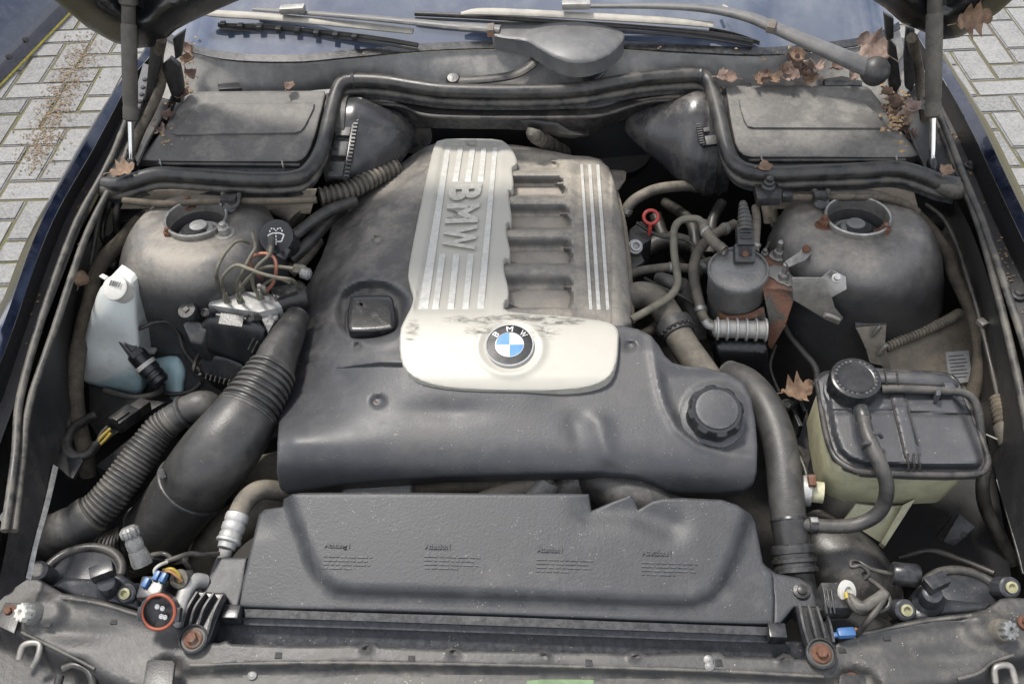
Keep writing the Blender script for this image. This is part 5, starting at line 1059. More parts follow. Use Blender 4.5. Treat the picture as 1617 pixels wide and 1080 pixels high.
col_ = lathe('collar', [(.024, -.012), (.029, -.010), (.030, -.004), (.029, .006), (.026, .008), (.026, .013), (.023, .015)], Wb[46], Wb[48]-Wb[44], M['hose'], bh, seg=32)
for i in range(9):
    x = rad(200+i*18); ax_ = Wb[48]-Wb[44]; ax_ /= np.linalg.norm(ax_); e1_ = np.cross(ax_, (0, 0, 1)); e1_ /= np.linalg.norm(e1_); e2_ = np.cross(ax_, e1_)
    lathe('collar_notch', [(.0022, 0), (.0022, .004)], Wb[46]+ax_*.0055+.0275*(math.cos(x)*e1_+math.sin(x)*e2_), ax_, M['dark'], col_, seg=8)
# thin wires and a taped branch in the gaps of the bay
for pts, r, m_, lb in (([(1005, 352, .79), (1040, 372, .775), (1085, 380, .77), (1110, 405, .76), (1128, 440, .74)], .0032, 'wire', 'thin black wire crossing behind the olive fuel line'), ([(1018, 440, .745), (1045, 455, .75), (1080, 470, .745), (1105, 490, .74), (1125, 530, .72)], .0036, 'wire', 'thin black wire passing under the fuel hose'), ([(1215, 345, .80), (1222, 365, .80), (1215, 385, .80), (1205, 398, .80)], .003, 'loom', 'taped thin wire beside the fuel filter plug'), ([(1256, 480, .71), (1290, 500, .71), (1320, 525, .70), (1345, 540, .69)], .003, 'wire', 'thin black wire lying across the foot of the right strut tower'), ([(1240, 690, .66), (1262, 720, .665), (1275, 760, .66), (1268, 800, .64)], .005, 'wire', 'black wire beside the clamp of the coolant tank'), ([(1420, 880, .60), (1470, 870, .62), (1520, 885, .62), (1570, 905, .63)], .005, 'wire', 'black wire crossing the wheel arch behind the right headlamp'), ([(96, 640, .70), (108, 668, .69), (104, 700, .69), (112, 735, .68)], .004, 'wire', 'thin black wire on the left inner wing under the loom'), ([(240, 610, .62), (268, 622, .62), (300, 618, .62), (318, 604, .63)], .004, 'wire', 'thin black wire below the washer tank lobe')):
    tag(tube('loose_wire', pts, r, M[m_], None, n=30, seg=8), lb, 'wire', 'loose wires in the bay')
# dark clutter deep in the gap
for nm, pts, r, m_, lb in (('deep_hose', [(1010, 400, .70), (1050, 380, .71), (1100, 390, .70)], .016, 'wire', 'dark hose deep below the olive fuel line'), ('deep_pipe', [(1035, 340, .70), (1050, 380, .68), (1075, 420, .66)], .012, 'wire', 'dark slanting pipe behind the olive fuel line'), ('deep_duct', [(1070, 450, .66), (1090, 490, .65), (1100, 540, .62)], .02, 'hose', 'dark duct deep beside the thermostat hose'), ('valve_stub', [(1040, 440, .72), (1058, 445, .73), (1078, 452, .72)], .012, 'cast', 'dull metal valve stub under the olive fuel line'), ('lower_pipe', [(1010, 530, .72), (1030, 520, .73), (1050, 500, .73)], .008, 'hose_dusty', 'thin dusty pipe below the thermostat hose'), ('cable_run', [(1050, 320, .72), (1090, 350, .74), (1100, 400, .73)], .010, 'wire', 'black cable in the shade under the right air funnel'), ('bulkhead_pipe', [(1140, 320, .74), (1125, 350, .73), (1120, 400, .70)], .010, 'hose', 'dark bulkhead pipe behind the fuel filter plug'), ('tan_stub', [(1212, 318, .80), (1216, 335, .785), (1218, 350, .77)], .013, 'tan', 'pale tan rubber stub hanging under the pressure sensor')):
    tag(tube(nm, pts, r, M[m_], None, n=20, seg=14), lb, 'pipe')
# fuel filter
ff = T('fuel_filter', 'grey metal fuel filter canister with a plug on top', 'fuel filter')
fA = np.array([-.06, -.08, 1.0]); fA /= np.linalg.norm(fA); f0 = np.array(P(1166, 424, .828)); kf = px2m(1166, 424, .828)
lathe('canister', [(.040, -.105), (.042, -.10), (.0435, -.085), (.0435, -.058), (.0455, -.055), (.0455, -.012), (.0475, -.009), (.0475, -.001), (.046, .0015), (.044, .0005), (.043, -.003), (.020, .002), (.001, .003)], f0, fA, M['cast'], ff, seg=48)
pg = obox('plug', P(1175, 402, .842), (1, .0, 0), (.032, .030, .022), M['hose'], ff, .003, ref=(0, -.55, .83))
obox('plug_well', np.array(P(1175, 402, .842))+np.array([0, -.004, .0105]), (1, 0, 0), (.020, .016, .004), M['dark'], pg, .001, ref=(0, -.55, .83))
lathe('plug_contact', [(.005, 0), (.005, .002)], np.array(P(1175, 405, .846))+np.array([0, -.004, .008]), (0, -.5, .8), M['rust'], pg, seg=10)
pl2 = obox('plug_latch', P(1176, 374, .862), (1, 0, 0), (.026, .034, .018), M['black'], ff, .002, ref=(0, -.45, .9))
for dy in (-.010, 0, .010): obox('latch_ridge', np.array(P(1176, 374, .862))+np.array([0, dy*.9, .011+dy*.45]), (1, 0, 0), (.018, .005, .004), M['blackclean'], pl2, .001, ref=(0, -.45, .9))
tube('plug_boot', [(1177, 366, .868), (1176, 346, .876), (1174, 330, .882), (1173, 320, .885)], [.0125, .0105, .0075, .005], M['hose'], ff, seg=14, ribs=(7, .0009))
tube('supply_hose', [(1193, 328, .84), (1195, 350, .842), (1193, 380, .838), (1192, 398, .833)], .0068, M['hose_dusty'], ff, n=20, seg=12)
lathe('hose_ring', [(.0075, -.003), (.009, 0), (.0075, .003)], P(1193, 388, .836), (0, -.5, -.3), M['steel'], ff, seg=16)
lathe('inlet_stub', [(.007, 0), (.008, .004), (.008, .014), (.006, .018)], P(1143, 400, .828), (-.4, .3, .7), M['steel'], ff, seg=14)
# rusty bracket with studs and arms
bk = T('filter_bracket', 'rust scaled steel bracket between fuel filter and right strut tower', 'bracket')
pprism('top_plate', [(1203, 404), (1222, 400), (1240, 408), (1252, 440), (1253, 460), (1236, 456), (1204, 455), (1208, 430)], .812, .004, M['rustplate'], bk, .001)
prism('side_plate', [P(1204, 456, .807), P(1252, 452, .807), P(1253, 476, .79), P(1240, 515, .745), P(1218, 553, .695), P(1212, 545, .70), P(1213, 500, .76)], (.002, .012, -.002), M['rustplate'], bk, .0012)
loft('cradle_lip', [[(1134, 494, .765), (1150, 499, .767), (1180, 496, .768), (1206, 484, .772)], [(1135, 502, .757), (1150, 508, .758), (1182, 505, .76), (1208, 494, .764)]], M['rust'], bk, n=16, thick=.003)
prism('front_plate', [P(1134, 500, .757), P(1208, 494, .762), P(1214, 520, .735), P(1200, 530, .725), P(1140, 530, .725)], (0, .006, -.004), M['rustplate'], bk, .001)
for u, v in ((1228, 405), (1236, 440)):
    c = np.array(P(u, v, .813)); w_ = lathe('stud_washer', [(.0135, 0), (.0135, .002), (.010, .003)], c, (0, 0, 1), M['steel'], bk, seg=20); hexnut('stud_nut', c+np.array([0, 0, .003]), (0, 0, 1), .0085, .009, M['steel'], bk); lathe('stud', [(.0046, 0), (.0046, .02), (.003, .022)], c+np.array([0, 0, .010]), (0, 0, 1), M['steel'], bk, seg=12)
lathe('small_bolt', [(.006, 0), (.006, .004), (.0035, .0045), (.0035, .010)], P(1207, 402, .814), (0, 0, 1), M['steel'], bk, seg=12)
relief('clip_plate', [(1211, 424), (1222, 418), (1238, 421), (1252, 436), (1253, 450), (1245, 452), (1236, 447), (1214, 436)], lambda U, V: .8155+0*U, M['steel'], bk, step=9, edge=3, drop=.001, skirt=(0, 0, -.0025))
am1 = pprism('upper_arm', [(1240, 412), (1262, 398), (1276, 382), (1282, 384), (1285, 396), (1272, 410), (1246, 421)], .850, .003, M['steel'], bk, .001)
lathe('arm_bolt', [(.0065, 0), (.0065, .003), (.005, .005)], P(1273, 394, .852), (0, -.3, 1), M['rust'], am1, seg=12)
am2 = prism('lower_arm', [q+(CAM-q)*.052 for q in [P(1250, 438, .796), P(1298, 438, .790), P(1313, 425, .795), P(1336, 437, .79), P(1337, 457, .775), P(1314, 470, .758), P(1318, 485, .740), P(1332, 502, .718), P(1324, 513, .706), P(1306, 506, .712), P(1253, 474, .752)]], (0, .004, -.003), M['steel'], bk, .001)
lathe('arm_bolt', [(.0075, 0), (.0075, .003), (.0045, .004), (.0045, .010)], P(1321, 440, .848), (-.1, -.5, .8), M['alloy'], am2, seg=14)
tube('arm_clip', [(1302, 497, .786), (1314, 500, .782), (1325, 505, .776)], .004, M['steel'], am2, n=8, seg=8)
# tower bracket with two studs
tb = T('stud_bracket', 'folded steel bracket with two studs behind the coolant tank', 'bracket')
prism('bracket_plate', [P(1351, 517, .742), P(1400, 512, .742), P(1398, 540, .72), P(1402, 562, .70), P(1408, 582, .68), P(1374, 573, .688), P(1368, 552, .706), P(1358, 530, .73)], (0, .004, -.003), M['apron'], tb, .001)
prism('bracket_fold', [P(1351, 516, .743), P(1349, 500, .752), P(1356, 492, .756), P(1370, 488, .757), P(1400, 494, .755), P(1400, 512, .744)], (0, .004, -.003), M['black'], tb, .001)
lathe('fold_hole', [(.003, 0), (.003, .001)], P(1378, 496, .7565), (0, -.5, .8), M['dark'], tb, seg=10)
for u, v, z in ((1378, 530, .730), (1388, 560, .703)): lathe('stud', [(.004, 0), (.004, .022), (.0028, .024)], P(u, v, z), (.25, -.05, .95), M['steel'], tb, seg=12)
# finned fuel cooler and the black box under it
fcl = T('finned_cooler', 'small bright finned cylinder below the fuel filter', 'fuel cooler')
a, b = np.array(P(1128, 519, .750)), np.array(P(1210, 521, .750)); d = b-a; L_ = np.linalg.norm(d); pr = [(.006, -.004), (.014, 0)]
for i in range(6):
    s = L_*(.03+.185*i); pr += [(.0145, s), (.0185, s+.0008), (.019, s+.0022), (.0185, s+.0036), (.0145, s+.0044)]
pr += [(.0145, L_), (.006, L_+.002)]
lathe('fins', pr, a, d, M['alloy'], fcl, seg=32, angle=30)
tube('cooler_inlet', [(1131, 517, .752), (1118, 514, .756), (1112, 506, .762)], .0062, M['alloy'], fcl, n=10, seg=12)
bb = T('relay_cover', 'smooth black plastic cover under the finned cylinder', 'cover')
bbp = [plane((1135, 537, .735), (1208, 537, .735), (1170, 545, .732)), plane((1135, 560, .720), (1210, 560, .720), (1170, 600, .660))]
relief('cover_shell', smooth_poly([(1130, 536), (1165, 533), (1209, 536), (1214, 558), (1211, 590), (1206, 616), (1180, 618), (1140, 600), (1133, 570)], 1), lambda U, V: hits(bbp, U, V, .004), M['blackclean'], bb, step=7, edge=6, drop=.005, skirt=(0, .03, -.03))
hose1('vent_line', 'thin black vent line curving down to the coolant tank', 'hose', [(1236, 512, .70), (1248, 532, .69), (1268, 556, .68), (1286, 578, .67), (1290, 600, .66), (1280, 612, .65)], .0055, 'hose')
tag(tube('bonnet_cable', [(1225, 545, .68), (1216, 575, .67), (1222, 600, .66), (1230, 618, .65)], .003, M['wire'], None, n=20, seg=8), 'thin black wire hanging below the rusty bracket', 'wire')
lm = T('lower_mount', 'small black bolted mount between coolant hose and coolant tank', 'mount')
lathe('mount_boss', [(.012, -.04), (.012, 0), (.010, .003), (.001, .004)], P(1243, 640, .68), (0, -.2, 1), M['blackclean'], lm, seg=20); hexnut('mount_bolt', P(1243, 640, .6835), (0, -.2, 1), .006, .004, M['steel'], lm)
pprism('mount_plate', [(1232, 650), (1275, 645), (1285, 700), (1270, 770), (1240, 760), (1236, 700)], .64, .02, M['black'], lm, .003)
for u, v in ((1262, 645), (1256, 668)): obox('mount_rib', P(u, v, .668), (.2, -1, 0), (.035, .006, .03), M['blackclean'], lm, .001)
# pressure sensor on the seal
ps = T('pressure_sensor', 'small black pressure sensor with a nipple under the right filter box', 'sensor')
pprism('sensor_body', [(1191, 291), (1228, 289), (1236, 300), (1234, 312), (1196, 314)], .882, .016, M['black'], ps, .002); pprism('sensor_plug', [(1236, 301), (1251, 302), (1252, 310), (1236, 311)], .880, .012, M['blackclean'], ps, .001)
lathe('nipple', [(.011, 0), (.011, .004), (.0085, .007), (.0085, .012), (.0055, .014), (.0055, .020), (.003, .021)], P(1213, 296, .883), (0, -.1, 1), M['hose'], ps, seg=18)
ls2 = T('loom_clip', 'black loom clip hanging over the right strut tower', 'clip'); obox('clip_body', P(1295, 312, .874), (1, 0, 0), (.022, .016, .018), M['black'], ls2, .003)
tube('clip_hook', [(1286, 300, .88), (1290, 316, .872), (1300, 318, .87), (1308, 300, .88)], .0045, M['wire'], ls2, n=20, seg=8); lathe('clip_button', [(.010, -.004), (.012, .002), (.007, .005)], P(1297, 320, .868), (0, -.5, .9), M['blackclean'], ls2, seg=16)
# looms along the right wing
l3 = T('wiring_loom', 'dusty cloth taped wiring loom running along the right inner wing', 'wiring loom')
tube('loom_run', [(1440, 335, .81), (1455, 348, .805), (1478, 374, .795), (1499, 403, .78), (1506, 432, .77), (1521, 464, .755), (1537, 505, .735), (1545, 552, .715), (1544, 590, .70), (1534, 630, .68)], [.0105, .011, .0115, .012, .0110, .0105, .0095, .009, .011, .011], M['loom'], l3, n=70, seg=14)
c2_ = T('hood_cable', 'thin black cable with a clip beside the right loom', 'cable')
tube('cable_run', [(1462, 322, .83), (1490, 346, .825), (1512, 390, .81), (1528, 440, .795), (1543, 490, .78), (1557, 545, .765), (1572, 610, .75), (1580, 650, .745)], .0038, M['wire'], c2_, n=60, seg=8); obox('cable_clip', P(1551, 510, .778), (.4, -.8, 0), (.014, .012, .008), M['steel'], c2_, .001)
c3_ = T('taped_splice', 'thick taped cable splice on the right wing beside the coolant tank', 'cable splice')
tube('splice_body', [(1575, 630, .745), (1584, 662, .745), (1592, 690, .74), (1598, 718, .735)], [.0115, .0135, .0135, .0115], M['loom'], c3_, n=40, seg=16, ribs=(12, .0006)); lathe('splice_sleeve', [(.0145, 0), (.0155, .002), (.0155, .03), (.0145, .032)], P(1585, 672, .744), np.array(P(1592, 694, .74))-np.array(P(1585, 672, .744)), M['hose_dusty'], c3_, seg=20)
tube('splice_tail', [(1597, 715, .735), (1606, 750, .72), (1612, 790, .70)], .007, M['wire'], c3_, n=14, seg=10); tube('splice_wire', [(1578, 695, .74), (1562, 688, .742), (1550, 683, .745)], .0012, M['whitewire'], c3_, n=8, seg=6)
hw = tag(tube('wing_cable', [(1560, 720, .68), (1552, 760, .66), (1556, 800, .62), (1580, 850, .58), (1600, 890, .55)], .010, M['wire'], None, n=24, seg=10), 'thick black cable dropping behind the coolant tank', 'cable')
sk = T('data_sticker', 'silver printed data sticker on the dusty right apron', 'sticker')
apz = hplane((1395, 590, .667), (1515, 560, .662), (1490, 655, .632))
def apt(u, v, h=.0): return P(u, v, float(apz(np.array([u]), np.array([v]))[0])+h)
prism('sticker_sheet', [apt(1493, 556, .0062), apt(1530, 553, .0062), apt(1535, 602, .0062), apt(1500, 607, .0062)], (0, .001, -.0025), M['sticker'], sk, 0)
for i in range(7):
    v = 562+i*5.6; pprism('print_line', [(1498+i*.8, v), (1524+i*.8+(i % 3)*2, v-2), (1524+i*.8+(i % 3)*2, v-.6), (1498+i*.8, v+1.4)], 0, .0004, M['ink'], sk, 0) if False else prism('print_line', [apt(a_, b_, .0066) for a_, b_ in ((1498+i*.8, v), (1522+i*.8+(i % 3)*2, v-2), (1522+i*.8+(i % 3)*2, v-.4), (1498+i*.8, v+1.6))], (0, 0, -.0003), M['ink'], sk, 0)
# coolant expansion tank
et = T('coolant_tank', 'yellowed coolant tank with a black lid and round screw cap', 'coolant tank')
lid_px = [(1291, 600), (1305, 590), (1345, 588), (1388, 586), (1440, 589), (1493, 593), (1508, 602), (1523, 630), (1540, 670), (1552, 698), (1560, 724), (1557, 739), (1545, 748), (1500, 750), (1444, 749), (1364, 745), (1335, 735), (1316, 718), (1305, 687), (1297, 645)]
lzp = hplane((1300, 640, .802), (1540, 690, .800), (1420, 600, .812))
def etz(U, V):
    z = lzp(U, V); d = segdist(U, V, lid_px); z = z-.014*sst(19, 7, d)+.0*U
    ln = lambda a, b, w_, h: h*np.exp(-(segdist(U, V, [a, b], False)/w_)**2)
    z = z-ln((1315, 650), (1410, 650), 2.2, .004)-ln((1436, 652), (1536, 656), 2.2, .004)
    m = sst(-2, 3, sd(U, V, [(1407, 621), (1428, 620), (1452, 714), (1434, 738)])); z = z+.0025*m
    z = z-.006*sst(5, -3, segdist(U, V, [(1356, 650), (1362, 690), (1372, 715)], False)-8)+.002*np.exp(-(segdist(U, V, [(1395, 640), (1520, 630)], False)/3)**2)
    z = z+.0022*np.exp(-(segdist(U, V, [(1350, 720), (1370, 660), (1356, 652)], False)/30)**2)
    return z
lid_ = relief('lid', lid_px, etz, M['cover'], et, step=3.2, edge=5, drop=.004, skirt=(0, 0, -.012))
rim = [np.array(P(u, v, .784)) for u, v in lid_px]; tube('lid_rim', rim+[rim[0]], .0045, M['blackclean'], et, world=True, n=120, seg=8)
cN2 = sum(rim)/len(rim); prism('tank_body', [cN2+(q-cN2)*.93+np.array([-.004, .004, -.011]) for q in rim], (-.008, .006, -.090), M['tankyel'], et, .006, taper=.94, seg=3)
cpc = np.array(P(1348, 606, .818)); cpa = np.array([-.02, -.13, 1.0])
cap = lathe('screw_cap', [(.0325, -.016), (.0345, -.014), (.0350, .010), (.0335, .0145), (.0305, .016), (.024, .0155), (.023, .0148), (.001, .0148)], cpc, cpa, M['blackclean'], et, seg=72, teeth=(18, .0005, 1, 2))
lathe('cap_seat', [(.037, -.024), (.037, -.017), (.033, -.015)], cpc, cpa, M['cover'], et, seg=40)
cx_ = np.array([1, 0, 0.02]); cy_ = np.cross(cpa/np.linalg.norm(cpa), cx_)
for i in range(26):
    x = 2*math.pi*i/26
    if i % 7 == 6: continue
    obox('cap_mark', cpc+cpa*.0158+.0272*(math.cos(x)*cx_+math.sin(x)*cy_), -math.sin(x)*cx_+math.cos(x)*cy_, (.0034, .0032, .0008), M['hose'], cap, 0, ref=cpa)
tube('overflow_hose', [(1360, 646, .822), (1363, 660, .823), (1368, 682, .822), (1378, 706, .818), (1391, 736, .808), (1400, 766, .785), (1396, 795, .755), (1381, 815, .735), (1352, 828, .722), (1320, 831, .718), (1280, 829, .716), (1262, 828, .716)], [.0088, .0092, .0092]+[.0098]*9, M['hose'], et, n=80, seg=16)
lathe('hose_sleeve', [(.0098, -.008), (.0108, -.006), (.0108, .010), (.0098, .012)], P(1361, 652, .8225), np.array(P(1366, 672, .822))-np.array(P(1361, 652, .8225)), M['rubber'], et, seg=20)
lathe('hose_clip', [(.0102, -.006), (.0116, -.005), (.0116, .005), (.0102, .006)], P(1283, 829, .716), (1, 0, 0), M['rubber'], et, seg=20); obox('clip_ear', P(1286, 822, .728), (1, 0, 0), (.010, .008, .006), M['cast'], et, .001)
for u, v in ((1372, 705), (1386, 690)): tube('hose_hook', [(u-10, v+3, .808), (u-8, v-4, .824), (u, v-6, .828), (u+6, v, .815)], .0028, M['cover'], et, n=12, seg=8)
tube('vent_hose', [(1392, 614, .818), (1430, 614, .820), (1490, 617, .820), (1520, 620, .818), (1536, 630, .812), (1545, 650, .802), (1549, 680, .785), (1551, 705, .77)], .0058, M['hose'], et, n=60, seg=12)
tube('moulded_bar', [(1385, 598, .816), (1420, 599, .819), (1470, 602, .819), (1500, 606, .812), (1508, 612, .806)], [.010, .0115, .0115, .010, .007], M['cover'], et, n=30, seg=14, flat=.8)
for u, v in ((1397, 592), (1416, 594)): tube('bar_seam', [(u, v-8, .822), (u+1, v, .8305), (u+2, v+10, .828), (u+4, v+22, .818)], .0014, M['dark'], et, n=14, seg=6)
for a_, b_ in (((1406, 623), (1433, 737)), ((1428, 622), (1452, 714))):
    tube('strap_edge', [(a_[0]+(b_[0]-a_[0])*t, a_[1]+(b_[1]-a_[1])*t, float(lzp(np.array([a_[0]+(b_[0]-a_[0])*t]), np.array([a_[1]+(b_[1]-a_[1])*t]))[0])+.002-(.012 if t > .97 else 0)) for t in np.linspace(0, 1, 8)], .0014, M['dark'], et, n=24, seg=6)
for u in (1434, 1443, 1452): tube('lid_hook', [(u, 716, .806), (u-1, 728, .802), (u+1, 736, .796), (u-1, 744, .788), (u+1, 752, .780)], .0016, M['dark'], et, n=16, seg=6)
for px in ([(1478, 612), (1486, 612), (1486, 624), (1479, 624)], [(1490, 603), (1504, 604), (1510, 612), (1494, 612)]): pprism('hose_saddle', px, .826, .02, M['cover'], et, .0015)
nk = np.array(P(1300, 778, .715)); nb_ = np.array(P(1258, 773, .713))
lathe('outlet_neck', [(.015, 0), (.015, np.linalg.norm(nb_-nk))], nk, nb_-nk, M['tankyel'], et, seg=22); lathe('neck_clamp', [(.0205, 0), (.0215, .001), (.0215, .012), (.0205, .013)], nk+(nb_-nk)*.45, nb_-nk, M['alloy'], et, seg=28)
obox('clamp_screw', nk+(nb_-nk)*.55+np.array([0, .0, .024]), (0, 1, .2), (.016, .010, .010), M['rust'], et, .001)
ct = T('tank_carrier', 'cream plastic carrier flap sticking out under the coolant tank', 'carrier')
prism('flap', [P(1334, 820, .668), P(1352, 795, .690), P(1392, 800, .690), P(1432, 798, .690), P(1390, 856, .645), P(1380, 850, .648)], (0, .004, -.004), M['tankyel'], ct, .001)
prism('flap_rib', [P(1426, 797, .700), P(1446, 787, .705), P(1398, 862, .650), P(1391, 856, .650)], (0, .003, -.012), M['tankyel'], ct, .001)
# big coolant hose on the right
bc = T('coolant_hose', 'fat black coolant hose bending down past the oil cap to the radiator', 'hose')
tube('hose_wall', [(1150, 590, .735), (1178, 604, .752), (1203, 632, .758), (1222, 670, .755), (1234, 715, .745), (1240, 765, .730), (1243, 800, .718), (1246, 825, .708)], [.021, .023, .0240, .0240, .0240, .0243, .0243, .0235], M['hose'], bc, n=50, seg=28)
pth = [(1246, 818, .711), (1248, 836, .703), (1251, 862, .692), (1254, 885, .683), (1257, 903, .676)]
tube('hose_bead', pth, [.0255, .0248, .0235, .026, .027], M['rubber'], bc, n=30, seg=28)
Wc = pxpath(pth, 60); ax_ = Wc[50]-Wc[40]
lathe('coupling', [(.0265, -.020), (.0285, -.018), (.0285, -.008), (.0272, -.007), (.0272, -.002), (.0300, -.001), (.0300, .004), (.0275, .005), (.0275, .010), (.0300, .011), (.0300, .017), (.026, .019)], Wc[46], ax_, M['rubber'], bc, seg=36)
tube('radiator_stub', [(1256, 895, .680), (1262, 925, .662), (1268, 960, .645)], .0225, M['hose'], bc, n=12, seg=24); lathe('side_port', [(.007, 0), (.007, .03)], P(1240, 828, .712), (1, 0, .1), M['rubber'], bc, seg=14)
lathe('bead_clip', [(.0250, -.003), (.0262, 0), (.0250, .003)], Wc[2], ax_, M['blackclean'], bc, seg=32)
# ------------------------------------------------------------------ radiator shroud
sh = T('radiator_shroud', 'wide grey radiator shroud moulded with warning texts', 'radiator shroud')
sh_px = [(446, 800), (448, 788), (462, 780), (480, 778), (600, 777), (700, 778), (800, 779), (890, 779), (930, 780), (934, 806), (965, 793), (996, 781), (1003, 792), (1008, 804), (1030, 791), (1046, 787), (1080, 786), (1140, 789), (1164, 797), (1186, 812), (1193, 825), (1199, 855), (1205, 888), (1220, 906), (1223, 945), (1222, 986), (1100, 983), (950, 977), (800, 971), (650, 966), (500, 962), (374, 958), (380, 935), (391, 885), (401, 845), (409, 812), (418, 804)]
in_px = [(452, 770), (470, 830), (490, 885), (508, 915), (530, 930), (560, 934), (800, 942), (1060, 953), (1095, 952), (1120, 942), (1140, 920), (1158, 880), (1178, 825), (1190, 770)]
shp = hplane((450, 800, .733), (1170, 810, .733), (800, 975, .690))
def shz(U, V):
    z = shp(U, V); d = sd(U, V, in_px); z = z+.013*sst(-14, 12, d); z = z-.010*sst(450, 400, U)*sst(860, 800, V)
    z = z-.006*np.exp(-(segdist(U, V, [(934, 806), (1000, 806), (1060, 830)], False)/22)**2); return z
relief('shroud_sheet', sh_px, shz, M['shroud'], sh, step=6, edge=5, drop=.003, skirt=(0, 0, -.03))
def shpt(U, V, h): return PV(U, V, shz(np.asarray(U, float), np.asarray(V, float))+h)
def mould(word, u, v, w_, h_):
    def fm(x, y_, hh):
        U = u+w_*x; V = v-h_*y_+(x*w_)*.03; return shpt(U, V, .0022*hh-.0004)
    text_on('moulded_word', word, fm, M['shroud'], sh, .05, .02)
for u, v, wd in ((512, 866, 'Achtung !'), (671, 866, 'Attention !'), (848, 871, 'Attention !'), (1014, 876, 'Attenzione !')):
    mould(wd, u, v, 46 if 'zione' in wd else 40, 10)
    rs = random.Random(int(u))
    for r_ in range(4):                      # fine print too small to read: short broken ridges
        x = u-1; end = u+(88, 80, 84, 52)[r_]*(.85 if u < 600 else 1)
        while x < end:
            l = rs.choice((5, 8, 12, 16, 20)); V = v+10+r_*6.2+(x-u)*.03
            q = [shpt(np.array([a_]), np.array([b_]), .0011)[0] for a_, b_ in ((x, V), (min(x+l, end), V+.03*l), (min(x+l, end), V+.03*l+2.6), (x, V+2.6))]
            prism('moulded_print', q, (0, 0, -.0016), M['shroud'], sh, 0); x += l+3
rd = T('radiator', 'dark radiator top with a pale rubber strip along its edge', 'radiator')
loft('rubber_strip', [[(386, 961, .688), (600, 968, .688), (800, 974, .688), (1000, 982, .688), (1221, 990, .688)], [(387, 974, .684), (600, 981, .684), (800, 988, .684), (1000, 995, .684), (1221, 1003, .684)]], M['rubber'], rd, n=30, thick=.004)
loft('dark_channel', [[(383, 974, .676), (800, 989, .676), (1234, 1004, .676)], [(384, 986, .672), (800, 1000, .672), (1234, 1015, .672)]], M['radiator'], rd, n=20, thick=.004)
loft('tank_top', [[(325, 984, .660), (800, 998, .660), (1300, 1015, .660)], [(325, 1040, .640), (800, 1052, .640), (1300, 1065, .640)]], M['radiator'], rd, n=20, thick=.01)
for u, v in ((368, 970), (1226, 1000)): obox('end_clip', P(u, v, .690), (1, 0, 0), (.022, .020, .02), M['blackclean'], rd, .002)
# side ears of the shroud
er = relief('shroud_ear', [(342, 880), (391, 880), (382, 930), (376, 958), (372, 965), (352, 938), (325, 945), (318, 935)], lambda U, V: .705-.0001*(V-880), M['shroud'], sh, step=9, edge=4, drop=.003, skirt=(0, 0, -.03))
er2 = relief('shroud_ear', [(1205, 890), (1225, 905), (1262, 912), (1282, 925), (1294, 962), (1292, 978), (1255, 958), (1232, 985), (1222, 984), (1222, 940)], lambda U, V: .703-.0001*(V-880), M['shroud'], sh, step=9, edge=4, drop=.003, skirt=(0, 0, -.03))
lathe('ear_bolt', [(.0105, 0), (.0105, .003), (.006, .004), (.006, .007), (.004, .008)], P(1265, 933, .700), (0, -.2, 1), M['black'], er2, seg=18)
# ------------------------------------------------------------------ front panel of the car
fp_px = [(-60, 925), (0, 912), (27, 915), (45, 912), (60, 913), (74, 921), (99, 936), (158, 946), (210, 962), (240, 972), (272, 980), (290, 992), (300, 1010), (330, 1014), (346, 1015), (356, 1011), (367, 1016), (450, 1019), (540, 1019), (566, 1019), (577, 1013), (590, 1014), (600, 1020), (702, 1025), (712, 1020), (722, 1021), (732, 1026), (845, 1028), (855, 1024), (866, 1024), (876, 1029), (985, 1032), (998, 1026), (1010, 1027), (1022, 1033), (1096, 1030), (1135, 1029), (1146, 1036), (1225, 1038), (1236, 1031), (1248, 1033), (1256, 1040), (1285, 1040), (1310, 1022), (1325, 1009), (1346, 1001), (1415, 984), (1464, 974), (1534, 967), (1556, 962), (1570, 952), (1580, 945), (1596, 943), (1680, 948), (1700, 1140), (-80, 1140)]
loL = [(-60, 990), (0, 985), (32, 996), (69, 1014), (109, 1034), (134, 1038), (150, 1054), (175, 1068), (215, 1085), (230, 1150), (-80, 1150)]
loR = [(1440, 1080), (1509, 1072), (1546, 1063), (1563, 1046), (1603, 1033), (1700, 1020), (1700, 1150), (1420, 1150)]
loM = [(236, 1100), (240, 1050), (262, 1036), (283, 1044), (292, 1058), (420, 1052), (600, 1050), (800, 1054), (1000, 1059), (1200, 1066), (1310, 1072), (1330, 1058), (1352, 1052), (1380, 1062), (1392, 1090), (1392, 1150), (236, 1150)]
fpp = hplane((100, 960, .700), (1500, 990, .700), (800, 1040, .692))
def fpz(U, V):
    z = fpp(U, V)
    z = z-.036*sst(-4, 40, sd(U, V, loL))-.036*sst(-4, 40, sd(U, V, loR))-.014*sst(-8, 14, sd(U, V, loM))
    for pl_ in ([(95, 938), (150, 950), (215, 968), (270, 985)], [(1340, 1010), (1410, 992), (1470, 982), (1550, 974)]): z = z+.007*np.exp(-(segdist(U, V, pl_, False)/9)**2)
    for cu, cv in ((70, 965), (1560, 990)): z = z+.010*sst(46, 18, np.hypot(U-cu, (V-cv)*1.3))
    z = z-.006*np.exp(-(((U-120)/55)**2+((V-1000)/16)**2))-.006*np.exp(-(((U-1480)/60)**2+((V-1040)/16)**2))
    for cu, cv in ((577, 1024), (714, 1030), (860, 1034), (1001, 1037), (1237, 1043)): z = z+.004*sst(11, 4, np.hypot(U-cu, V-cv))-.005*sst(4.5, 2.5, np.hypot(U-cu, V-cv))
    z = z+.0008*np.sin(U*.021)*np.sin(V*.05+U*.006)
    return z
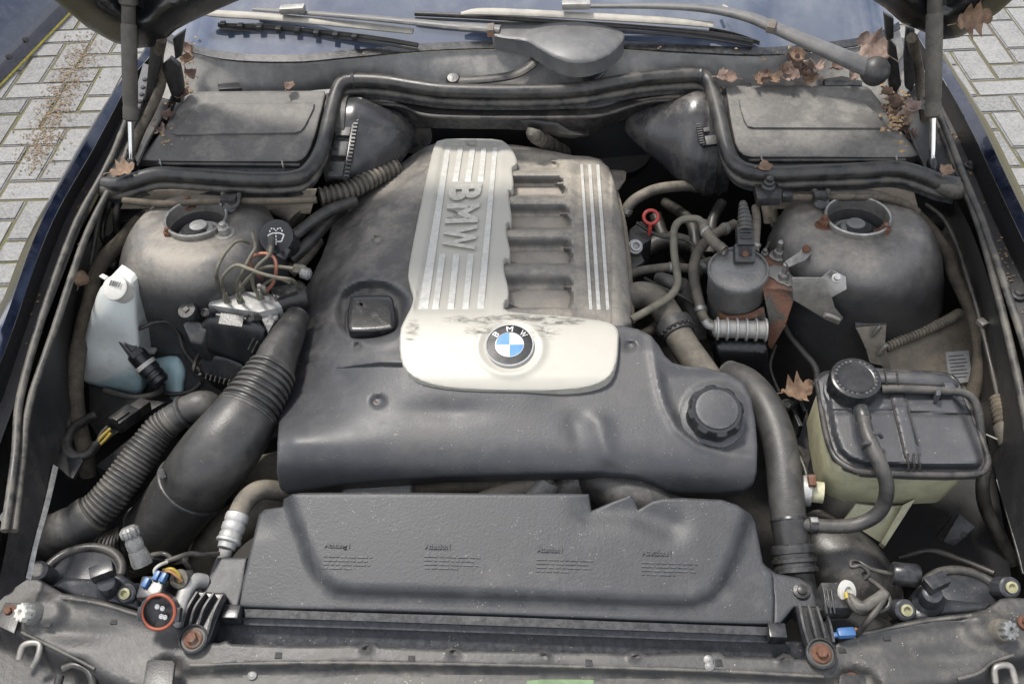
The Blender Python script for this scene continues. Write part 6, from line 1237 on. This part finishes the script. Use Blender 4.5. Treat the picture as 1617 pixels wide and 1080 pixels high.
fp = relief('front_panel', fp_px, fpz, M['slam'], car, step=6, edge=6, drop=.005, skirt=(0, 0, -.05))
relief('bumper_top', [(-80, 980), (60, 1010), (140, 1040), (190, 1060), (240, 1065), (900, 1060), (1360, 1066), (1480, 1060), (1700, 1000), (1720, 1200), (-100, 1200)], lambda U, V: .635+0*U, M['bumper'], car, step=30, edge=10, drop=.004, skirt=(0, 0, -.08))
gt = relief('green_tape', [(832, 1074), (850, 1072), (910, 1072), (938, 1073), (940, 1090), (830, 1090)], lambda U, V: fpz(U, V)+.0012, plain('green tape', (.13, .19, .10), .7, var=.3), car, step=14, edge=2, drop=.0008, skirt=(0, 0, -.002))
for u, v, m_, r in ((255, 1057, 'rust', .0115), (1345, 1076, 'rust', .011), (16, 966, 'rust', .009), (1618, 983, 'rust', .009), (9, 925, 'rust', .0115)):
    c = np.array(P(u, v, float(fpz(np.array([u]), np.array([v]))[0])+.002)); f_ = lathe('panel_bolt', [(r, 0), (r, .002), (r*.9, .003), (r*.3, .0034)], c, (0, -.25, 1), M[m_], car, seg=20); hexnut('bolt_head', c+np.array([0, -.0008, .003]), (0, -.25, 1), r*.55, .005, M[m_], f_)
for u, v in ((399, 1066), (1118, 1042), (1120, 1052)): lathe('panel_rivet', [(.006, 0), (.006, .003), (.003, .005), (.001, .005)], P(u, v, float(fpz(np.array([u]), np.array([v]))[0])), (0, -.25, 1), M['cast'], car, seg=14)
for pts in ([(100, 944), (158, 953), (212, 969), (270, 986)], [(1338, 1006), (1412, 990), (1466, 980), (1534, 972)], [(300, 1050), (500, 1046), (800, 1050), (1100, 1058), (1300, 1068)], [(34, 998), (70, 1015), (110, 1035), (150, 1056)], [(1512, 1072), (1546, 1062), (1566, 1046), (1600, 1034)]):
    tube('pressed_fold', [(u, v, float(fpz(np.array([float(u)]), np.array([float(v)]))[0])) for u, v in pts], .0024, M['slam'], car, n=30, seg=8)
for u, v in ((1118, 1037), (1135, 1046), (440, 1034), (650, 1040), (930, 1046), (1400, 1005), (1330, 1025), (180, 980), (75, 985)):
    obox('panel_hole', P(u, v, float(fpz(np.array([float(u)]), np.array([float(v)]))[0])), (1, .03, 0), (.009, .009, .0012), M['dark'], car, .0003)
# black metal brackets at the bottom edge
for px in ([(232, 1042), (240, 1040), (272, 1042), (276, 1046), (270, 1100), (222, 1100)], [(1326, 1066), (1332, 1062), (1366, 1066), (1368, 1072), (1366, 1110), (1322, 1110)], [(8, 950), (38, 952), (22, 1000), (-10, 985)]):
    pprism('latch_plate', px, .704, .006, M['black'], car, .0015)
# white and grey adjuster knobs
for u, v, mt in ((50, 968, 'washer'), (1580, 996, 'cast')):
    t = T('adjuster_knob', 'pale toothed plastic knob on the left end of the front panel' if u < 800 else 'grey toothed knob on the right end of the front panel', 'knob')
    c = np.array(P(u, v, .708)); lathe('knob_barrel', [(.016, -.02), (.015, .006), (.013, .010)], c, (-.25 if u < 800 else .25, -.4, .9), M['clear'] if u < 800 else M['hose_dusty'], t, seg=24)
    lathe('knob_teeth', [(.011, .006), (.0115, .012), (.0105, .018), (.004, .019), (.003, .015), (.001, .015)], c, (-.35 if u < 800 else .35, -.4, .9), M['offwhite'] if u < 800 else M['cast'], t, seg=48, teeth=(9, .0013, 0, 2))
# ribbed hold-down brackets
def hold(px, ribs_, bolt, lab):
    t = T('ribbed_bracket', lab, 'bracket', 'ribbed brackets clamping the radiator')
    hp = hplane((px[0][0], px[0][1], .716), (px[1][0], px[1][1], .716), bolt[:2]+(.704,))
    relief('bracket_plate', px, lambda U, V: hp(U, V)-.006, M['blackclean'], t, step=7, edge=3, drop=.002, skirt=(0, 0, -.012))
    for a_, b_, c_ in ribs_:
        W = pxpath([(a_[0], a_[1], float(hp(np.array([a_[0]]), np.array([a_[1]]))[0])), (b_[0], b_[1], float(hp(np.array([b_[0]]), np.array([b_[1]]))[0])+.002), (c_[0], c_[1], float(hp(np.array([c_[0]]), np.array([c_[1]]))[0])-.004)], 14)
        vs = []; fs = []
        for i, q in enumerate(W): vs += [q+np.array([dx, 0, dz]) for dx, dz in ((-.0018, -.010), (-.0014, .004), (.0014, .004), (.0018, -.010))]
        for i in range(13): fs += [(i*4+k, i*4+k+1, i*4+k+5, i*4+k+4) for k in range(3)]
        fs += [(0, 1, 2, 3), (55, 54, 53, 52)]
        mesh('rib', vs, [f[::-1] for f in fs], M['hose'], t, 30)
    c = np.array(P(bolt[0], bolt[1], .702)); lathe('bolt_seat', [(.0185, -.004), (.0185, .004), (.0165, .006), (.0155, .002)], c, (0, -.25, 1), M['hose'], t, seg=28)
    f_ = lathe('flange_bolt', [(.0125, 0), (.0125, .003), (.011, .0045), (.004, .005)], c, (0, -.25, 1), M['rust'], t, seg=22); hexnut('bolt_head', c+np.array([0, -.001, .0045]), (0, -.25, 1), .0072, .007, M['rust'], f_)
hold([(313, 933), (356, 937), (352, 955), (344, 975), (334, 1005), (328, 1018), (314, 1027), (291, 1024), (285, 1003), (289, 975), (300, 950)], [((312, 936), (297, 962), (289, 990)), ((325, 937), (308, 962), (300, 992)), ((338, 938), (322, 963), (313, 994)), ((352, 940), (338, 968), (328, 1004))], (306, 1009), 'ribbed black bracket with rusty bolt beside the bare lamp connector')
hold([(1258, 956), (1303, 958), (1312, 975), (1318, 1004), (1320, 1028), (1311, 1050), (1286, 1050), (1274, 1028), (1267, 1000), (1261, 975)], [((1262, 958), (1268, 990), (1276, 1018)), ((1276, 958), (1283, 985), (1289, 1010)), ((1289, 959), (1297, 985), (1303, 1010)), ((1302, 960), (1311, 990), (1316, 1015))], (1296, 1032), 'ribbed black bracket with rusty bolt beside the blue wire clip')
# ------------------------------------------------------------------ headlamps
def lamp(px, ring, tower_, nut, lab, sg):
    t = T('headlamp_unit', lab, 'headlamp', 'headlamp housings behind the front panel')
    relief('housing', px, lambda U, V: .692+.012*np.exp(-((U-tower_[0])/40)**2)-.0002*(V-930), M['headlamp'], t, step=8, edge=8, drop=.008, skirt=(0, 0, -.08))
    c = np.array(P(*ring[:3])); tube('gasket_ring', [c+np.array([math.cos(x)*ring[3], math.sin(x)*ring[3]*.8, 0]) for x in np.linspace(0, 2*math.pi, 30)], .007, M['rubber'], t, world=True, n=60, seg=10)
    lathe('lamp_cap', [(ring[3]*.98, -.03), (ring[3]*.98, 0), (ring[3]*.8, .006), (.001, .008)], c-np.array([0, 0, .006]), (0, 0, 1), M['headlamp'], t, seg=40)
    a_ = np.array(P(*tower_)); lathe('adjuster_tower', [(.022, -.03), (.020, .0), (.014, .006), (.012, .030), (.009, .032)], a_, (sg*.15, -.2, 1), M['headlamp'], t, seg=20); obox('tower_plug', a_+np.array([0, .004, .038]), (.8, .4, 0), (.03, .018, .016), M['blackclean'], t, .002)
    for n_ in nut:
        q = lathe('nut_boss', [(.014, -.03), (.0135, 0), (.011, .002)], P(*n_), (0, -.5, .9), M['headlamp'], t, seg=18); lathe('brass_nut', [(.0065, 0), (.0075, .003), (.0075, .006), (.0045, .007), (.0035, .003), (.001, .003)], P(*n_), (0, -.5, .9), plain('pale nut', (.27, .26, .15), .5), q, seg=16)
lamp([(82, 925), (100, 912), (150, 914), (165, 905), (190, 905), (212, 920), (222, 945), (222, 965), (180, 955), (120, 945)], (130, 908, .675, .055), (176, 930, .70), ((199, 937, .705),), 'left headlamp housing with an upright plug beside the wing', 1)
lamp([(1426, 985), (1424, 965), (1440, 945), (1450, 930), (1480, 932), (1496, 946), (1530, 950), (1565, 952), (1560, 965), (1500, 972), (1450, 980)], (1522, 945, .675, .052), (1466, 948, .70), ((1430, 963, .705), (1595, 927, .71)), 'right headlamp housing with a sideways black plug beside the wing', -1)
sp_ = tag(lathe('lamp_sleeve', [(.013, 0), (.015, .003), (.015, .03), (.013, .034)], P(1408, 905, .725), np.array(P(1440, 908, .725))-np.array(P(1408, 905, .725)), M['blackclean'], None, seg=24), 'black sleeve plug lying above the right headlamp', 'plug')
tag(lathe('corner_boss', [(.013, -.04), (.013, 0), (.009, .003)], P(60, 900, .71), (.1, -.3, 1), M['hose'], None, seg=18), 'grey rubber boss at the left wing corner', 'boss')
# loose lamp connector with an orange seal
lc = T('lamp_connector', 'bare round lamp connector with an orange seal and blue clips', 'connector')
n_ = np.array([.08, -.62, .78]); n_ /= np.linalg.norm(n_); c = np.array(P(250, 966, .740)); 
lathe('connector_cup', [(.020, -.022), (.0235, -.012), (.0240, 0), (.0215, .001), (.0205, -.010), (.001, -.011)], c, n_, M['blackclean'], lc, seg=36)
tube('orange_seal', [c+.0215*(math.cos(x)*np.array([1, 0, 0])+math.sin(x)*np.cross(n_, (1, 0, 0))) for x in np.linspace(0, 2*math.pi, 40)], .0022, M['orange'], lc, world=True, n=60, seg=8)
obox('connector_neck', P(243, 932, .735), (.0, 1, .1), (.030, .032, .024), M['blackclean'], lc, .003)
for u, v in ((231, 920), (258, 912), (248, 909)): obox('blue_clip', P(u, v, .750), (.3, 1, .2), (.013, .007, .008), M['blue'], lc, .0015)
for sg in (-1, 1): obox('cup_ear', c+np.array([sg*.024, .0, -.006]), (0, 1, .5), (.018, .008, .010), M['blackclean'], lc, .002)
cxx, cyy = np.array([1, 0, 0.0]), np.cross(n_, (1, 0, 0))
for x, y_ in ((-.003, .006), (.004, .004), (.003, -.006), (.008, -.007)): tube('contact_pin', [c-n_*.010+cxx*x+cyy*y_, c-n_*.002+cxx*x+cyy*y_], .0016, M['letters'], lc, world=True, n=3, seg=8); tube('contact_loop', [c-n_*.003+cxx*(x+.0026*math.cos(a_))+cyy*(y_+.0026*math.sin(a_)) for a_ in np.linspace(0, 6.28, 9)], .0007, M['letters'], lc, world=True, n=16, seg=5)
tube('white_wire', [(246, 910, .748), (244, 900, .755), (252, 892, .758), (264, 887, .752)], .0022, M['whitewire'], lc, n=16, seg=8)
for pts, m_ in (([(255, 904, .745), (268, 902, .748), (280, 910, .742), (287, 917, .735)], 'brownwire'), ([(258, 900, .747), (272, 898, .75), (283, 908, .742), (284, 918, .734)], 'yellow'), ([(262, 886, .75), (280, 880, .75), (300, 874, .742), (320, 876, .73), (345, 874, .71)], 'wire'), ([(296, 872, .74), (292, 885, .735), (298, 896, .72)], 'wire'), ([(240, 876, .74), (258, 874, .748), (270, 880, .745)], 'wire')):
    tube('lamp_wire', pts, .0022 if m_ != 'wire' else .0034, M[m_], lc, n=20, seg=8)
gr_ = T('wire_grommet', 'grey rubber grommet holding thin coloured wires', 'grommet'); lathe('grommet_disc', [(.011, -.012), (.013, 0), (.012, .004), (.006, .005), (.005, .001), (.001, .001)], P(284, 914, .730), (0, -.5, .85), M['hose_dusty'], gr_, seg=22); tube('grommet_stem', [(293, 905, .72), (298, 920, .715), (300, 935, .70)], .010, M['hose'], gr_, n=8, seg=14)
bl = T('signal_bulb', 'small clear bulb in a dirty socket beside the intake duct', 'bulb'); lathe('socket', [(.013, 0), (.014, .006), (.012, .022)], P(226, 892, .715), (-.25, .45, .6), M['clear'], bl, seg=20); lathe('bulb_glass', [(.009, .018), (.0115, .026), (.0115, .036), (.008, .044), (.002, .047)], P(226, 892, .715), (-.25, .45, .6), M['clear'], bl, seg=20)
lathe('knurled_base', [(.011, .042), (.0125, .045), (.0125, .052), (.009, .056), (.001, .056)], P(226, 892, .715), (-.25, .45, .6), M['cast'], bl, seg=40, teeth=(10, .001, 0, 2))
bp_ = tag(tube('bent_pipe', [(322, 918, .70), (308, 917, .712), (296, 927, .716), (288, 948, .712), (282, 972, .705), (280, 985, .69)], .0105, M['alloy'], None, n=40, seg=16), 'bright bent metal pipe behind the left ribbed bracket', 'pipe')
# right side wiring behind the lamp
rw = T('lamp_plug', 'black lamp plug with a white seal and looping wires on the right', 'connector')
cq = np.array(P(1336, 935, .735)); lathe('plug_seal', [(.010, -.004), (.0125, 0), (.012, .004), (.006, .005), (.005, .002), (.001, .002)], cq, (.35, -.5, .8), M['offwhite'], rw, seg=24, sx=1.25, ref=(0, 1, .3))
obox('plug_body', P(1318, 948, .722), (1, .1, -.1), (.036, .036, .03), M['black'], rw, .003)
for i in range(3): obox('plug_rib', P(1303+i*6, 950, .740), (0, 1, .2), (.03, .002, .006), M['blackclean'], rw, .0005)
for pts, r, m_ in (([(1338, 938, .742), (1342, 952, .742), (1356, 966, .735), (1380, 966, .732), (1402, 958, .735), (1402, 940, .738), (1388, 926, .735), (1370, 912, .728), (1364, 905, .725)], .0034, 'wire'), ([(1340, 944, .738), (1360, 958, .74), (1378, 950, .742), (1396, 938, .742)], .0075, 'hose'), ([(1400, 936, .742), (1388, 958, .742), (1372, 978, .735), (1358, 996, .715), (1348, 1004, .70)], .0042, 'wire'), ([(1364, 915, .728), (1372, 905, .735), (1360, 893, .738), (1345, 895, .735), (1344, 886, .735), (1356, 886, .735), (1375, 898, .735), (1408, 906, .728)], .0030, 'wire'), ([(1336, 936, .743), (1338, 945, .743)], .003, 'yellow'), ([(1352, 992, .716), (1346, 1003, .705)], .002, 'brownwire'), ([(1356, 994, .714), (1350, 1006, .703)], .002, 'brownwire')):
    tube('plug_wire', pts, r, M[m_], rw, n=50, seg=8)
bc_ = T('blue_clip', 'small blue plastic wire clip by the right ribbed bracket', 'clip'); obox('clip_body', P(1336, 999, .712), (1, .1, 0), (.022, .012, .010), M['blue'], bc_, .003); obox('clip_tongue', P(1325, 1002, .708), (1, .1, 0), (.016, .006, .005), M['blue'], bc_, .001)
tag(relief('socket_block', [(1300, 985), (1330, 965), (1380, 970), (1412, 985), (1408, 1000), (1340, 1020), (1310, 1010)], lambda U, V: .665+0*U, M['dark'], None, step=15, edge=8, drop=.01, skirt=(0, 0, -.05)), 'dark lamp socket block behind the right bracket', 'lamp socket')
ow = T('duct_scoop', 'broad grey air duct beside the radiator on the right', 'air duct'); tube('scoop_wall', [(1270, 850, .60), (1310, 880, .61), (1340, 910, .60), (1360, 950, .56)], [.05, .058, .06, .06], M['duct'], ow, n=24, seg=26)
wbk = T('wing_bracket', 'folded black steel bracket on the wheel arch below the coolant tank', 'bracket'); prism('bracket_tab', [P(1490, 855, .60), P(1515, 810, .63), P(1540, 832, .63), P(1508, 862, .60)], (0, .004, -.004), M['innerwall'], wbk, .001); prism('bracket_web', [P(1478, 848, .60), P(1505, 815, .64), P(1515, 810, .632), P(1490, 856, .598)], (0, .004, -.004), M['black'], wbk, .001); lathe('bracket_hole', [(.004, 0), (.004, .001)], P(1522, 844, .6185), (0, -.4, .9), M['dark'], wbk, seg=12)
# grey loops at the lower corners
for pts, lb in (([(30, 1040, .68), (38, 1018, .69), (62, 1016, .69), (60, 1036, .685), (52, 1052, .675)], 'grey folded wire loop at the lower left corner'), ([(1572, 1078, .68), (1572, 1054, .69), (1595, 1052, .69), (1604, 1078, .68)], 'grey folded wire loop at the lower right corner')):
    tag(tube('spring_loop', pts, .0042, M['steel'], None, n=30, seg=8, angle=60), lb, 'wire loop')
tag(tube('grommet_hoop', [(95, 1066, .675), (92, 1085, .67), (102, 1100, .665), (130, 1100, .665), (146, 1082, .67), (140, 1060, .675), (118, 1050, .678), (100, 1056, .676)], .0055, M['rubber'], None, n=40, seg=10), 'black rubber hoop lying on the bumper top', 'rubber hoop')
# ------------------------------------------------------------------ fallen leaves
def leaf(u, v, z, size, rz, curl, mat, lab, tilt=(0, -.25, 1), group=None, kind='oak', twist=.0):
    t = np.linspace(0, 1, 15); size *= .8
    if kind == 'oak': hw_ = .36*np.sin(math.pi*np.clip(t, .02, .98))**.7*(1+.38*np.sin(t*math.pi*7.0))
    else: hw_ = .42*np.sin(math.pi*np.clip(t, .02, .98))**.8*(1+.10*np.sin(t*math.pi*9+.4))
    vs = []; N = np.array(tilt, float); N /= np.linalg.norm(N); X = np.array([math.cos(rz), math.sin(rz), 0]); X -= N*(X@N); X /= np.linalg.norm(X); Y = np.cross(N, X); c = np.array(P(u, v, z))
    rs = random.Random(int(u*13+v)); ph = rs.random()*6
    for i, s in enumerate(t):
        for k in (-1, -.5, 0, .5, 1):
            w_ = hw_[i]*k*size; h = curl*size*((s-.5)**2*1.2+(k*hw_[i])**2*2.2)+.05*size*math.sin(s*9+k*2.5+ph)+(.02*size if k == 0 else 0)+twist*size*(s-.5)*k
            vs.append(c+X*(s-.5)*size*(1-.2*curl)+Y*w_+N*h)
    fs = [(i*5+k, i*5+k+1, i*5+k+6, i*5+k+5) for i in range(14) for k in range(4)]
    bm = bmesh.new(); bv = [bm.verts.new(q) for q in vs]
    for f in fs: bm.faces.new([bv[i] for i in f])
    bm.normal_update(); bmesh.ops.solidify(bm, geom=bm.faces[:], thickness=.0006)
    o = T('leaf', lab, 'leaf', group); frombm('blade', bm, M[mat], o, 60)
    a_ = c-X*.5*size*(1-.2*curl)+N*(curl*size*.3); tube('stalk', [a_, a_-X*size*.14+N*size*.05, a_-X*size*.25+N*size*.02], .0009, M[mat], o, world=True, n=6, seg=5)
    return o
leaf(196, 270, .905, .058, .5, .5, 'leafb', 'large tan leaf resting at the foot of the left gas strut', kind='oak')
leaf(126, 441, .80, .040, 1.8, .7, 'leafb', 'curled tan leaf caught on the left inner wing', tilt=(.6, -.4, .7), kind='beech')
leaf(1208, 264, .905, .032, .2, .4, 'leafb', 'small tan leaf on the ledge before the right filter box', kind='beech')
leaf(1257, 620, .705, .070, .3, .75, 'leafb', 'orange brown crumpled leaf beside the coolant tank', kind='oak', twist=.3)
leaf(1535, 28, 1.10, .075, .6, .9, 'leafb', 'dry brown leaf hanging on the right hood corner', tilt=(-.1, -.9, .3), kind='oak')
leaf(1380, 75, 1.00, .085, 2.2, .5, 'leafc', 'large pink brown leaf by the round knob of the right wiper', tilt=(-.2, -.7, .6), kind='oak')
leaf(1145, 123, .945, .045, .2, .5, 'leafc', 'pale pink leaf at the corner of the bulkhead seal', kind='beech'); leaf(1152, 125, .948, .040, 2.8, .5, 'leafa', 'russet leaf beside the pale leaf at the seal corner', kind='beech')
leaf(1493, 272, .905, .035, 1.0, .8, 'leafb', 'small curled leaf at the right end of the bulkhead seal', kind='beech')
leaf(458, 137, .945, .030, 1.2, .5, 'leafa', 'small russet leaf fragment behind the left filter box', kind='beech')
leaf(1440, 172, .935, .045, .6, .8, 'leafc', 'pale curled leaf lying on the right hinge ledge', kind='beech')
TONE = {'leafa': 'dark russet', 'leafb': 'golden tan', 'leafc': 'pale pinkish'}
litter = [(1255, 92, .965, .055, 'leafb'), (1262, 105, .955, .060, 'leafc'), (1240, 112, .955, .050, 'leafb'), (1272, 118, .950, .060, 'leafa'), (1225, 126, .945, .050, 'leafb'), (1250, 126, .948, .055, 'leafc'), (1280, 126, .945, .050, 'leafb'), (1195, 128, .945, .042, 'leafb'), (1208, 124, .946, .045, 'leafa'), (1290, 108, .95, .045, 'leafc'), (1322, 108, .955, .040, 'leafa'), (1345, 122, .945, .042, 'leafc')]
for i, (u, v, z, s, m_) in enumerate(litter): leaf(u, v, z, s*.82, i*1.3, .8, m_, 'dry %s leaf in the heap on the cowl behind the right filter box' % TONE[m_], group='leaf heap on the cowl', kind='oak' if i % 2 else 'beech', tilt=(random.uniform(-.4, .4), random.uniform(-.6, .0), 1), twist=.3)
side = [(1408, 165, .925, .05, 'leafa'), (1418, 178, .92, .05, 'leafa'), (1425, 190, .915, .055, 'leafc'), (1430, 205, .91, .04, 'leafa'), (1400, 150, .93, .04, 'leafb'), (1437, 215, .905, .04, 'leafa'), (1412, 188, .915, .04, 'leafa')]
for i, (u, v, z, s, m_) in enumerate(side): leaf(u, v, z, s*.82, i*1.7, .9, m_, 'crumpled %s leaf in the channel beside the right filter box' % TONE[m_], group='leaves in the right channel', kind='oak' if i % 2 else 'beech', tilt=(random.uniform(-.5, .5), random.uniform(-.7, .0), 1), twist=.4)
sidel = [(293, 80, .985, .035, 'leafa'), (298, 98, .97, .04, 'leafb'), (300, 118, .95, .035, 'leafa'), (290, 152, .93, .035, 'leafa'), (268, 185, .92, .035, 'leafa'), (255, 205, .91, .03, 'leafc')]
for i, (u, v, z, s, m_) in enumerate(sidel): leaf(u, v, z, s, i*1.1+.4, .7, m_, 'crumpled %s leaf in the channel beside the left filter box' % TONE[m_], group='leaves in the left channel', kind='beech', tilt=(random.uniform(-.5, .5), random.uniform(-.7, .0), 1), twist=.4)
# crumbs: far too many to count
def crumbs(name, spots, mat, lab):
    vs, fs = [], []; rs = random.Random(5)
    for (u, v, z, su, sv, n, r) in spots:
        for _ in range(n):
            U, V = rs.gauss(u, su), rs.gauss(v, sv); zz = z(U, V) if callable(z) else z; c = np.array(P(U, V, zz))+np.array([0, 0, .001]); a_ = rs.random()*6.28; s = r*rs.uniform(.4, 1.6); b = len(vs)
            X = np.array([math.cos(a_), math.sin(a_), rs.uniform(-.3, .3)]); Y = np.array([-math.sin(a_), math.cos(a_), rs.uniform(-.5, .5)])
            vs += [c-X*s, c-Y*s*.6, c+X*s*.9, c+Y*s*.5, c+np.array([0, 0, s*.6])]; fs += [(b, b+1, b+4), (b+1, b+2, b+4), (b+2, b+3, b+4), (b+3, b, b+4), (b+3, b+2, b+1, b)]
    o = mesh(name, vs, fs, mat, None, smooth=False); o['kind'] = 'stuff'; o['label'] = lab; o['category'] = 'debris'; return o
cz = lambda U, V: on_cowl(min(max(U, 260), 1430), min(max(V, 70), 150))+.003
gz = lambda U, V: zA(V)-.050
sp = [(1260, 110, cz, 45, 14, 260, .0045), (1180, 105, cz, 60, 16, 70, .0025), (700, 110, cz, 160, 14, 130, .0022), (1000, 100, cz, 70, 12, 40, .002), (420, 120, cz, 70, 14, 60, .0022), (296, 105, cz, 8, 25, 70, .005), (1415, 170, .92, 10, 24, 150, .005), (262, 200, .91, 12, 20, 35, .004), (1565, 300, gz, 8, 10, 60, .0022), (1590, 390, gz, 10, 30, 50, .0025), (1540, 250, gz, 8, 20, 30, .003), (1520, 205, gz, 6, 20, 25, .003), (120, 330, gz, 10, 40, 30, .002), (50, 470, gz, 12, 50, 45, .0022), (205, 175, gz, 6, 22, 20, .003)]
crumbs('leaf_crumbs', sp, M['litter'], 'scattered dry leaf crumbs in gutters and on the cowl')
vs, fs = [], []; rs = random.Random(11)
for _ in range(1600):                        # soil and moss washed between the pavers on the left
    t_ = rs.random(); U = 135-t_*85+rs.gauss(0, 14); V = 70+t_*190+rs.gauss(0, 14); c = np.array(P(U, V, .016)); s = rs.uniform(.0015, .006); b = len(vs); a_ = rs.random()*6.28
    X = np.array([math.cos(a_), math.sin(a_), 0]); Y = np.array([-math.sin(a_), math.cos(a_), 0]); vs += [c-X*s, c-Y*s*.7, c+X*s, c+Y*s*.7, c+np.array([0, 0, s*.5])]; fs += [(b, b+1, b+4), (b+1, b+2, b+4), (b+2, b+3, b+4), (b+3, b, b+4)]
o = mesh('soil_scatter', vs, fs, plain('brown soil crumbs', (.22, .16, .10), .95, var=.5), None, smooth=False); o['kind'] = 'stuff'; o['label'] = 'brown soil crumbs scattered over the pavers'; o['category'] = 'soil'
finish_things()
